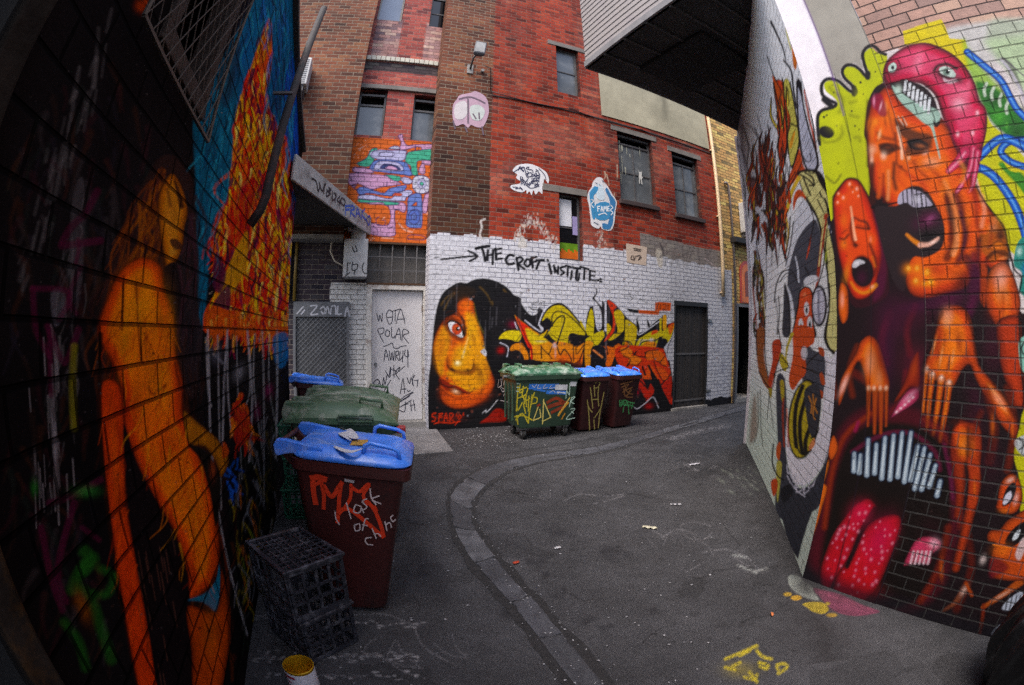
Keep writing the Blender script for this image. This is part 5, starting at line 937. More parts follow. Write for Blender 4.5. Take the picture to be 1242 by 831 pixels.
# ------------------------------------------------------------------ planes of the place
FAC = Plane((-1.42, 7.596), (-1.42 + 6.532, 7.596 + 2.515))       # street front of the brick building
WA = Plane((3.66, 6.21), (2.03, 2.27))                              # corner building, far leg
WB = Plane((2.03, 2.27), (2.80, .555))                              # corner building, near leg
LW = Plane((-.80, .214), (-2.95, 5.45), True)                             # left wall
if (LW.p0 @ LW.n) > 0: LW.n = -LW.n
for P_ in (FAC, WA, WB, LW):                                        # all normals point towards the alley
    if P_.p0 @ P_.n > 0: P_.n = -P_.n
BAY = -.35

def rect_grid(s, z):
    S, Z = np.meshgrid(s, z); return S.ravel(), Z.ravel(), len(z), len(s)
def with_marks(a, marks):
    return np.unique(np.round(np.concatenate([a, marks]), 4))
def hole_mask(S, Z, nr, nc, holes):
    s = S.reshape(nr, nc); z = Z.reshape(nr, nc)
    sm = (s[:-1, :-1] + s[1:, 1:]) / 2; zm = (z[:-1, :-1] + z[1:, 1:]) / 2
    d = np.zeros(sm.shape, bool)
    for a, b, c, e in holes: d |= (sm > a) & (sm < b) & (zm > c) & (zm < e)
    return d.ravel()

# ================================================================== brick building (back of the alley)
bld = empty('brick_building', FAC.at(0, 0), label='red and brown brick building with white painted ground floor and graffiti mural', cat='building')
def fp(s, z, w=0): return FAC.at(s, z, w) - bld.location
def fbox(mb, s0, s1, z0, z1, w0, w1):
    vs = [fp(s, z, w) for z in (z0, z1) for s, w in ((s0, w0), (s1, w0), (s1, w1), (s0, w1))]
    return mb.add(vs, [(0, 3, 2, 1), (4, 5, 6, 7), (0, 1, 5, 4), (1, 2, 6, 5), (2, 3, 7, 6), (3, 0, 4, 7)])

HOLES = [(2.50, 3.06, 6.78, 8.10), (3.93, 4.90, 4.50, 6.14), (5.50, 6.36, 4.45, 6.02), (2.47, 2.98, 3.08, 4.42), (5.33, 6.42, .02, 2.44)]
s = with_marks(np.concatenate([np.arange(-6, 0, .06), np.arange(0, 9.2, .0165)]), [h for q in HOLES for h in q[:2]] + [-1.5, 0.0, 1.06, 7.0, 7.58, 8.6])
z = with_marks(np.concatenate([np.arange(0, 5.4, .0165), np.arange(5.4, 11.01, .05)]), [h for q in HOLES for h in q[2:]] + [3.3, 2.42])
S, Z, nr, nc = rect_grid(s, z)
X = FAC.world(S, Z)
px, py = to_photo(X[:, 0], X[:, 1], X[:, 2])
n1 = fbm(S * 1.3, Z * 1.3, 3); n2 = fbm(S * 5, Z * 5, 5)
sx_ = fbm(S * 1.6, Z * .45, 21, 5); blot = fbm(S * .9, Z * .9, 23, 5)
brown = lin('#6f4330') * (.25 + .95 * n1 + .5 * blot)[:, None]
red = lin('#87311f') * (.35 + .5 * n1 + .55 * sx_ + .35 * blot)[:, None]
pale = np.clip((blot - .56) / .12, 0, 1)[:, None] * .35; red = red * (1 - pale) + lin('#9a6a5c') * pale
yel = lin('#c3a468') * (.8 + .4 * n1)[:, None]
col = np.where((S < 1.06)[:, None], brown, red)
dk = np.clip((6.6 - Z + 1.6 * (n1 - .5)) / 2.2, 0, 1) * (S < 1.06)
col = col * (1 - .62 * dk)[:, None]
soot = np.clip((fbm(S * 3.2, Z * .3, 27, 4) - .52) / .2, 0, 1) * (S > 1.06) * (S < 6.98); col = col * (1 - .35 * soot)[:, None]
col = np.where((S > 6.98)[:, None], yel, col)
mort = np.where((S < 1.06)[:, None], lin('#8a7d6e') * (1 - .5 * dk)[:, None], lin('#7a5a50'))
mort = np.where((S > 6.98)[:, None], lin('#6a5a40'), mort)
# soot / weather darkening of the red bricks near the top of the white paint
pf = Paint(px, py, col, 1.0)
wob = .05 * (fbm(S * 4, Z * 0, 9) - .5) + .03 * (np.floor((S + .12) / .24) % 2)
whitez = np.where(S < 3.0, 3.38, 3.40 - .022 * (S - 3)) + wob
wh = (Z < whitez) & (S > -.02) & (S < 7.35)
wcol = lin('#c6c6cc') * (.70 + .26 * n1 + .2 * sx_)[:, None]
wcol = wcol * np.where(S > 5.2, .86, 1)[:, None]
col[wh] = wcol[wh]; mort[wh] = lin('#7f8090'); pf.bare[wh] = 0
wl = wh & (S < 1.06); mort[wl] = lin('#b0b0ba')
gb = (S > 4.4) & (S < 6.95) & (Z > whitez) & (Z < 3.72 + .2 * n1 - .03 * (S - 4.4)); col[gb] = lin('#7d7672'); mort[gb] = lin('#5a5452'); pf.bare[gb] = .3
blk = (Z < .13 + .1 * n2) & (S > -.1) & (S < 7.4); col[blk] = lin('#17161a'); mort[blk] = lin('#0d0c0e'); pf.bare[blk] = 0
paint_facade(pf, S, Z); pf.vivid(1.12)
mort = np.where((pf.bare < .5)[:, None] & ~(wh & (np.abs(col - wcol).sum(1) < .05))[:, None], col * .84, mort)
HOLE_DOORWAY = (7.58, 8.6, 0, 2.42)
drop = hole_mask(S, Z, nr, nc, HOLES + [(-1.5, 0.0, 3.3, 11.1), (-6.1, 0.0, -.1, 3.3), HOLE_DOORWAY])
ysel = 6.98
V = X - np.array(bld.location)
# main front, and the yellow neighbour as a thing of its own
yfaces = hole_mask(S, Z, nr, nc, [(7.0, 9.3, -1, 12)])
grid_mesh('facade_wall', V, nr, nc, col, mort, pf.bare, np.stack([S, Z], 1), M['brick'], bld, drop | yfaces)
ybld = empty('yellow_brick_building', FAC.at(7.0, 0), label='yellow brick building beside the red one, with dark doorway and white painted foot', cat='building')
grid_mesh('facade_wall', X - np.array(ybld.location), nr, nc, col, mort, pf.bare, np.stack([S, Z], 1), M['brick'], ybld, drop | ~yfaces)
del V, X, S, Z

# recessed bay (door, orange panel, upper windows) and the wall behind the awning
BH = [(-1.50, -.95, 5.33, 6.37), (-.42, .10, 5.29, 6.33), (-1.45, -.90, 8.27, 9.6), (-.30, .10, 8.22, 9.55), (-1.05, .06, 2.53, 3.24), (-1.0, 0.02, .10, 2.47)]
s = with_marks(np.concatenate([np.arange(-6, -2.6, .1), np.arange(-2.6, .2, .0165)]), [h for q in BH for h in q[:2]] + [-1.5, .2])
z = with_marks(np.concatenate([np.arange(0, 5.5, .0165), np.arange(5.5, 11.01, .03)]), [h for q in BH for h in q[2:]] + [3.3])
S, Z, nr, nc = rect_grid(s, z)
X = FAC.world(S, Z, BAY)
px, py = to_photo(X[:, 0], X[:, 1], X[:, 2])
n1 = fbm(S * 1.3, Z * 1.3, 13); n2 = fbm(S * 7, Z * 3, 15)
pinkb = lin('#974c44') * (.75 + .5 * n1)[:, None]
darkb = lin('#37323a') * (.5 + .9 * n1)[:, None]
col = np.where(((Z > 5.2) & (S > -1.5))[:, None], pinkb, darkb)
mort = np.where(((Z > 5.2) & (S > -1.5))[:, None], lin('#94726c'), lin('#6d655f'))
pb = Paint(px, py, col, 1.0)
stain = (Z > 7.2) & (Z < 8.3) & (((S > -1.42) & (S < -.88)) | ((S > -.34) & (S < .14)))
col[stain] = (col[stain] + lin('#b5aca8') * (.4 + .9 * n2[stain])[:, None]) / 2
band = (Z > 6.82) & (Z < 7.08) & (S > -1.5); col[band] = lin('#4a4244') ; mort[band] = lin('#3a3436')
white = (S > -1.66 - .05 * n2) & (S < -.9) & (Z < 2.53); col[white] = lin('#c4c2bf') * (.85 + .2 * n1[white])[:, None]; mort[white] = lin('#8c8a88'); pb.bare[white] = 0
paint_bay(pb, S, Z)
mort = np.where((pb.bare < .5)[:, None] & ~white[:, None], col * .6, mort)
drop = hole_mask(S, Z, nr, nc, BH)
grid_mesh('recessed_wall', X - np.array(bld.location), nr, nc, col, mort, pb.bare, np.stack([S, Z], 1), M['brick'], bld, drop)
del X, S, Z

def brick_strip(name, quads, paint, mort, bare=1.0, parent=None, m='brick'):
    mb = MB()
    for q in quads: mb.add(q, [(0, 1, 2, 3)])
    o = mb.build(name, M[m], parent)
    flat_attr(o, paint, mort, lambda c: (c.x + c.y, c.z), bare)
    return o
for (a, z0) in ((0.0, 0), (-1.5, 3.3)):
    col_ = '#c4c2c6' if a == 0 else '#5a4038'
    if a == 0:
        brick_strip('bay_return', [[fp(a, 0, BAY), fp(a, 0, 0), fp(a, 3.35, 0), fp(a, 3.35, BAY)]], '#b9b8c0', '#7f8090', 0, bld)
        z0 = 3.35
    brick_strip('bay_return', [[fp(a, z0, BAY), fp(a, z0, 0), fp(a, 11, 0), fp(a, 11, BAY)]], '#6a4636', '#6d6056', 1, bld)
mb = MB(); fbox(mb, -6, -1.5, 3.22, 3.3, BAY, .004); mb.build('pier_lintel', M['concrete'], bld)
# roof block, so that the building has depth
mb = MB(); fbox(mb, -6, 9.2, 11.0, 11.25, -6, .12); mb.build('parapet', M['concrete'], bld)
mb = MB(); fbox(mb, 9.2, 9.3, 0, 11, -6, 0); fbox(mb, -6.1, -6, 0, 11, -6, 0); fbox(mb, -6, 9.2, 0, 11, -6.1, -6); mb.build('side_wall', M['concrete'], bld)

def window(s0, s1, z0, z1, w, glass, mull=0, trans=0, top_open=0, fm='frame', reveal='#5a3028', depth=.13, label=None):
    """steel window in a brick opening: reveal, frame with bars, panes"""
    e = .004
    brick_strip('reveal', [[fp(s0, z0, w), fp(s0, z0, w - depth - .04), fp(s0, z1, w - depth - .04), fp(s0, z1, w)], [fp(s1, z0, w), fp(s1, z0, w - depth - .04), fp(s1, z1, w - depth - .04), fp(s1, z1, w)],
                           [fp(s0, z1, w), fp(s1, z1, w), fp(s1, z1, w - depth - .04), fp(s0, z1, w - depth - .04)], [fp(s0, z0, w), fp(s1, z0, w), fp(s1, z0, w - depth - .04), fp(s0, z0, w - depth - .04)]], reveal, '#4a3a36', 1, bld)
    f = MB(); t = .045; d = w - depth
    zt = z1 - top_open
    fbox(f, s0 + e, s0 + t, z0 + e, z1 - e, d - .03, d + .02); fbox(f, s1 - t, s1 - e, z0 + e, z1 - e, d - .03, d + .02)
    fbox(f, s0 + t, s1 - t, z0 + e, z0 + t, d - .03, d + .02); fbox(f, s0 + t, s1 - t, zt - t, zt, d - .03, d + .02)
    for k in range(1, mull + 1):
        a = s0 + (s1 - s0) * k / (mull + 1); fbox(f, a - .014, a + .014, z0 + t, zt - t, d - .02, d + .012)
    for k in range(1, trans + 1):
        a = z0 + (zt - z0) * k / (trans + 1); fbox(f, s0 + t, s1 - t, a - .014, a + .014, d - .021, d + .01)
    if top_open:
        fbox(f, s0 + t, s1 - t, z1 - top_open * .42, z1 - top_open * .42 + .05, d - .03, d + .06)     # lowered sash
    fr = f.build('window', M[fm], bld, bevel=.003)
    if label: fr['label'] = label
    g = MB(); fbox(g, s0 + t * .5, s1 - t * .5, z0 + t * .5, zt - t * .5, d - .012, d - .006); g.build('pane', M[glass], fr)
    if top_open:
        g = MB(); fbox(g, s0 + t * .5, s1 - t * .5, zt, z1, d - .3, d - .29); g.build('dark_room', M['dark'], fr)
    return fr
M['glass_streak'] = plain('paint_streaked_glass', '#4f5558', .2, var=.25, scale=2.5, bump=.05, dirt='#a9aaa0', dscale=5, damt=.7)
window(*HOLES[0], 0, 'glass', 0, 1)
window(*HOLES[1], 0, 'glass', 1, 1, .22, label='steel window with paint streaks and a small white figure sticker')
window(*HOLES[2], 0, 'glass', 1, 1, .22)
window(*HOLES[3], 0, 'glass_dark', 0, 1, label='narrow low window with white paper and painted bottom pane')
window(*BH[0], BAY, 'glass', 0, 0, .3, reveal='#8a4c44'); window(*BH[1], BAY, 'glass', 0, 0, .3, reveal='#8a4c44')
window(*BH[2], BAY, 'glass_bright', 0, 0, 0, 'wframe', '#8a4c44', label='upper window with pale blind')
window(*BH[3], BAY, 'glass_dark', 0, 1, .3, reveal='#8a4c44', label='upper window standing open and dark')
# dried paint runs and a small sticker on the first big window
q = MB()
for a, z_, h_, w_ in ((4.06, 5.98, .34, .03), (4.12, 5.9, .2, .05), (4.1, 5.6, .5, .014), (4.25, 5.85, .22, .016), (4.62, 5.95, .3, .018), (4.18, 5.35, .2, .03), (4.33, 5.7, .1, .02), (4.05, 5.2, .3, .016)):
    q.add([fp(a + dx * w_, z_ - dz * h_, -.118) for dx, dz in ((-.5, 0), (.4, .04), (.5, .5), (.15, .9), (0, 1), (-.2, .8), (-.45, .4))], [tuple(range(7))])
q.build('paint_runs', plain('dried_paint_runs', '#a5a594', .6, var=.2), bld)
q = MB(); q.add([fp(4.52 + dx * .14, 5.0 + dz * .36, -.112) for dx, dz in ((.1, 0), (.3, .1), (.35, .35), (.5, .35), (.55, .05), (.75, 0), (.7, .4), (.95, .5), (.7, .58), (.72, .7), (.85, .95), (.6, .85), (.3, .86), (.12, .98), (.2, .7), (.1, .5))], [tuple(range(16))])
q.build('sticker', plain('white_figure_sticker', '#b8b8b4', .6), bld)
# papers and paint in the low window
wl = MB(); fbox(wl, 2.5, 2.80, 3.78, 4.33, -.118, -.114); wl.build('window_paper', plain('white_paper', '#c6c8d0', .7, var=.06, bump=.1), bld)
wl = MB(); fbox(wl, 2.82, 2.93, 3.62, 4.0, -.118, -.114); wl.build('window_paper', plain('lilac_paper', '#8f86b4', .7, var=.2), bld)
q = MB()
for k in range(9):
    fbox(q, 2.52 + k * .047, 2.52 + (k + 1) * .047, 3.13, 3.26 + .03 * ((k * 5) % 3), -.119, -.116)
q.build('painted_pane', plain('orange_glass_paint', '#c8641a', .4, var=.3), bld)
q = MB(); fbox(q, 2.52, 2.94, 3.24, 3.44, -.124, -.120); q.build('painted_pane', plain('green_glass_paint', '#5f8a1c', .4, var=.4), bld)
# lintels, sills, ledges
L_ = MB()
fbox(L_, 2.30, 3.30, 8.10, 8.22, -.05, .012); fbox(L_, 3.78, 5.05, 6.14, 6.27, -.05, .014); fbox(L_, 5.38, 6.5, 6.02, 6.15, -.05, .014); fbox(L_, 2.12, 3.10, 4.42, 4.56, -.05, .012)
for a in ((2.30, 3.30, 8.10, 8.22), (3.78, 5.05, 6.14, 6.27), (5.38, 6.5, 6.02, 6.15), (2.12, 3.10, 4.42, 4.56)):
    q = MB(); fbox(q, a[0], a[1], a[2], a[3], -.05, .014); q.build('lintel', M['lintel'], bld, bevel=.006)
q = MB(); fbox(q, -1.5, 0.0, 6.37, 6.47, BAY - .05, BAY + .06); q.build('lintel', M['lintel'], bld, bevel=.006)
for a in ((3.88, 4.95, 4.40, 4.50), (5.45, 6.41, 4.35, 4.45)):
    q = MB(); fbox(q, a[0], a[1], a[2], a[3], -.06, .07); q.build('sill', plain('dark_stone_sill', '#3a2c2a', .7), bld, bevel=.01)
q = MB()
for k in range(15):
    a = -1.49 + k * .099; fbox(q, a, a + .09, 7.09, 7.2, BAY - .05, BAY + .055)
q.build('brick_sill', plain('white_brick_sill', '#b9b6a8', .7, dirt='#7a756a', dscale=6), bld, bevel=.008)
q = MB(); fbox(q, 1.06, 6.98, 6.33, 6.36, -.03, .018); q.build('ledge', plain('dark_ledge', '#3a2e2c', .8), bld, bevel=.004)
# cement rendered band under the overhang
cs = np.arange(3.55, 6.9, .04); cz = np.arange(6.45, 8.9, .04); S, Z, nr, nc = rect_grid(cs, cz)
c = lin('#a09c88') * (.75 + .5 * fbm(S * 1.5, Z * 1.5, 31))[:, None]
st = np.exp(-((S - 5.35) / .22) ** 2) * np.clip((Z - 6.6) / .5, 0, 1) * fbm(S * 9, Z * 1.5, 33); c = c * (1 - .75 * st)[:, None]
gw = FAC.world(S, Z, .018) - np.array(bld.location)
grid_mesh('cement_band', gw, nr, nc, c, None, None, np.stack([S, Z], 1), M['render'], bld)

# ---- white door in the bay
door = MB(); fbox(door, -.94, -.035, .115, 2.41, BAY - .11, BAY - .06)
dm = plain('white_painted_door', '#bcb9ba', .5, var=.07, scale=3, bump=.12, bscale=30, dirt='#8d8580', dscale=3, damt=.35)
d_o = door.build('door', dm, bld, bevel=.004); d_o['label'] = 'white painted steel door covered in black marker tags'
hd = MB(); hd.disc(fp(-.87, 1.12, BAY - .05), FAC.n.tolist() + [0], .03, .05); hd.build('handle', M['galv'], d_o)
h2 = MB(); 
for zz in (.4, 2.05): fbox(h2, -.045, -.02, zz, zz + .1, BAY - .06, BAY - .045)
h2.build('hinge', M['rust'], d_o, each=True)
tg = MB()
def wall_stroke(mb, P, px_, py_, w, width, off, plane=FAC, sm=True, base=None):
    """flat ribbon of marker / paint lying on a wall plane"""
    base = bld.location if base is None else base
    Q = [plane.hit(a, b, w) for a, b in P]
    if sm and len(Q) > 2: Q = [tuple(q) for q in smooth_pts(Q, False, 4)]
    for i in range(len(Q) - 1):
        a, b = np.array(Q[i]), np.array(Q[i + 1]); d = b - a; l = np.linalg.norm(d)
        if l < 1e-5: continue
        d /= l; nn = np.array([-d[1], d[0]]) * width / 2; e = d * width * .3
        k = off + .0002 * (len(mb.v) // 4 % 4)
        q = [a - nn - e, b - nn + e, b + nn + e, a + nn - e]
        mb.add([plane.at(u[0], u[1], w + k) - base for u in q], [(0, 1, 2, 3)])
DOOR_TAGS = ['80,190 92,235 98,200 110,238 112,190', '150,170 135,200 150,250 168,240 172,185 150,170', '140,215 170,212', '165,180 215,165', '188,172 185,235', '192,250 218,165 243,250', '200,225 242,222',
 '85,285 105,330 120,358', '88,280 118,275 120,300 98,312', '138,285 128,310 145,325 155,300 140,285', '165,270 168,330 190,318', '185,335 208,275 218,340', '192,312 216,310', '225,350 232,285 258,290 262,305 232,318 264,362',
 '118,382 150,370 170,362 178,388 200,392 222,380 250,376', '122,465 132,400 150,462', '125,438 145,436', '152,405 160,460 168,415 176,462 182,405', '190,410 188,460', '190,412 205,408 204,430 190,432 208,462', '215,410 212,460 228,440', '232,405 228,470', '245,400 240,430 262,440 258,400 260,500',
 '70,600 60,590 85,570 95,590 75,615 120,600', '95,580 110,620 120,560 128,600 140,540', '130,520 155,560 160,500 150,555', '160,510 200,530 170,545', '178,490 180,560', '210,500 188,530 210,570', '240,495 205,525 215,500', '115,650 160,575',
 '255,560 270,595 278,560 292,610', '290,540 285,600', '292,560 300,545', '295,575 318,578', '318,570 312,612', '215,655 232,565 240,650', '218,628 250,625', '255,632 262,640 275,632', '175,655 180,720', '160,700 190,690', '215,690 245,665 290,645 205,705 270,665', '245,700 240,755 205,745', '230,720 262,710', '205,735 280,690', '275,700 280,752', '292,690 300,750', '272,722 300,715']
for t_ in DOOR_TAGS: wall_stroke(tg, [(440 + a / 4.744, 340 + b / 4.744) for a, b in pts(t_)], 0, 0, BAY - .06, .014, .002)
tg.build('marker_tags', plain('black_marker', '#14142a', .4, bump=0), d_o)
df = MB(); fbox(df, -1.045, -.945, 0.0, 2.50, BAY - .1, BAY + .03); fbox(df, -.03, .06, 0.0, 2.50, BAY - .1, BAY + .03); fbox(df, -.945, -.03, 2.415, 2.50, BAY - .1, BAY + .028)
df.build('door_frame', plain('chipped_white_frame', '#b5b1ab', .55, var=.15, scale=6, bump=.3, dirt='#5c3a22', dscale=5, damt=.8), bld, bevel=.006)
st_ = MB(); fbox(st_, -1.04, .05, 0, .11, BAY - .12, BAY + .1); st_.build('doorstep', M['concrete'], bld, bevel=.01)
# ---- barred grille over the door
gr = MB(); fbox(gr, -1.05, .06, 2.53, 3.24, BAY - .16, BAY - .15); gr.build('grille_backing', plain('grey_vent_board', '#57534f', .7, var=.4, scale=4, dirt='#26221f', dscale=4), bld)
gr = MB()
for k in range(1, 5): gr.bar(fp(-1.05 + k * .222, 2.50, BAY - .02), fp(-1.05 + k * .222, 3.24, BAY - .02), .022)
for zz in (2.76, 3.0): gr.bar(fp(-1.05, zz, BAY - .024), fp(.06, zz, BAY - .024), .018)
gr.build('grille', M['frame'], bld)
gr = MB(); fbox(gr, -1.05, .06, 3.225, 3.26, BAY - .1, BAY + .02); fbox(gr, -1.05, .06, 2.50, 2.535, BAY - .1, BAY + .035); gr.build('grille_frame', M['rust'], bld, each=True)
# ---- dark plank door at the right
sd = MB()
for k in range(11):
    a = 5.38 + k * .0925; fbox(sd, a, a + .087, .05, 2.34, -.10, -.065 + .006 * ((k * 7) % 3))
sdo = sd.build('side_door', M['timber'], bld, bevel=.004); sdo['label'] = 'dark weathered plank door with horizontal steel straps'
sb = MB(); fbox(sb, 5.38, 6.40, 1.24, 1.28, -.06, -.045); fbox(sb, 5.38, 6.40, .18, .22, -.06, -.045); sb.build('strap', M['frame'], sdo, each=True)
sb = MB(); fbox(sb, 5.33, 5.38, .02, 2.44, -.12, .01); fbox(sb, 6.40, 6.42, .02, 2.44, -.12, .01); fbox(sb, 5.38, 6.40, 2.34, 2.44, -.12, .012); sb.build('side_door_frame', plain('black_door_frame', '#121113', .6), bld)
sb = MB(); fbox(sb, 5.3, 6.45, -.01, .05, -.14, .05); sb.build('threshold', M['concrete'], bld)
for zz in (.35, 2.0):
    q = MB(); fbox(q, 6.43, 6.55, zz, zz + .06, .003, .03); q.build('hinge', M['galv'], bld)
# ---- pipes
q = MB(); q.tube([fp(6.93, 2.62, .06), fp(6.95, 3.3, .06), fp(6.95, 8.6, .06)], .045, 10)
for zz in (2.7, 4.6, 6.4): fbox(q, 6.87, 7.03, zz, zz + .04, 0, .06)
q.build('downpipe', plain('cream_pipe', '#b49c78', .5, var=.2, dirt='#6a4c34', dscale=6), bld, True)
q = MB(); q.tube([FAC.at(7.42, 0, .05) - ybld.location, FAC.at(7.42, 5.55, .05) - ybld.location, FAC.at(7.36, 5.62, .05) - ybld.location, FAC.at(7.28, 5.6, .05) - ybld.location], .032, 10)
q.build('downpipe', plain('grey_conduit', '#8a7f7c', .45, .3, var=.2), ybld, True)
# doorway of the yellow building
yp = lambda s, z, w=0: FAC.at(s, z, w) - ybld.location
def ybox(mb, s0, s1, z0, z1, w0, w1):
    vs = [yp(s, z, w) for z in (z0, z1) for s, w in ((s0, w0), (s1, w0), (s1, w1), (s0, w1))]
    return mb.add(vs, [(0, 3, 2, 1), (4, 5, 6, 7), (0, 1, 5, 4), (1, 2, 6, 5), (2, 3, 7, 6), (3, 0, 4, 7)])
q = MB(); ybox(q, 7.5, 8.7, 0, 2.5, -.9, -.85); ybox(q, 7.54, 7.58, 0, 2.42, -.9, -.004); ybox(q, 8.6, 8.64, 0, 2.42, -.9, -.004); q.build('dark_doorway', M['dark'], ybld)
q = MB(); ybox(q, 7.5, 8.7, 0, .1, -.85, .02); q.build('doorstep', M['concrete'], ybld)
q = MB(); ybox(q, 7.50, 7.58, .1, 2.5, -.1, .02); ybox(q, 7.5, 8.7, 2.42, 2.5, -.1, .018); q.build('door_frame', plain('grey_door_frame', '#5c5a5c', .6), ybld)
q = MB(); ybox(q, 7.36, 8.7, 4.02, 4.16, 0, .22); q.build('canopy', plain('black_canopy', '#191617', .7), ybld, bevel=.01)

# ---- arched painted board over the doorway
ab = empty('painted_board', FAC.at(7.98, 2.55, .02), label='orange arched painted board above the dark doorway', cat='board')
bb = MB(); ybb = lambda s, z, w: FAC.at(s, z, w) - ab.location
def arch(cx_, w_, z0, z1, wa, wb, n=14):
    P = [(cx_ - w_, z0), (cx_ + w_, z0)] + [(cx_ + w_ * math.cos(PI * k / n), z1 - w_ + w_ * math.sin(PI * k / n)) for k in range(n + 1)]
    return [[ybb(a, b, wa) for a, b in P], [ybb(a, b, wb) for a, b in P]]
bb.loft(arch(7.98, .32, 2.52, 3.62, .012, .03)); bb.build('board', plain('red_enamel', '#a82a16', .45), ab)
bb = MB(); bb.loft(arch(7.98, .25, 2.54, 3.53, .031, .036)); bb.build('painted_panel', plain('orange_enamel', '#c8621a', .45, var=.3), ab)
bb = MB(); bb.loft(arch(7.98, .13, 2.7, 3.36, .037, .041)); bb.build('painted_figure', plain('dark_red_enamel', '#6e2412', .45, var=.5, scale=14), ab)
# ---- air conditioner on the yellow wall
def aircon(loc_s, loc_z, w, h, d, plane, off, label, cat='air conditioner', nm='air_conditioner', slats=True):
    r = empty(nm, plane.at(loc_s, loc_z, off), label=label, cat=cat)
    p = lambda s, z, ww: plane.at(loc_s + s, loc_z + z, off + ww) - r.location
    def bx(mb, s0, s1, z0, z1, w0, w1):
        mb.add([p(s, z, ww) for z in (z0, z1) for s, ww in ((s0, w0), (s1, w0), (s1, w1), (s0, w1))], [(0, 3, 2, 1), (4, 5, 6, 7), (0, 1, 5, 4), (1, 2, 6, 5), (2, 3, 7, 6), (3, 0, 4, 7)])
    m1 = MB(); bx(m1, 0, w, 0, h, 0.02, d); m1.build('case', M['white_metal'], r, bevel=.012)
    m1 = MB(); n = int(h / .045)
    for k in range(1, n): bx(m1, .04, w - .04, k * h / n - .008, k * h / n + .008, d - .01, d + .01)
    m1.build('louvre_grille', plain('grey_louvres', '#77787c', .5), r)
    m1 = MB(); bx(m1, .05, .09, -.12, -.002, 0, d * .9); bx(m1, w - .09, w - .05, -.12, -.002, 0, d * .9); m1.build('bracket', M['frame'], r, each=True)
    return r
aircon(7.80, 4.35, .62, .8, .32, FAC, 0, 'grey louvred air conditioner on yellow brick above the painted board')
aircon(-3.0, 6.0, .5, .6, .4, FAC, 0, 'white air conditioner high on brown brick above the tagged awning')


# ---- black hopper and pale riser pipe beside the air conditioner
hp = empty('rain_hopper', FAC.at(-2.75, 4.95, 0), label='black hopper box with pale riser pipe high on the brown brick', cat='hopper')
p = lambda s, z, w: FAC.at(-2.75 + s, 4.95 + z, w) - hp.location
q = MB(); q.loft([[p(a, 0, b) for a, b in ((-.1, .01), (.14, .01), (.14, .2), (-.1, .2))], [p(a, .42, b) for a, b in ((-.16, .01), (.22, .01), (.22, .34), (-.16, .34))]]); q.build('hopper_box', M['cable'], hp, bevel=.01)
q = MB(); q.tube([p(.02, .42, .1), p(.02, 1.2, .1)], .05, 10); q.build('riser_pipe', M['white_metal'], hp, True)
# ---- loose cables on the front
cbx = empty('wall_cable', FAC.at(1.1, 6.4, .02), label='thin black cable sagging across the red brick below the ledge', cat='cable')
q = MB(); q.tube([FAC.at(1.02 + k * .3, 6.42 - .07 * math.sin(PI * ((k * .3) % 1.8) / 1.8) - .02 * k * .3, .03) - cbx.location for k in range(18)], .009, 6); q.build('cable_run', M['cable'], cbx, True)
q = MB(); q.tube([FAC.at(1.02, 6.42, .03) - cbx.location, FAC.at(1.0, 7.0, .03) - cbx.location, FAC.at(.84, 7.05, .05) - cbx.location], .009, 6); q.build('cable_drop', M['cable'], cbx, True)
# ---- flood lamp on the pier
lp = empty('flood_lamp', FAC.at(.58, 6.95, 0), label='grey flood lamp on an arm fixed to the brown brick pier', cat='lamp')
p = lambda s, z, w: FAC.at(.58 + s, 6.95 + z, w) - lp.location
q = MB(); q.tube([p(0, -.05, .03), p(.0, .12, .2), p(.06, .2, .34)], .022, 8); q.build('arm', M['frame'], lp, True)
q = MB(); q.add([p(a, b, c_) for a, b, c_ in ((-.06, -.16, 0), (.06, -.16, 0), (.06, .06, 0), (-.06, .06, 0), (-.06, -.16, .03), (.06, -.16, .03), (.06, .06, .03), (-.06, .06, .03))], [(0, 3, 2, 1), (4, 5, 6, 7), (0, 1, 5, 4), (1, 2, 6, 5), (2, 3, 7, 6), (3, 0, 4, 7)]); q.build('wall_plate', M['wframe'], lp)
q = MB(); q.loft([[p(.06 + a * k, .2 + b * k * .9 + t, .34 + t * .9) for a, b in ((-.1, -.14), (.1, -.14), (.13, .16), (-.07, .16))] for k, t in ((.55, -.03), (1.15, .04), (1.15, .08))]); q.build('head', plain('lamp_housing', '#55565a', .5, .3), lp, bevel=.01)
q = MB(); q.add([p(.06 + a * .95, .2 + b * .85 + .083, .34 + .076) for a, b in ((-.1, -.14), (.1, -.14), (.13, .16), (-.07, .16))], [(0, 1, 2, 3)]); q.build('lens', plain('lamp_glass', '#9a9a98', .15), lp)
q = MB(); q.tube([p(.25, -.05, .0), p(.25, -.05, .07)], .035, 10); q.build('sensor', M['wframe'], lp)

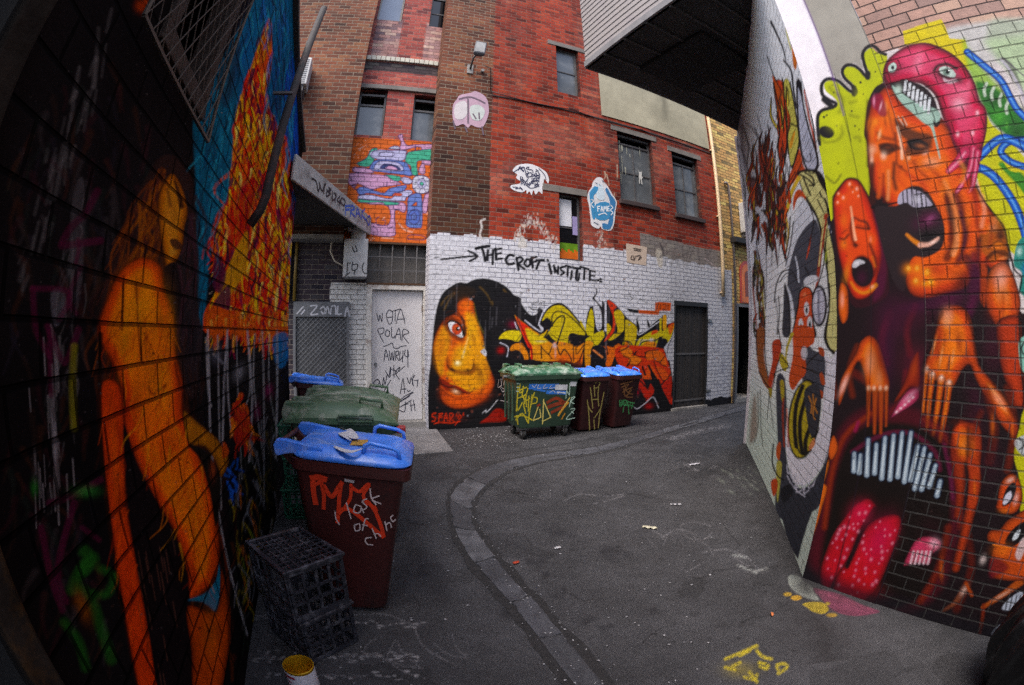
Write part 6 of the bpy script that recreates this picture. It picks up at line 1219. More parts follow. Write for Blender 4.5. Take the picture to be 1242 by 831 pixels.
# ---- electrical box with mast
eb = empty('electrical_box', FAC.at(-1.48, 2.6, BAY), label='white metal electrical box with conduit above the white brick strip', cat='electrical box')
p = lambda s, z, w: FAC.at(-1.48 + s, 2.6 + z, BAY + w) - eb.location
def pbx(mb, P, s0, s1, z0, z1, w0, w1): mb.add([P(s, z, w) for z in (z0, z1) for s, w in ((s0, w0), (s1, w0), (s1, w1), (s0, w1))], [(0, 3, 2, 1), (4, 5, 6, 7), (0, 1, 5, 4), (1, 2, 6, 5), (2, 3, 7, 6), (3, 0, 4, 7)])
q = MB(); pbx(q, p, 0, .42, .0, .66, .01, .24); q.build('case', M['white_metal'], eb, bevel=.012)
q = MB(); pbx(q, p, .02, .40, -.03, -.002, .01, .25); q.build('case_foot', M['frame'], eb)
q = MB(); q.loft([[p(.24 + .14 * math.cos(t), zz, .13 + .1 * math.sin(t)) for t in np.linspace(0, 2 * PI, 17)[:-1]] for zz in (.662, .98)]); q.build('mast', M['white_metal'], eb, True, auto=40)
q = MB(); pbx(q, p, .05, .12, .8, .93, .06, .2); q.build('junction_box', M['white_metal'], eb, bevel=.006)
q = MB(); q.tube([p(.06, .86, .14), p(-.1, .82, .14), p(-.22, .66, .13), p(-.24, .45, .12), p(-.15, .28, .12), p(.0, .2, .12)], .016, 8); q.build('cable', plain('pale_flex', '#b0a698', .5), eb, True)
q = MB()
for t_ in ('485,345 482,385 478,440', '485,350 505,352', '520,345 516,400 550,395 555,360 525,362', '540,400 530,430', '600,350 590,385 600,420 625,425', '520,235 530,268 552,262 540,225', '470,440 500,420'):
    wall_stroke(q, [(340 + a / 5.935, 260 + b / 5.935) for a, b in pts(t_)], 0, 0, BAY + .24, .018, .003, base=eb.location)
q.build('marker_tag', plain('black_marker_ink', '#0d0d12', .5, bump=0), eb)

# ---- mesh security gate below
sg = empty('security_gate', FAC.at(-2.34, 0, BAY), label='grey steel gate with diamond mesh and silver tag on its top rail', cat='gate')
p = lambda s, z, w: FAC.at(-2.34 + s, z, BAY + w) - sg.location
q = MB(); pbx(q, p, 0, 1.0, 1.93, 2.19, .03, .07); pbx(q, p, 0, .05, .05, 1.93, .03, .07); pbx(q, p, .95, 1.0, .05, 1.93, .03, .07); pbx(q, p, .05, .95, .05, .12, .03, .07); q.build('gate_frame', plain('grey_gate_steel', '#57585c', .5, .2, var=.25), sg, bevel=.004)
q = MB(); pbx(q, p, .05, .95, .12, 1.93, .0, .012); q.build('backing', plain('dark_grey_sheet', '#3c3c3f', .6), sg)
q = MB()
for k in range(-21, 11):
    for sgn in (1, -1):
        a0 = k * .09; P0 = []
        for zz in (.12, 1.93):
            P0.append((a0 + (zz - .12) if sgn > 0 else .95 + .05 - a0 - (zz - .12), zz))
        (x0, z0), (x1, z1) = P0
        lo, hi = .05, .95
        def cut(x, xa, za, xb, zb): t = (x - xa) / (xb - xa); return (x, za + (zb - za) * t)
        A, B = P0
        if A[0] > B[0]: A, B = B, A
        if B[0] <= lo or A[0] >= hi: continue
        if A[0] < lo: A = cut(lo, *A, *B)
        if B[0] > hi: B = cut(hi, *A, *B)
        q.bar(p(A[0], A[1], .022 + .006 * sgn), p(B[0], B[1], .022 + .006 * sgn), .01, .006, up=FAC.n.tolist() + [0])
q.build('diamond_mesh', plain('mesh_steel', '#6c6d70', .45, .5), sg)
q = MB()
for t_ in ('120,715 165,665', '150,720 175,690', '215,660 265,660 220,720 270,718', '290,680 310,665 325,690 310,718 295,700', '325,715 340,665 352,712', '365,680 362,720', '368,665 395,660 400,720', '415,660 412,718 440,715', '465,735 480,670 498,735', '470,700 495,698'):
    wall_stroke(q, [(340 + a / 5.935, 260 + b / 5.935) for a, b in pts(t_)], 0, 0, BAY + .07, .026, .003, base=sg.location)
q.build('silver_tag', plain('silver_paint', '#a4a4aa', .4), sg)

# ---- awning between left wall and the bay
aw_a = FAC.hit(448, 266, BAY)[0]
A1 = FAC.at(-1.02, 0, BAY + .002); A0 = Vector((-2.47, 4.42, 0))
aw = empty('awning', (A0.x, A0.y, 3.38), label='low flat awning with white tagged fascia above the mesh gate', cat='awning')
dA = (A1 - A0).normalized(); nA = Vector((-dA.y, dA.x, 0))
q = MB(); q.add([Vector((*(P.xy), zz)) - aw.location for zz in (3.38, 3.70) for P in (A0, A1, A1 + nA * .035, A0 + nA * .035)], [(0, 3, 2, 1), (4, 5, 6, 7), (0, 1, 5, 4), (1, 2, 6, 5), (2, 3, 7, 6), (3, 0, 4, 7)])
q.build('fascia', plain('white_fascia', '#aeaca8', .6, var=.16, dirt='#5a5248', dscale=4, damt=.7), aw, bevel=.006)
q = MB(); Bq = FAC.at(-3.6, 0, BAY + .002); Cq = Vector((-3.2, 5.0, 0))
q.add([Vector((*(P.xy), zz)) - aw.location for zz in (3.46, 3.62) for P in (A0 + nA * .04, A1 + nA * .04, Bq, Cq)], [(0, 3, 2, 1), (4, 5, 6, 7), (0, 1, 5, 4), (1, 2, 6, 5), (2, 3, 7, 6), (3, 0, 4, 7)])
q.build('roof_sheet', plain('dark_awning_sheet', '#2a2826', .8), aw)
AWP = Plane((A0.x, A0.y), (A1.x, A1.y))
if AWP.p0 @ AWP.n > 0: AWP.n = -AWP.n
for nm_, c_, list_ in (('black_tag', '#14141a', ('158,235 180,250 190,300 200,268', '195,255 210,300 222,265', '222,275 218,310', '228,262 225,268', '235,290 232,325 252,310 238,300 255,292 242,282', '262,300 262,345 282,325 270,308', '275,355 280,310', '300,325 285,345 305,360', '298,345 318,372 326,350 308,335 296,372', '318,390 316,394')),
                       ('blue_tag', '#1f5fc0', ('330,372 326,418', '326,374 352,372', '330,392 348,390', '352,425 358,372 374,388 355,400 375,428', '380,430 388,385 402,432', '384,412 400,412', '408,440 412,395', '425,390 410,415 432,445', '440,430 452,425 446,470 432,440'))):
    q = MB()
    for t_ in list_: wall_stroke(q, [(340 + a / 4.154, 160 + b / 4.154) for a, b in pts(t_)], 0, 0, 0, .028 if nm_ == 'black_tag' else .036, .003, plane=AWP, base=aw.location)
    q.build(nm_, plain(nm_ + '_paint', c_, .5, bump=0), aw)
# cables and pipes below the awning
cb = empty('wall_pipes', FAC.at(-2.6, 2.2, BAY), label='dark pipes on the shaded wall under the awning', cat='pipes')
for s_, r_, c_, n_ in ((-2.45, .05, '#2a2a30', 'pipe'), (-2.33, .03, '#6a541a', 'pipe'), (-2.58, .045, '#15151a', 'pipe')):
    q = MB(); q.tube([FAC.at(s_, 2.2, BAY + .06) - cb.location, FAC.at(s_, 3.45, BAY + .06) - cb.location], r_, 10); q.build(n_, plain('pipe_paint', c_, .5), cb, True)

# ---- paste-ups and signs: flat paper glued to the wall
def paper(name, label, outline, frame, fills, lines, w=0, base_c='#c8c8cc', th=.004, sm=True):
    """cut-out poster: outline and artwork traced on survey sheet 'frame', lying on the facade"""
    ox, oy, s_ = frame
    O = [FAC.hit(ox + a / s_, oy + b / s_, w) for a, b in pts(outline)]
    c0 = np.mean(O, 0); r = empty(name, FAC.at(c0[0], c0[1], w), label=label, cat='poster', group='paste-up posters on the brick front')
    def sheet(nm, P, c_, off):
        if len(P) > 2: P = [FAC.hit(ox + a / s_, oy + b / s_, w) for a, b in pts(P)] if isinstance(P, str) else P
        P = smooth_pts(P, True, 3) if sm else np.array(P)
        mb = MB(); mb.loft([[FAC.at(a, b, w + off - .002) - r.location for a, b in P], [FAC.at(a, b, w + off) - r.location for a, b in P]])
        return mb.build(nm, plain(nm + '_ink', c_, .65, var=.12, scale=9, bump=.25, bscale=25), r)
    sheet('sheet', O, base_c, .006)
    for k, (nm, c_, P) in enumerate(fills): sheet(nm, P, c_, .009 + .0006 * k)
    for nm, c_, wd, ls in lines:
        mb = MB()
        for L__ in ls: wall_stroke(mb, [(ox + a / s_, oy + b / s_) for a, b in pts(L__)], 0, 0, w, wd, .009 + .0006 * len(fills) + .001, base=r.location)
        mb.build(nm, plain(nm + '_ink', c_, .6, bump=0), r)
    return r
random.seed(3)
fl = ['%d,%d %d,%d %d,%d' % (x, y, x + random.randint(-14, 14), y + random.randint(8, 22), x + random.randint(-24, 24), y + random.randint(18, 34)) for x, y in [(random.randint(130, 310), random.randint(150, 300)) for _ in range(46)]]
paper('paste_up', 'white paste-up of a spiky flower-like creature high on the red brick', '80,190 110,150 150,135 215,130 270,145 320,170 365,205 385,260 378,295 350,255 340,290 355,330 330,320 330,385 300,360 275,390 255,350 240,395 222,360 200,385 195,350 165,370 110,360 65,335 70,310 130,300 150,280 110,250 120,220', (610, 180, 6.927), [],
      [('ink_lines', '#26284a', .016, fl + ['195,310 230,335 280,325 300,305', '80,325 120,330 105,340 150,335 160,350 140,325', '90,200 130,175 180,160', '300,170 345,220 360,260', '200,215 215,240 240,230 235,205 210,210', '255,220 275,240 290,225'])])
paper('paste_up', 'blue and white paste-up of a tall coated figure beside the low window', '755,285 790,245 830,250 850,285 880,320 920,390 955,450 945,520 935,620 905,690 835,680 820,655 800,675 745,650 735,600 722,480 708,430 715,370 745,325', (610, 180, 6.927),
      [('blue_coat', '#2f7fae', '765,320 745,345 725,380 735,470 745,560 760,600 775,580 770,480 760,400 790,370 800,330 775,320'), ('blue_coat', '#2a6c9e', '870,330 905,390 945,450 930,540 915,650 870,670 890,600 900,500 890,420 860,360'), ('belly_panel', '#2f7fae', '780,470 890,460 890,590 780,590'), ('pale_face', '#b9c9d4', '790,300 830,310 850,370 850,430 800,430 780,390 800,340'), ('blue_foot', '#2a6c9e', '835,630 880,640 905,655 890,680 840,675')],
      [('ink_lines', '#cfd8e0', .022, ['790,490 812,488', '792,490 795,530', '793,510 808,508', '820,530 828,490 838,530', '823,515 835,514', '845,530 848,490 856,510 866,488 868,528', '878,488 876,528', '878,490 890,488', '878,508 888,507', '878,528 892,526', '800,560 850,545 870,560', '905,480 920,500 900,520 920,540 905,560', '740,430 760,445 738,470 760,500']), ('ink_lines', '#173a5e', .014, ['775,290 790,300', '805,300 815,315', '760,620 800,640', '830,270 845,285'])])
paper('paste_up', 'torn pink paste-up high on the brown brick pier near the lamp', '905,480 960,468 985,460 1035,490 1050,545 1045,590 1020,640 985,640 960,630 945,645 920,625 885,635 868,590 870,530 890,500', (340, 0, 4.154), [('grey_face', '#b9b2b4', '880,530 930,510 945,560 920,600 880,595'), ('grey_face', '#aeb4b0', '955,540 1000,530 1030,560 1010,605 965,600')],
      [('ink_lines', '#5c4a58', .03, ['900,500 960,490 1030,520', '970,575 985,600', '1000,570 1002,600', '930,640 940,665', '1015,640 1022,680', '870,610 880,650', '945,500 945,620'])], base_c='#a88a9a')
paper('notice_sheet', 'square cream notice sheet glued where red brick meets white paint', '617,447 716,465 712,552 622,537', (600, 180, 3.881), [],
      [('print', '#4a3c34', .02, ['652,470 688,477', '655,478 685,484', '645,505 640,520 655,525 650,505', '660,505 658,525', '665,508 685,505 675,525 690,512'])], base_c='#b8a594', sm=False)
for o_ in bpy.data.objects:
    if o_.name.startswith('notice_sheet') and o_.get('category'): o_['category'] = 'notice'
# ================================================================== corner building at the right
cbl = empty('corner_building', (2.6, 3.0, 0), label='corner building covered in bright murals with an overhanging upper storey', cat='building')
co = np.array(cbl.location)
ZS = 4.96
def paint_wall(name, P, s0, s1, z0, z1, step, fn, mat, base_m, parent, off=0, gain=1.0, drop=None, viv=0):
    S, Z, nr, nc = P.fan(s0, s1, z0, z1, step)
    X = P.world(S, Z, off); px, py = to_photo(X[:, 0], X[:, 1], X[:, 2])
    n = fbm(S * 1.4, Z * 1.4, 91)
    c = lin(base_m[0]) * (.78 + .44 * n)[:, None]; m = np.tile(lin(base_m[1]), (len(S), 1))
    pt = Paint(px, py, c, gain)
    fn(pt, S, Z)
    if viv: pt.vivid(viv)
    m = np.where((pt.bare < .5)[:, None], c * base_m[2] + np.where(Z < 1.75, base_m[3], 0.)[:, None], m)  # lower joints lightened: bump highlights painted into the joint colour
    d = None if drop is None else hole_mask(S, Z, nr, nc, drop)
    return grid_mesh(name, X - np.array(parent.location), nr, nc, c, m, pt.bare, np.stack([S, Z], 1), M[mat], parent, d)
def pillar(p, S, Z): paint_pillar_top(p, S, Z); lim = p.y > 58; _pillar_mural(p, S, Z)
def _pillar_mural(p, S, Z):
    keep_c, keep_b = p.c.copy(), p.bare.copy()
    paint_near(p, S, Z)
    # above the mural the render stays plain: everything the near mural's base coat covered is put back
    top = (Z > 2.75) | (S < .03)
    base = np.abs(p.c - lin('#aaa4a4') * (.9 + .2 * fbm(S * 3, Z * 3, 51))[:, None]).sum(1) < .02
    r = base & (Z > 1.8); p.c[r] = keep_c[r]; p.bare[r] = keep_b[r]
    gy = (p.c[:, 0] == keep_c[:, 0])
    for s_ in (.262, .655):
        d = np.abs(S - s_); a = np.clip(1 - d / .006, 0, 1)[:, None] * .8; p.c[:] = p.c * (1 - a) + lin('#151018') * a
    a = (np.clip(1 - np.abs(S - .262) / .02, 0, 1) * (Z > 3.1))[:, None] * .5; p.c[:] = p.c * (1 - a) + lin('#5a3a78') * a
o = paint_wall('mural_pillar', WB, 0, .66, 0, 4.3, .115, pillar, 'render', ('#c6c2c6', '#888888', .7, 0), cbl, .006, gain=.7, viv=1.16)
o['label'] = 'smooth rendered pillar with yellow slime and red screaming head'
# joints of the render: groove darkness painted as thin lines in the wall colour
o = paint_wall('mural_wall', WB, .66, 4.2, 0, 4.3, .115, paint_near, 'brick_side', ('#93766a', '#3a2e2c', .5, .02), cbl, gain=.7, viv=1.16)
o['label'] = 'brick wall painted with pink monster and orange howling figures'
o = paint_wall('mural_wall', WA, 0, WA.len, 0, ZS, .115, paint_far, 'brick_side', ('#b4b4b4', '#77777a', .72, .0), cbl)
o['label'] = 'white wall with graffiti lettering, grey oval, octopus and bee'
q = MB(); 
for w_ in (.004,): q.add([WB.at(s_, z_, w_) - Vector(co) for s_, z_ in ((0, 4.3), (.26, 4.3), (.26, 9.4), (0, 9.4))], [(0, 1, 2, 3)])
flat_attr(q.build('pillar_upper', M['render'], cbl), '#c0bcc0', '#888888', lambda c: (c.x + c.y, c.z), 0)
q = MB(); q.add([WB.at(s_, z_, .004) - Vector(co) for s_, z_ in ((.26, 4.3), (.66, 4.3), (.66, 9.4), (.26, 9.4))], [(0, 1, 2, 3)])
flat_attr(q.build('pillar_upper', M['render'], cbl), '#827f78', '#888888', lambda c: (c.x + c.y, c.z), 0)
def bw(name, quads, paint='#93766a', mort='#3a2e2c', org=WB.p0):
    mb = MB()
    for k in quads: mb.add([Vector(v) - Vector(co) for v in k], [(0, 1, 2, 3)])
    o = mb.build(name, M['brick_side'], cbl)
    flat_attr(o, paint, mort, lambda c: (math.copysign(math.hypot(c.x + co[0] - org[0], c.y + co[1] - org[1]), (c.x + co[0] - org[0])), c.z), 1); return o
bw('upper_wall', [[WB.at(.66, 4.3), WB.at(6, 4.3), WB.at(6, 9.4), WB.at(.66, 9.4)], [WB.at(4.2, 0), WB.at(6, 0), WB.at(6, 4.3), WB.at(4.2, 4.3)]])
# overhanging storey
Qp = WB.at(-2.79, ZS); Fp = Vector((3.60, 6.01, ZS)); Cp = WB.at(0, ZS)
up = Vector((0, 0, 4.5))
bd = MB()
for k in range(50):                                                     # boarded left face of the overhang
    z0, z1 = ZS + .09 + k * .089, ZS + .09 + (k + 1) * .089 - .006
    bd.add([WB.at(s_, z_, w_) - Vector(co) for s_, z_, w_ in ((-2.79, z0, .012), (-.002, z0, .012), (-.002, z1, .004), (-2.79, z1, .004), (-2.79, z0, 0), (-.002, z0, 0), (-.002, z1, 0), (-2.79, z1, 0))], [(0, 1, 2, 3), (4, 7, 6, 5), (0, 4, 5, 1), (3, 2, 6, 7), (0, 3, 7, 4), (1, 5, 6, 2)])
bd.build('boarding', plain('pale_painted_boards', '#827c7a', .6, var=.14, scale=4, bump=.2, bscale=25, dirt='#6a6266', dscale=4, damt=.6), cbl)
q = MB(); q.add([v - Vector(co) for v in (Cp, Qp, Qp + up, Cp + up)], [(0, 1, 2, 3)]); q.add([v - Vector(co) for v in (Qp, Fp, Fp + up, Qp + up)], [(0, 1, 2, 3)]); q.add([v - Vector(co) + up for v in (Qp, Fp, Cp)], [(0, 1, 2)])
q.build('overhang_wall', plain('overhang_cladding', '#8f8a90', .7), cbl)
q = MB(); q.bar(Qp - Vector(co) + Vector((0, 0, .045)), Cp - Vector(co) + Vector((0, 0, .045)), .06, .09); q.build('edge_beam', plain('grey_edge_beam', '#6d6b6c', .6), cbl)
q = MB(); q.bar(Qp - Vector(co) + Vector((0, 0, .046)), Fp - Vector(co) + Vector((0, 0, .046)), .06, .088); q.build('edge_beam', plain('dark_edge_beam', '#4c4a4c', .6), cbl)
sof = plain('dark_soffit', '#2b2928', .85, var=.3, scale=3, dirt='#141312', dscale=2)
q = MB(); q.add([v - Vector(co) for v in (Qp, Fp, Vector((3.66, 6.21, ZS)), Cp)], [(0, 1, 2, 3)]); q.build('soffit', sof, cbl)
q = MB()
for k in range(1, 7):
    a_, b_ = Qp.lerp(Cp, k / 7) - Vector(co), Qp.lerp(Fp, 0).lerp(Fp, 1).lerp(Cp, k / 7) - Vector(co); q.bar(a_ - Vector((0, 0, .012)), b_ - Vector((0, 0, .012)), .03, .02)
q.build('soffit_batten', plain('soffit_batten_paint', '#3a3736', .8), cbl, each=True)
mid = (Qp + Fp + Cp) / 3; q = MB(); q.box(-.55, -.45, -.05, .55, .45, -.004, Matrix.Translation(mid - Vector(co)) @ Matrix.Rotation(-1.13, 4, 'Z')); q.build('soffit_hatch', plain('black_hatch', '#0c0b0b', .9), cbl, bevel=.01)
q = MB(); q.bar(WA.at(-.02, 0, .012) - Vector(co), WA.at(-.02, ZS, .012) - Vector(co), .05, .05); q.build('corner_strip', plain('white_corner_strip', '#a8a2a6', .5, dirt='#5a4a44', dscale=8), cbl)
# hidden rear of the corner building, towards the side alley
q = MB(); q.add([Vector(v) - Vector(co) for v in ((3.69, 6.24, 0), (8.5, 7.9, 0), (8.5, 7.9, 9.4), (3.69, 6.24, 9.4))], [(0, 1, 2, 3)]); q.add([Vector(v) - Vector(co) for v in ((8.5, 7.9, 0), (8.5, -4, 0), (8.5, -4, 9.4), (8.5, 7.9, 9.4))], [(0, 1, 2, 3)]); q.build('rear_wall', M['concrete'], cbl)

# ================================================================== left wall
lwl = empty('painted_wall', (-1.8, 2.7, 0), label='dark brick wall with mural of a burning figure and flames', cat='wall')
WIN = (.56, 1.16, 2.50, 3.45)
o = paint_wall('wall_face', LW, 0, LW.len, 0, 4.19, .135, paint_left, 'block', ('#37343a', '#141215', .35, 0), lwl, gain=1.22, viv=1.06, drop=[WIN])
lo_ = Vector(lwl.location)
th = -.35
q = MB()
q.add([LW.at(s_, z_, w_) - lo_ for s_, z_, w_ in ((0, 4.19, 0), (LW.len, 4.19, 0), (LW.len, 4.19, th), (0, 4.19, th))], [(0, 1, 2, 3)])
q.add([LW.at(s_, z_, w_) - lo_ for s_, z_, w_ in ((LW.len, 0, 0), (LW.len, 0, th), (LW.len, 4.19, th), (LW.len, 4.19, 0))], [(0, 1, 2, 3)])
q.add([LW.at(s_, z_, w_) - lo_ for s_, z_, w_ in ((0, 0, th), (LW.len, 0, th), (LW.len, 4.19, th), (0, 4.19, th))], [(0, 1, 2, 3)])
q.build('wall_back', plain('dark_masonry', '#2a2829', .85), lwl)
q = MB(); q.bar(LW.at(-.02, 4.215, -.15) - lo_, LW.at(LW.len + .02, 4.215, -.15) - lo_, .40, .05); q.build('coping', plain('dark_coping', '#3a3836', .85), lwl, bevel=.01)
# window with wire guard
lp_ = lambda s_, z_, w_: LW.at(s_, z_, w_) - lo_
def lbox(mb, s0, s1, z0, z1, w0, w1): mb.add([lp_(s_, z_, w_) for z_ in (z0, z1) for s_, w_ in ((s0, w0), (s1, w0), (s1, w1), (s0, w1))], [(0, 3, 2, 1), (4, 5, 6, 7), (0, 1, 5, 4), (1, 2, 6, 5), (2, 3, 7, 6), (3, 0, 4, 7)])
q = MB(); t = .07
lbox(q, WIN[0] - .01, WIN[1] + .01, WIN[2] - .01, WIN[2] + t, -.1, .02); lbox(q, WIN[0] - .01, WIN[1] + .01, WIN[3] - t, WIN[3] + .01, -.1, .021); lbox(q, WIN[0] - .01, WIN[0] + t, WIN[2] + t, WIN[3] - t, -.1, .019); lbox(q, WIN[1] - t, WIN[1] + .01, WIN[2] + t, WIN[3] - t, -.1, .02)
wf = q.build('window', plain('weathered_brown_frame', '#2e2018', .75, var=.5, scale=8, bump=.5, dirt='#1c1410', dscale=5), lwl, bevel=.004)
q = MB(); lbox(q, WIN[0], WIN[1], WIN[2], WIN[3], -.3, -.29); q.build('dark_pane', M['dark'], wf)
q = MB(); w_, h_ = WIN[1] - WIN[0] + .28, WIN[3] - WIN[2] + .16; s0, z0 = WIN[0] - .21, WIN[2] - .08
for k in range(-14, 20):
    for sg_ in (1, -1):
        a = k * .075
        for_pts = []
        x0, x1 = (a, a + h_ * .55) if sg_ > 0 else (w_ - a, w_ - a - h_ * .55)
        A, B = (x0, 0.), (x1, h_)
        if A[0] > B[0]: A, B = B, A
        if B[0] <= 0 or A[0] >= w_: continue
        cut = lambda x: (x, A0_[1] + (B0_[1] - A0_[1]) * (x - A0_[0]) / (B0_[0] - A0_[0])); A0_, B0_ = A, B
        if A[0] < 0: A = cut(0)
        if B[0] > w_: B = cut(w_)
        q.bar(lp_(s0 + A[0], z0 + A[1], .045 + .003 * sg_), lp_(s0 + B[0], z0 + B[1], .045 + .003 * sg_), .0035)
for a in (0, w_): q.bar(lp_(s0 + a, z0, .045), lp_(s0 + a, z0 + h_, .045), .012)
for a in (0, h_): q.bar(lp_(s0, z0 + a, .045), lp_(s0 + w_, z0 + a, .045), .012)
q.build('wire_guard', plain('old_wire', '#4a443e', .6, .2), wf)
# iron corner post and doorway recess beside the camera
q = MB(); q.bar(lp_(-.03, 0, .0), lp_(-.03, 4.19, .0), .075, .075); q.build('corner_post', plain('flaking_post', '#231d19', .9, var=.6, scale=9, bump=.8, bscale=18, dirt='#5a3a12', dscale=2.2, damt=.8, spec=.1), lwl, bevel=.008)
q = MB(); lbox(q, -1.3, -.07, 0, 4.19, -.42, -.36); lbox(q, -.07, 0, 0, 4.19, -.42, -.03); q.build('doorway_recess', M['dark'], lwl)
q = MB(); lbox(q, -4.5, -1.3, 0, 4.19, -.35, 0); q.build('wall_return', plain('dark_masonry_near', '#232126', .8, var=.4), lwl)
# slanting pipe
pa, pb_, pc = LW.hit(303, 273, .03), LW.hit(322, 240, .12), LW.hit(393, 10, .16)
pp = empty('waste_pipe', LW.at(pa[0], pa[1], .03), label='dark pipe running slantwise up the flame mural past the wall top', cat='pipe')
pO = Vector(pp.location); q = MB(); q.tube([LW.at(pa[0], pa[1], .03) - pO, LW.at((pa[0] + pb_[0]) / 2, (pa[1] + pb_[1]) / 2, .09) - pO, LW.at(*pb_, .12) - pO, LW.at(*pc, .16) - pO], .034, 12)
q.build('pipe_run', plain('dark_iron_pipe', '#120d0e', .8, 0, var=.4, dirt='#5a3a34', dscale=7), pp, True)
pm = LW.hit(352, 113, .14); q = MB(); q.bar(LW.at(pm[0], pm[1], 0) - pO, LW.at(pm[0], pm[1], .16) - pO, .03, .02); q.build('bracket', M['frame'], pp)

# ================================================================== ground
def ground_fn(p, X, Y):
    R = np.hypot(X, Y)
    p.sheet(560, 480, 3.268)
    # wet / dark repair patches and stains
    G = [(385, 535, 60, 26), (610, 625, 62, 30), (280, 350, 50, 18), (1080, 290, 60, 14), (330, 455, 16, 10), (200, 590, 30, 20), (300, 650, 40, 24)]
    for x, y, a, b in G:
        for k in range(7): p.spot('#2a2a2e', x + RNG.normal(0, a * .5), y + RNG.normal(0, b * .5), a * .4, b * .45, RNG.uniform(-20, 20), .38, 1)
    p.sheet(560, 631, 3.268)
    for x, y, a, b in ((610, 130, 60, 26), (755, 358, 40, 14), (290, 160, 40, 22), (400, 290, 30, 34), (500, 390, 40, 24), (390, 45, 50, 30), (560, 430, 40, 20), (975, 468, 14, 8), (330, 215, 30, 22)):
        for k in range(7): p.spot('#29292d', x + RNG.normal(0, a * .5), y + RNG.normal(0, b * .5), a * .4, b * .45, RNG.uniform(-20, 20), .42, 1)
    p.sheet(280, 430, 3.653)
    p.spot('#26262b', 860, 520, 120, 60, 20, .75); p.spot('#2a2a2e', 830, 470, 90, 30, 0, .6); p.spot('#232327', 700, 650, 90, 60, 0, .5); p.spot('#26262a', 800, 600, 60, 40, 0, .6)
    p.sheet(280, 610, 3.653)
    p.spot('#222226', 820, 230, 70, 100, -30, .8); p.spot('#222226', 920, 380, 90, 60, 20, .6); p.spot('#26262a', 760, 330, 40, 90, 0, .5)
    for x, y in ((1010, 170), (1060, 240), (1110, 310), (1160, 380), (1220, 490)): p.spot('#1c1c20', x, y, 34, 46, -35, .75)
    # pale powdery dust near the bins and the wall foot
    for k in range(130):
        x, y = RNG.uniform(95, 860), 0
        base = [660 + .02 * x, 765, 500 + .05 * x, 690][int(RNG.integers(4))]; y = base + RNG.normal(0, 9); p.spot('#9a989a', x, y, RNG.uniform(3, 18), RNG.uniform(2, 6), RNG.uniform(-10, 20), .5, 1)
    for q in ('520,500 600,492 690,495 760,520 830,545', '480,680 600,678 690,695 760,720 850,735', '380,768 440,762 520,770', '520,755 560,770 610,760', '690,690 730,610 760,660 840,730', '820,565 840,620 900,670 1000,720', '900,620 960,670 1050,690', '590,690 600,630 650,600', '700,700 760,745 830,770', '980,580 1000,640 1040,680'): p.line('#8e8c90', q, RNG.uniform(3, 7), 1, .4, dry=.4)
    # chalk drawings
    p.sheet(560, 480, 3.268)
    for q in ('860,290 900,270 950,265 940,290 890,300', '880,270 940,300', '400,420 470,390 560,400 640,390', '520,430 600,410 650,395', '870,510 920,500 990,520 980,560 920,570 880,550 870,510', '800,560 850,530 900,540 960,570', '830,520 800,590', '740,520 800,560', '740,570 770,600', '920,560 980,600 1000,640', '960,620 1050,610 1130,640 1180,690', '1080,640 1180,700 1230,690', '890,700 960,660', '980,290 1020,280', '1010,175 1050,170', '830,130 860,125'): p.line('#8d8b90', q, RNG.uniform(3, 6), .8, .33, dry=.45)
    p.line('#8a888c', '830,170 940,140 1060,118', 14, 2, .4, dry=.4)
    for k in range(30): x, y = RNG.normal(1140, 60), RNG.normal(330, 34); p.spot('#8f988c', x, y, RNG.uniform(4, 22), RNG.uniform(2, 8), 30, .22)
    # spilt paint: pale green-white, yellow and pink at the corner
    p.sheet(890, 600, 3.956)
    p.poly('#a3aaa2', '262,392 300,385 330,410 375,440 385,470 410,505 360,500 300,470 270,440', 1, .85)
    for q in ('300,440 330,420', '100,370 160,355', '0,290 60,300', '20,340 110,375'): p.line('#8f9290', q, 12, 1.2, .6, dry=.3)
    p.poly('#7a3550', '380,450 430,458 500,475 560,500 620,530 700,560 650,575 580,582 510,570 460,540 420,500', 1, .95); p.spot('#5a2038', 520, 560, 110, 10, 10, .7)
    for k in range(7): p.spot('#a8506a', 420 + k * 38, 470 + k * 13, 16, 6, 20, .6)
    p.spot('#b8941c', 258, 478, 20, 10, 0, .9, 1); p.spot('#c89a1c', 300, 495, 26, 12, 0, .95, 1); p.poly('#b8a018', '330,525 370,515 430,520 455,550 430,572 380,562 350,540', .8, .95); p.spot('#b08c18', 470, 578, 26, 10, 0, .8, 1); p.spot('#b8a018', 450, 523, 12, 8, 0, .8, 1)
    p.sheet(880, 591, 3.431)
    for q in ('0,715 60,690 130,660', '130,680 155,705 190,715', '30,745 60,730', '80,790 120,800 130,780', '140,730 175,740 170,755 145,745', '220,760 215,740 245,735 255,750 220,775', '60,700 100,680', '100,770 130,810', '0,750 40,760'): p.line('#a8981a', q, 14, 1.2, .85, dry=.12)
    p.spot('#8a7a1c', 60, 760, 80, 40, 0, .4)
    # cracks and old trench seams
    p.sheet(0, 0, 1)
    for q in ((600, 560), (760, 600), (820, 560), (690, 720), (840, 700), (880, 640), (520, 640), (500, 720), (780, 780), (640, 600), (900, 760)):
        x, y = q; P = [(x, y)]; A_ = RNG.uniform(0, 6.28)
        for _ in range(int(RNG.integers(5, 11))): A_ += RNG.normal(0, .5); x += 9 * math.cos(A_); y += 4.5 * math.sin(A_); P.append((x, y))
        p.line('#141416', P, (1.5, .7), .45, .75, False)
    p.line('#1d1d20', '600,552 640,546 700,536 780,522 860,512', 2.2, .6, .6); p.line('#1b1b1e', '640,520 780,514 900,505', 3, 1.4, .5)
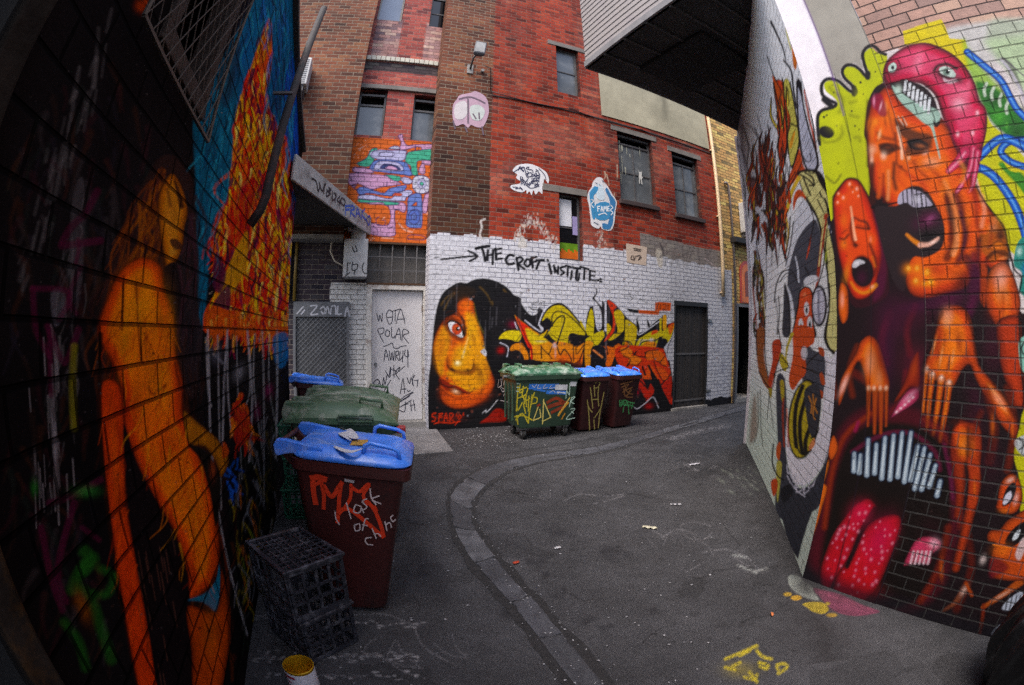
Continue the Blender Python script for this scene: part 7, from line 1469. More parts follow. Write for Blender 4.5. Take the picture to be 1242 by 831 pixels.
    for k in range(46): x, y = RNG.uniform(560, 1000), RNG.uniform(530, 820); p.spot('#1e1e20', x, y, RNG.uniform(1.5, 3.5), RNG.uniform(.8, 1.6), 0, .85, .6)
    # dirt along the foot of every wall, deepened with painted contact shade
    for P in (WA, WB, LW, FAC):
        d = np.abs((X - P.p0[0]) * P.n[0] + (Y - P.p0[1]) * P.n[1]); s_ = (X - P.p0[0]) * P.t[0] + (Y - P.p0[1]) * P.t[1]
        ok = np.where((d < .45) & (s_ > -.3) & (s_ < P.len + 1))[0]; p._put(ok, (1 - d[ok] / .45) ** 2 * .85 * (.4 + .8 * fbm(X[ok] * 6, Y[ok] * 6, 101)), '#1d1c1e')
az = np.radians(np.concatenate([np.linspace(-180, -84, 25)[:-1], np.linspace(-84, 84, 1350), np.linspace(84, 180, 25)[1:]]))
el = np.radians(np.concatenate([[-89.9, -80, -70, -62], np.linspace(-56, -6.5, 440), [-5.5, -4.5, -3.5, -2.5, -1.5, -.8]]))
A, E_ = np.meshgrid(az, el); R = EYE / np.tan(-E_); X, Y = (np.sin(A) * R).ravel(), (np.cos(A) * R).ravel()
V = np.stack([X, Y, np.zeros_like(X)], 1); gx, gy = to_photo(X, Y, np.zeros_like(X))
n1, n2, n3 = fbm(X * .7, Y * .7, 111), fbm(X * 3, Y * 3, 113, 5), vnoise(X * 90, Y * 90, 115)
n4 = vnoise(X * 170, Y * 170, 119); c = lin('#343437') * (.36 + .55 * n1 + .75 * n2 + .35 * n4)[:, None]
c = np.where((n3 > .93)[:, None], c * 1.7, c); c = np.where((fbm(X * 1.8, Y * 1.8, 117) > .62)[:, None], c * .72, c)
# the part of the lane outside the gutter is an older, darker surface
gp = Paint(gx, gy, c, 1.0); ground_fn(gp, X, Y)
M['asphalt'] = attr_mat('asphalt', .78, .35, .55, .24, .9, 6, 120, .010)
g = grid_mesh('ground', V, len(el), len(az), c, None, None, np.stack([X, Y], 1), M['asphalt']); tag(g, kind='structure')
del V, X, Y, A, E_, R

def floor_hit(px, py, z=0):
    d = ray(px, py); t = (z - EYE) / d.z; return d.x * t, d.y * t
# bluestone gutter: single slabs with open joints
outer = [(935, 485), (905, 491), (820, 516), (740, 538), (650, 552), (600, 563), (570, 577), (551, 593), (545, 612), (550, 640), (571, 679), (599, 711), (625, 740), (658, 783), (696, 832), (730, 880), (800, 960)]
inner = [(935, 491), (905, 497), (820, 522), (745, 545), (665, 559), (620, 571), (594, 586), (578, 604), (573, 625), (579, 645), (598, 672), (622, 702), (650, 730), (690, 778), (735, 833), (785, 890), (850, 960)]
Oo = smooth_pts([floor_hit(*q) for q in outer], False, 10); Ii = smooth_pts([floor_hit(*q) for q in inner], False, 10)
def arclen(P): return np.concatenate([[0], np.cumsum(np.hypot(*np.diff(P, axis=0).T))])
La = arclen((Oo + Ii) / 2); nS = int(La[-1] / .58); mb = MB(); rs = random.Random(4)
cut = np.linspace(0, La[-1], nS + 1) + np.array([0] + [rs.uniform(-.13, .13) for _ in range(nS - 1)] + [0])
for k in range(nS):
    mb.cur = rs.randrange(3); t0, t1 = cut[k] + .007 + rs.random() * .006, cut[k + 1] - .007 - rs.random() * .006
    rows = []; tilt, hh = rs.uniform(-.004, .004), rs.uniform(.006, .013)
    for t in np.linspace(t0, t1, 10):
        o_ = np.array([np.interp(t, La, Oo[:, j]) for j in (0, 1)]); i_ = np.array([np.interp(t, La, Ii[:, j]) for j in (0, 1)])
        e0, e1 = rs.uniform(0, .05) + (.08 if rs.random() < .1 else 0), rs.uniform(0, .06) + (.1 if rs.random() < .12 else 0)
        rows.append([(*(o_ + (i_ - o_) * u), z) for u, z in ((e0, -.02), (e0 + .02, hh - .003 + tilt), (.14, hh + tilt), (.5, hh - .010 + rs.uniform(-.001, .001)), (.86, hh - tilt), (1 - e1 - .02, hh - .003 - tilt), (1 - e1, -.02))])
    n0 = len(mb.v); mb.v += [v for r in rows for v in r]
    for a in range(9):
        for b in range(6): q = n0 + a * 7 + b; mb.f.append((q, q + 1, q + 8, q + 7)); mb.mi.append(mb.cur)
    mb.f += [tuple(n0 + i for i in range(7)), tuple(n0 + 63 + i for i in range(6, -1, -1))]; mb.mi += [mb.cur] * 2
gu = mb.build('gutter', [plain('bluestone_' + k, c_, .7, var=.4, scale=v_, bump=.6, bscale=60, dirt='#1c1c20', dscale=5, damt=.85) for k, c_, v_ in (('grey', '#3f4046', 3), ('dark', '#36373c', 5), ('pale', '#4a4b50', 4))]); tag(gu, kind='structure')
# dark bed of grit along both edges of the gutter
mb = MB()
for P, sgn in ((Oo, 1), (Ii, -1)):
    N_ = len(P); base = len(mb.v); C_ = (Oo + Ii) / 2
    for k in range(N_):
        d = (P[k] - C_[k]); d /= np.linalg.norm(d) + 1e-9; w_ = .03 + .05 * float(fbm(np.array([k * .35]), np.array([sgn * 3.]), 121)[0])
        mb.v += [(*(P[k] - d * .02), .004), (*(P[k] + d * w_), .004)]
    for k in range(N_ - 1): a = base + 2 * k; mb.f.append((a, a + 1, a + 3, a + 2)); mb.mi.append(0)
gr_ = mb.build('gutter_edge', plain('gutter_grit', '#1f1e20', .9, var=.4, scale=20, bump=.8)); tag(gr_, kind='structure')
# concrete pad before the white door
pad = [floor_hit(*q) for q in ((486, 508), (520, 508), (536, 530), (550, 548), (500, 552), (488, 545))]
mb = MB(); mb.loft([[(x, y, -.02) for x, y in pad], [(x, y, .012) for x, y in pad]]); pv = mb.build('pavement', plain('worn_concrete', '#6b696a', .8, var=.25, scale=3, bump=.5, dirt='#38373a', dscale=4)); tag(pv, kind='structure')
# ================================================================== bins, crates and small things
def local_ray(root_M, px, py, p0, n):
    """where a sight line meets a plane given in a thing's own coordinates"""
    Mi = root_M.inverted(); o = Mi @ Vector((0, 0, EYE)); d = Mi.to_3x3() @ ray(px, py); n = Vector(n)
    t = (Vector(p0) - o).dot(n) / d.dot(n); return o + d * t
def panel_strokes(name, m, root_M, parent, sheet, strokes, p0, n, width, off=.003, smooth=True):
    ox, oy, s_ = sheet; n = Vector(n).normalized(); mb = MB()
    for k, t_ in enumerate(strokes):
        w_ = width
        if isinstance(t_, tuple): t_, w_ = t_
        P = [local_ray(root_M, ox + a / s_, oy + b / s_, p0, n) for a, b in pts(t_)]
        if smooth and len(P) > 2: P = [Vector(q) for q in smooth_pts([tuple(q) for q in P], False, 4)]
        for i in range(len(P) - 1):
            d = P[i + 1] - P[i]
            if d.length < 1e-5: continue
            d.normalize(); sd = n.cross(d) * w_ / 2; e = d * w_ * .3; h = n * (off + .0002 * ((k + i) % 5))
            mb.add([tuple(v + h) for v in (P[i] - sd - e, P[i + 1] - sd + e, P[i + 1] + sd + e, P[i] + sd - e)], [(0, 1, 2, 3)])
    return mb.build(name, m, parent)

LIDM = plain('blue_bin_lid', '#3a7ae0', .26, var=.18, scale=5, bump=.12, bscale=30, dirt='#9fb0cc', dscale=9, damt=.45)
REDM = plain('dark_red_bin', '#380f0d', .5, var=.25, scale=6, bump=.12, bscale=40, dirt='#150808', dscale=3, damt=.9)
MAROON = plain('maroon_bin', '#351214', .5, var=.3, scale=6, bump=.12, bscale=40, dirt='#180a0c', dscale=4)
RUB = plain('black_rubber', '#121214', .7, var=.3, scale=20)
def wheelie(name, label, loc, rz, bm_, lm_, group):
    r = empty(name, loc, rz, label=label, cat='wheelie bin', group=group)
    MB.post = lambda v: (v[0], v[1], v[2] - .085 * v[0] * min(1, max(0, (v[2] - .82) / .1)))
    b = MB(); b.loft([rrect(-.23, .13, -.205, .205, .05, .035), rrect(-.24, .145, -.21, .21, .05, .06), rrect(-.285, .305, -.268, .268, .05, .90), rrect(-.29, .31, -.27, .27, .05, .915), rrect(-.305, .345, -.288, .288, .055, .925), rrect(-.305, .348, -.29, .29, .055, .985), rrect(-.30, .325, -.265, .265, .045, .985), rrect(-.29, .33, -.25, .25, .045, .9)], True, True)
    b.build('body', bm_, r, True, auto=38)
    l = MB(); l.loft([rrect(-.30, .345, -.287, .287, .10, .990), rrect(-.305, .352, -.292, .292, .105, .998), rrect(-.30, .347, -.287, .287, .105, 1.016), rrect(-.27, .295, -.225, .225, .09, 1.046), rrect(-.24, .28, -.20, .20, .09, 1.055), rrect(-.16, .20, -.13, .13, .07, 1.05), rrect(-.12, .16, -.10, .10, .06, 1.037)], True, True)
    lid = l.build('lid', lm_, r, True, auto=50)
    for sg_ in (-1, 1):
        h = MB(); y = sg_ * .235; prof = [(-.395, .985), (-.40, 1.03), (-.38, 1.065), (-.33, 1.07), (-.12, 1.05), (-.12, 1.03), (-.32, .995), (-.38, .975)]
        h.loft([[(x, y - .022, z) for x, z in prof], [(x, y + .022, z) for x, z in prof]]); h.build('hinge_arm', lm_, lid, bevel=.006)
        g_ = MB(); g_.tube([(.10, y * .98, 1.04), (.11, y * .98, 1.085), (.14, y * .98, 1.10), (.25, y * .98, 1.085), (.285, y * .98, 1.07), (.29, y * .98, 1.02)], .012, 8); g_.build('grip', lm_, lid, True)
    h = MB(); h.tube([(-.395, -.21, 1.02), (-.395, .21, 1.02)], .016, 10)
    for y in (-.17, .17): h.bar((-.39, y, 1.01), (-.31, y, .93), .05, .03, (0, 1, 0))
    h.build('handle', bm_, r, bevel=.004)
    for sg_ in (-1, 1):
        w_ = MB(); w_.tube([(-.26, sg_ * .215, .1), (-.26, sg_ * .222, .1), (-.26, sg_ * .258, .1), (-.26, sg_ * .265, .1)], [.085, .1, .1, .085], 24); wo = w_.build('wheel', RUB, r, True, auto=40)
        w_ = MB(); w_.disc((-.26, sg_ * .266, .1), (0, 1, 0), .05, .01, 18); w_.build('hub', M['frame'], wo)
    w_ = MB(); w_.tube([(-.26, -.21, .1), (-.26, .21, .1)], .012, 8); w_.build('axle', M['galv'], r)
    MB.post = None
    return r
BG = 'blue lidded wheelie bins in the lane'
fb = wheelie('wheelie_bin', 'dark red wheelie bin with blue lid, orange spray letters on its side, beside black crates', (-.90, 2.40, 0), math.radians(10), REDM, LIDM, BG)
def mw(r): return Matrix.Translation(r.location) @ Matrix.Rotation(r.rotation_euler.z, 4, 'Z')
al = (.268 - .21) / .84; SP, SN = (0, -.21, .06), (0, -1, -al)
ORG = plain('orange_spray', '#c02e08', .5, var=.2, bump=0)
panel_strokes('spray_tag', ORG, mw(fb), fb, (330, 560, 4.154), [('205,85 210,150 220,210', .030), ('200,82 235,78 268,88', .034), ('212,118 238,104 255,95', .02), ('250,110 262,170 260,235', .022), ('262,120 300,175 335,130 352,105', .024), ('350,105 340,170 335,250 330,305', .022), ('398,115 395,180 370,225', .018), ('400,125 440,150 478,118 490,115', .02), ('488,120 460,170 482,215', .018), ('335,262 360,238 400,245 470,300 560,378', .024), ('480,200 515,240 545,310 562,372', .022), ('515,225 525,245', .02)], SP, SN, .024)
panel_strokes('marker_tag', plain('white_marker', '#b8a8a8', .5, bump=0), mw(fb), fb, (330, 560, 4.154), ['318,250 322,285 340,315', '375,205 398,285', '420,215 412,250 440,255 448,225 420,215', '448,225 462,255', '478,185 455,200 478,225 462,240', '495,135 500,180 525,215', '500,185 540,170', '510,195 548,210', '415,318 420,345 442,340 440,312 415,318', '455,345 470,290 485,285', '455,315 480,322', '500,380 472,385 478,412 508,418', '505,335 525,385', '515,365 535,360 548,375', '568,300 580,345', '572,318 592,305 602,330', '610,268 598,280 608,300 622,290'], SP, SN, .007, .0045)
panel_strokes('sticker', plain('white_sticker', '#a8a0a0', .5), mw(fb), fb, (330, 560, 4.154), ['370,92 410,100'], SP, SN, .016, .004)
# white spill and a yellowed label on its lid
q = MB()
for P in ('610,620 650,600 700,590 760,660 700,670 640,640', '520,720 560,730 700,770 800,750 700,790 600,770', '560,600 640,640 700,690 600,640'):
    L__ = [local_ray(mw(fb), 325 + a / 6.9, 435 + b / 6.9, (0, 0, 1.0575), (0, 0, 1)) for a, b in pts(P)]; L__ = smooth_pts([tuple(v) for v in L__], True, 3); q.loft([[(x, y, z) for x, y, z in L__], [(x, y, z + .002) for x, y, z in L__]])
q.build('paint_spill', plain('dried_white_paint', '#c0c2c8', .5, var=.15, bump=.4), fb)
q = MB(); q.box(.0, -.08, 1.0385, .09, .05, 1.041); q.build('label_sticker', plain('yellowed_sticker', '#b08a3a', .5, var=.35, scale=30), fb)

b2 = wheelie('wheelie_bin', 'dark bin with blue lid at the mesh gate, half hidden behind the green bin', (-2.62, 5.72, 0), math.radians(22), MAROON, LIDM, BG)
b3 = wheelie('wheelie_bin', 'maroon blue lidded bin with yellow drips, standing against the green dumpster', (1.30, 7.74, 0), math.radians(-68), MAROON, LIDM, BG)
b4 = wheelie('wheelie_bin', 'maroon blue lidded bin with brown and green scrawl on its front', (1.93, 7.98, 0), math.radians(-66), MAROON, LIDM, BG)
fa = (.315 - .145) / .84; FP, FN = (.145, 0, .06), (1, 0, -fa)
YD = plain('yellow_drip_paint', '#8f8448', .5, var=.3, bump=0)
panel_strokes('drip_tag', YD, mw(b3), b3, (690, 430, 8.31), ['185,460 200,600 208,760', '215,330 228,430 240,540', '225,455 290,450', '300,320 292,420 300,520', '352,380 335,470 310,600 295,740', '195,520 215,560 235,580', '255,310 260,420', '250,340 290,330 310,290 290,270 265,290', '320,540 290,590 255,640', '250,660 258,750'], FP, FN, .02)
panel_strokes('scrawl_tag', plain('brown_scrawl', '#7a5230', .5, bump=0), mw(b4), b4, (690, 430, 8.31), ['520,300 560,290 640,270', '530,330 600,300 560,360 640,330', '540,380 620,340 580,420', '560,300 590,380 640,400', '580,430 640,430', '550,340 570,420 630,360'], FP, FN, .022)
panel_strokes('scrawl_tag', plain('green_scrawl', '#3f8a52', .5, bump=0), mw(b4), b4, (690, 430, 8.31), ['510,460 515,520 540,500 530,460', '550,470 560,520 580,480', '590,480 600,530 620,490', '520,500 650,520', '640,490 630,545', '600,540 605,600', '550,530 545,580', '520,490 560,460 610,480 660,490'], FP, FN, .02)

# ---- big four wheeled bins
def dumpster(name, label, loc, rz, W, bm_, lm_, group, droop):
    r = empty(name, loc, rz, label=label, cat='dumpster', group=group); h = W / 2; D = .385
    b = MB(); b.loft([rrect(-.29, .27, -h + .12, h - .12, .06, .19), rrect(-.30, .28, -h + .11, h - .11, .06, .215), rrect(-.355, .35, -h + .03, h - .03, .05, .93), rrect(-.36, .355, -h + .025, h - .025, .05, .95), rrect(-.385, .385, -h, h, .05, .962), rrect(-.39, .395, -h - .006, h + .006, .055, 1.03), rrect(-.35, .35, -h + .04, h - .04, .05, 1.03), rrect(-.34, .34, -h + .05, h - .05, .05, .9)])
    b.build('body', bm_, r, True, auto=38)
    for sg_ in (-1, 1):
        t_ = MB(); t_.disc((0, sg_ * (h + .03), .985), (0, 1, 0), .026, .07, 14); t_.build('trunnion', M['galv'], r)
        t_ = MB()
        for k in range(3): t_.box(-.2 + k * .17, sg_ * (h - .035) - .012, .3, -.17 + k * .17, sg_ * (h - .035) + .012, .9)
        t_.build('side_rib', bm_, r, bevel=.006, each=True)
    # lid: cross sections along the width
    prof = [(-.40, 1.035), (-.41, 1.10), (-.38, 1.145), (-.22, 1.175), (.0, 1.17), (.18, 1.145), (.30, 1.11), (.385, 1.06), (.405, 1.03), (.40, 1.012)] if droop else [(-.40, 1.035), (-.40, 1.075), (-.34, 1.125), (-.2, 1.15), (.0, 1.155), (.2, 1.145), (.32, 1.12), (.385, 1.085), (.41, 1.06), (.41, 1.03)]
    def sec(y, f, o_): return [(x * (1 - o_), y, 1.03 + (z - 1.03) * f) for x, z in prof]
    l = MB(); l.loft([sec(-h - .012, .12, 0), sec(-h - .012, .3, 0), sec(-h + .03, .62, .015), sec(-h + .10, .96, .03), sec(-h + .16, 1.0, .03), sec(-.05, 1.0, .03), sec(-.03, .86, .03), sec(.03, .86, .03), sec(.05, 1.0, .03), sec(h - .16, 1.0, .03), sec(h - .10, .96, .03), sec(h - .03, .62, .015), sec(h + .012, .3, 0), sec(h + .012, .12, 0)])
    lid = l.build('lid', lm_, r, True, auto=32)
    for sg_ in (-1, 1):
        for y in (h * .82, h * .45):
            q = MB(); y *= sg_; pr = [(-.46, 1.0), (-.47, 1.09), (-.44, 1.17), (-.33, 1.175), (-.2, 1.165), (-.32, 1.11), (-.39, 1.0)]
            q.loft([[(x, y - .03, z) for x, z in pr], [(x, y + .03, z) for x, z in pr]]); q.build('hinge_lug', lm_, lid, bevel=.012)
        q = MB(); y = sg_ * (h + .014)
        q.box(-.02, y - .012, 1.045, .22, y + .012, 1.06); q.box(-.02, y - .02, 1.085, .22, y + .01, 1.10); q.box(-.03, y - .012, 1.06, -.02, y + .01, 1.085); q.box(.22, y - .012, 1.06, .23, y + .01, 1.085); q.build('lid_grip', lm_, lid, bevel=.004)
        q = MB(); q.tube([(.12, sg_ * h * .72, 1.14), (.12, sg_ * h * .72, 1.185), (.28, sg_ * h * .72, 1.165), (.28, sg_ * h * .72, 1.11)], .013, 8); q.build('lid_handle', lm_, lid, True)
        for x in (-.22, .20):
            y = sg_ * (h - .2); q = MB(); q.box(x - .05, y - .05, .165, x + .05, y + .05, .188)
            for e in (-1, 1): q.box(x - .045, y + e * .032 - .004, .07, x + .035, y + e * .032 + .004, .165)
            cs_ = q.build('castor', M['galv'], r, bevel=.003)
            q = MB(); q.tube([(x - .02, y - .024, .082), (x - .02, y - .02, .082), (x - .02, y + .02, .082), (x - .02, y + .024, .082)], [.072, .082, .082, .072], 22); q.build('wheel', RUB, cs_, True, auto=40)
    return r
GD = 'large green bins on castors'
GB = plain('dark_green_bin', '#2c4234', .45, var=.25, scale=5, bump=.15, bscale=30, dirt='#1a221c', dscale=4)
GL = plain('green_bin_lid', '#2f5a42', .42, var=.18, scale=4, bump=.12, bscale=20, dirt='#9aa59c', dscale=6, damt=.8)
GL2 = plain('faded_green_lid', '#3f5a42', .45, var=.16, scale=4, bump=.12, bscale=20, dirt='#9c9f94', dscale=5, damt=.8)
d1 = dumpster('large_green_bin', 'large green four wheeled bin with faded domed lid, behind the red wheelie bin', (-1.30, 3.50, 0), math.radians(13), 1.22, GB, GL2, GD, True)
q = MB(); q.box(.385, -.64, .97, .45, -.57, 1.02); q.build('red_corner_cap', plain('red_plastic', '#9a2a2a', .45), d1, bevel=.012)
d2 = dumpster('large_green_bin', 'green four wheeled dumpster with graffiti covered front, standing before the mural', (.46, 7.36, 0), math.radians(-70), 1.13, GB, GL, GD, False)
ga = (.35 - .28) / .715; DP, DN = (.28, 0, .215), (1, 0, -ga); TS = (595, 430, 7.555)
panel_strokes('spray_tag', plain('yellow_spray', '#a89a1c', .5, var=.3, bump=0), mw(d2), d2, TS, ['250,290 245,400 235,520', '270,270 265,350 300,330', '300,290 290,380 330,360', '340,310 320,420 360,400', '250,400 300,390 310,450', '320,390 330,480', '350,380 345,520', '380,370 370,450', '400,350 360,500 345,630', '240,430 250,510 290,440', '300,450 320,540', '220,570 300,560 380,600', '230,600 290,540 340,620', '250,640 240,560', '390,390 425,400 420,440 385,450', '260,330 330,300'], DP, DN, .02)
panel_strokes('sticker_strip', plain('blue_sticker', '#2a66b8', .4, var=.25, scale=12), mw(d2), d2, TS, [('365,295 610,293', .085), ('520,345 680,350', .06), ('400,318 500,335', .03)], DP, DN, .05, .003, False)
panel_strokes('sticker_strip', plain('white_torn_sticker', '#b0b4bc', .5, var=.2, scale=12), mw(d2), d2, TS, [('605,300 690,300', .085), ('610,345 680,352', .02), ('740,270 775,270', .07)], DP, DN, .05, .0045, False)
panel_strokes('sticker_writing', plain('white_ink', '#b8bcc4', .5, bump=0), mw(d2), d2, TS, ['380,280 400,300 420,275', '440,275 430,310 460,305', '500,275 480,310 520,300', '560,280 540,310 590,300', '540,350 570,330 590,350', '640,345 610,360'], DP, DN, .008, .006)
panel_strokes('triangle_tag', plain('pale_yellow_spray', '#b8aa5c', .5, bump=0), mw(d2), d2, TS, ['435,480 390,605', '390,605 460,575', '460,575 450,500', '485,410 475,635', '490,440 550,575', '550,575 480,610', '725,395 615,555'], DP, DN, .017, .005, False)
panel_strokes('red_patch', plain('red_brown_spray', '#7a2c12', .5, var=.4, bump=0), mw(d2), d2, TS, [('520,440 600,400 660,430', .05), ('530,480 620,450 690,440', .06), ('560,530 620,500 660,480', .05), ('430,470 450,460', .04)], DP, DN, .05, .004)
panel_strokes('orange_streak', plain('orange_streak_paint', '#b07a1c', .5, bump=0), mw(d2), d2, TS, [('620,560 660,500 710,440', .03), ('650,590 680,540', .02)], DP, DN, .05, .0065)
panel_strokes('white_tag', plain('pale_green_ink', '#9ab4a8', .5, bump=0), mw(d2), d2, TS, ['690,400 695,330 720,370 725,260', '720,480 740,400 770,390 735,430 765,450', '730,500 770,500 690,590 770,580', '740,520 760,540', '240,265 265,270', '235,300 260,305', '232,335 255,338'], DP, DN, .012, .006)
sa = .09 / .715; panel_strokes('side_tag', plain('white_side_ink', '#a8a8ac', .5, bump=0), mw(d2), d2, TS, ['80,230 70,300 100,280 95,220', '110,210 105,300 140,320', '130,240 120,280', '90,290 110,340 140,330 120,380', '90,420 180,440'], (0, -.455, .215), (0, -1, -sa), .012, .004)

# ---- milk crates
def crate(name, label, loc, rz, m, group, flip=False, L_=.40, W_=.34, H_=.29):
    r = empty(name, loc, rz, label=label, cat='milk crate', group=group)
    Fz = (lambda z: H_ - z) if flip else (lambda z: z)
    def bx(mb, x0, y0, z0, x1, y1, z1):
        a, b = sorted((Fz(z0), Fz(z1))); mb.box(x0, y0, a, x1, y1, b)
    a, b = L_ / 2, W_ / 2; t = .010
    for (nm, ax) in (('long_side', 0), ('long_side', 1), ('short_side', 2), ('short_side', 3)):
        mb = MB()
        def slab(u0, u1, z0, z1):
            if ax < 2:
                y = (-b + t / 2) if ax == 0 else (b - t / 2); bx(mb, u0, y - t / 2, z0, u1, y + t / 2, z1)
            else:
                x = (-a + t / 2) if ax == 2 else (a - t / 2); bx(mb, x - t / 2, u0, z0, x + t / 2, u1, z1)
        e = a - .006 if ax < 2 else b - t - .002
        slab(-e, e, H_ - .03, H_); slab(-e, e, .012, .032)
        n = 5 if ax < 2 else 4
        for k in range(n + 1): u = -e + (2 * e - .016) * k / n; slab(u, u + .016, .04, H_ - .035)
        for z in (.12, .19): slab(-e, e, z, z + .014)
        mb.build(nm, m, r)
    mb = MB(); n = 9
    for k in range(n + 1):
        x = -a + t + (L_ - 2 * t - .006) * k / n; bx(mb, x, -b + t, .003, x + .008, b - t, .012)
    n = 8
    for k in range(n + 1):
        y = -b + t + (W_ - 2 * t - .006) * k / n; bx(mb, -a + t, y, .0, a - t, y + .008, .0095)
    mb.build('base_grid', m, r)
    mb = MB()
    for x0, y0, x1, y1 in ((-a - .008, -b - .008, a + .008, -b + .012), (-a - .008, b - .012, a + .008, b + .008), (-a - .008, -b + .012, -a + .012, b - .012), (a - .012, -b + .012, a + .008, b - .012)):
        bx(mb, x0, y0, -.004 if flip else H_ - .016, x1, y1, .014 if flip else H_ + .001)
    mb.build('rim', m, r, bevel=.004)
    return r
BC = plain('black_crate_plastic', '#24252c', .34, var=.3, scale=14, bump=.1, dirt='#6a6b72', dscale=12, damt=.6)
GCm = plain('green_crate_plastic', '#0f4a34', .45, var=.3, scale=10, bump=.1, dirt='#0a2018', dscale=8)
crate('milk_crate', 'black milk crate standing on the ground, lower one beside the red bin', (-1.065, 1.85, 0), math.radians(-31), BC, 'black milk crates by the red wheelie bin', False, .40, .34, .29)
crate('milk_crate', 'black milk crate turned upside down on top of another black crate', (-1.075, 1.845, .295), math.radians(-33), BC, 'black milk crates by the red wheelie bin', True, .41, .35, .30)
for k, lb in enumerate(('lowest green milk crate of the stack between flame mural and bins', 'middle green milk crate of the stack between flame mural and bins', 'topmost green milk crate of the stack between flame mural and bins')):
    crate('milk_crate', lb, (-1.90 + .01 * ((k * 3) % 4), 3.60 + .01 * ((k * 5) % 3), k * .292), math.radians(19 + 2 * ((k * 2) % 3)), GCm, 'green milk crates stacked by the flame mural', False, .33, .33, .29)

# ---- opened paint tin
tn = empty('paint_tin', (-.952, 1.425, 0), label='open tin can with ribbed golden inside and white label beside the crates', cat='tin')
def ring(r_, z_, n=36): return [(r_ * math.cos(2 * PI * k / n), r_ * math.sin(2 * PI * k / n), z_) for k in range(n)]
q = MB(); q.loft([ring(.074, 0), ring(.0765, .004), ring(.0765, .012), ring(.075, .016), ring(.075, .155), ring(.077, .158), ring(.077, .166), ring(.073, .167)] + [ring(.0725 - .0022 * (k % 2), .163 - .0085 * k) for k in range(17)] + [ring(.07, .02)], True, True)
q.build('can', plain('golden_tin', '#c89a1c', .3, .6, var=.2, scale=8, bump=.1), tn, True, auto=50)
q = MB(); q.loft([ring(.0762, .018), ring(.0766, .02), ring(.0766, .15), ring(.0762, .152)], False, False); lb_ = q.build('paper_label', plain('white_label', '#b4b2ba', .5, var=.12, scale=20), tn, True)
q = MB()
for a0, a1, z_, h_ in ((-2.5, -1.5, .12, .018), (-2.3, -1.8, .09, .008), (-2.6, -1.4, .05, .01)):
    q.loft([[(.0772 * math.cos(a), .0772 * math.sin(a), z) for z in (z_, z_ + h_)] for a in np.linspace(a0, a1, 10)], False, False) if False else q.add([(.0773 * math.cos(a), .0773 * math.sin(a), z) for a in np.linspace(a0, a1, 10) for z in (z_, z_ + h_)], [(2 * k, 2 * k + 2, 2 * k + 3, 2 * k + 1) for k in range(9)])
q.build('label_print', plain('red_label_print', '#8a2a3a', .5), lb_)

# ---- black rubbish bag at the right wall
bmx = bmesh.new(); bmesh.ops.create_icosphere(bmx, subdivisions=5, radius=1)
for v in bmx.verts:
    c = v.co.copy(); a = math.atan2(c.y, c.x); f = 1 + .07 * math.sin(a * 7 + 3 * c.z) * (1 - abs(c.z)) + .05 * math.sin(a * 13 - 5 * c.z) + .04 * math.sin(9 * c.x + 7 * c.y)
    if c.z > .78: f *= 1 - 1.6 * (c.z - .78)
    v.co = Vector((c.x * .27 * f, c.y * .25 * f, max(0, (c.z * .33 + .30) * (1 if c.z < .8 else 1 + .6 * (c.z - .8)))))
me = bpy.data.meshes.new('rubbish_bag'); bmx.to_mesh(me); bmx.free(); me.polygons.foreach_set('use_smooth', [True] * len(me.polygons))
me.materials.append(plain('black_bag_plastic', '#0b0b0d', .28, var=.2, bump=.5, bscale=22)); ob = bpy.data.objects.new('rubbish_bag', me); COL.objects.link(ob); ob.location = (2.36, .36, 0)
tag(ob, 'black rubbish bag slumped at the foot of the pink monster wall', 'rubbish bag')
q = MB(); q.tube([(0, 0, .66), (.0, 0, .70), (.02, .01, .75), (.05, .02, .80)], [.03, .02, .05, .06], 12); q.build('bag_neck', me.materials[0], ob, True)

# ---- litter
def scrap(name, label, px_, py_, size, c, rz, group=None):
    x, y = floor_hit(px_, py_); bm_ = MB(); n = 5; L2, W2 = size
    vs = []
    for i in range(n + 1):
        for j in range(3):
            u, v = i / n - .5, j / 2 - .5; vs.append((u * L2, v * W2 * (1 - .4 * abs(u)), .008 + .012 * math.sin(i * 1.7 + j * 2.1 + rz) ** 2))
    fs = [(i * 3 + j, i * 3 + j + 1, i * 3 + j + 4, i * 3 + j + 3) for i in range(n) for j in range(2)]
    bm_.add(vs, fs); o = bm_.build(name, plain(name + '_paper', c, .7, var=.15, scale=40), None, True); o.location = (x, y, 0); o.rotation_euler.z = rz
    s_ = o.modifiers.new('thickness', 'SOLIDIFY'); s_.thickness = .0015
    tag(o, label, 'litter', group); return o
scrap('paper_scrap', 'long pale paper scrap in the middle of the lane', 788, 641, (.13, .05), '#a8a490', -.5)
scrap('paper_scrap', 'white crumpled scrap in the lane closest to the curved gutter', 676, 666, (.05, .03), '#b0b0b4', .3)
scrap('red_wrapper', 'small red wrapper lying on the gutter', 626, 684, (.05, .03), '#a83a1c', .7)
scrap('orange_butt', 'small orange and white stub on asphalt near the yellow splashes', 936, 747, (.035, .018), '#b86a3a', 1.2)
scrap('paper_scrap', 'thin white strip on asphalt near the wall with the bee', 820, 613, (.12, .025), '#9a9aa0', -.25)
scrap('paper_scrap', 'white scrap on the ground below the pink monster wall', 1219, 791, (.045, .02), '#b0b4ba', .8)
scrap('paper_scrap', 'pale scrap by the chalk ring at the far end of the lane', 842, 564, (.16, .06), '#9a9aa2', .2)
mb = MB()
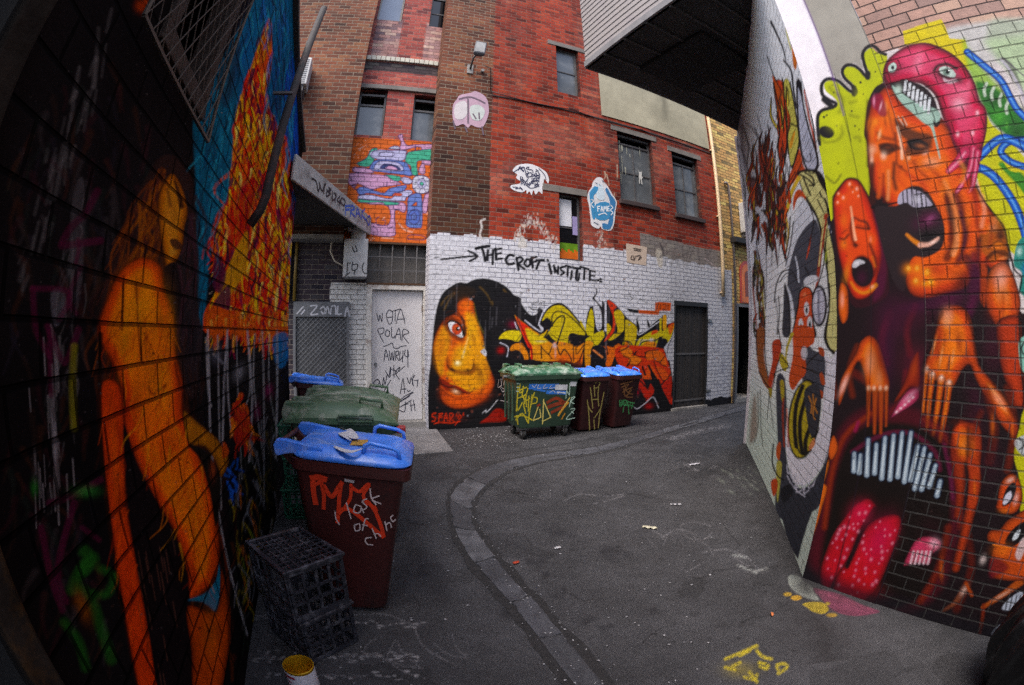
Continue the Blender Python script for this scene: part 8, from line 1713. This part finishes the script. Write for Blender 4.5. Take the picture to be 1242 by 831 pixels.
def fleck(x, y, s_):
    a = random.random() * 6.28; c_, d_ = math.cos(a) * s_, math.sin(a) * s_; k = random.uniform(.35, .9); z = .006 + random.random() * .004
    mb.add([(x - c_, y - d_, z), (x + d_ * k, y - c_ * k, z + s_ * .3), (x + c_, y + d_, z), (x - d_ * k, y + c_ * k, z + s_ * .15)], [(0, 1, 2, 3)])
random.seed(5)
for _ in range(620):
    az_ = math.radians(random.uniform(-40, 62)); R_ = EYE / math.tan(math.radians(random.uniform(8, 48))); x, y = math.sin(az_) * R_, math.cos(az_) * R_
    if (x > 2 + .41 * (y - 2.3) - .05) or x < -.75 - .41 * y + .1 or (y > 7.9 + .38 * x) or (x > 1.1 and y < 2.4): continue
    fleck(x, y, random.choice((.002, .003, .003, .004, .005, .008, .012)) * (.6 + R_ * .12))
for k in range(len(La) // 1):
    for _ in range(2):
        p_ = Ii[k] if random.random() < .7 else Oo[k]; fleck(p_[0] + random.gauss(0, .05), p_[1] + random.gauss(0, .05), random.uniform(.003, .010))
for _ in range(170):                                     # paper confetti in front of the face
    x, y = floor_hit(random.gauss(590, 26), random.gauss(531, 6)); fleck(x, y, random.uniform(.008, .02))
li = mb.build('litter', plain('litter_flecks', '#88888c', .7, var=.3, scale=30, bump=0)); tag(li, kind='stuff')
# ------------------------------------------------------------------ daylight: bright overcast sky above the lane
SUN_EL, SUN_AZ = math.radians(58), math.radians(-148)      # azimuth clockwise from +y
w = bpy.data.worlds.new('World'); SC.world = w; w.use_nodes = True
nt = w.node_tree; bg = nt.nodes['Background']; sky = nt.nodes.new('ShaderNodeTexSky'); sky.sky_type = 'NISHITA'; sky.sun_disc = False
sky.sun_elevation = SUN_EL; sky.sun_rotation = SUN_AZ; sky.air_density = 1.0; sky.dust_density = 4.0; sky.ozone_density = 1.0
nt.links.new(sky.outputs[0], bg.inputs[0]); bg.inputs[1].default_value = .15
sl = bpy.data.lights.new('sun', 'SUN'); sl.energy = 1.0; sl.angle = math.radians(40); sl.color = (1, .94, .86)
so = bpy.data.objects.new('sun', sl); COL.objects.link(so)
d = Vector((math.sin(SUN_AZ) * math.cos(SUN_EL), math.cos(SUN_AZ) * math.cos(SUN_EL), math.sin(SUN_EL)))
so.rotation_euler = (-d).to_track_quat('-Z', 'Y').to_euler(); so.location = (0, 0, 20)
SC.view_settings.view_transform = 'Standard'; SC.view_settings.look = 'None'; SC.view_settings.gamma = 1; SC.view_settings.use_curve_mapping = False
SC.view_settings.exposure = 1.65
SC.cycles.use_denoising = False
SC.cycles.max_bounces = 6; SC.cycles.diffuse_bounces = 4; SC.cycles.glossy_bounces = 3
SC.cycles.use_adaptive_sampling = False
SC.cycles.sample_clamp_indirect = 4
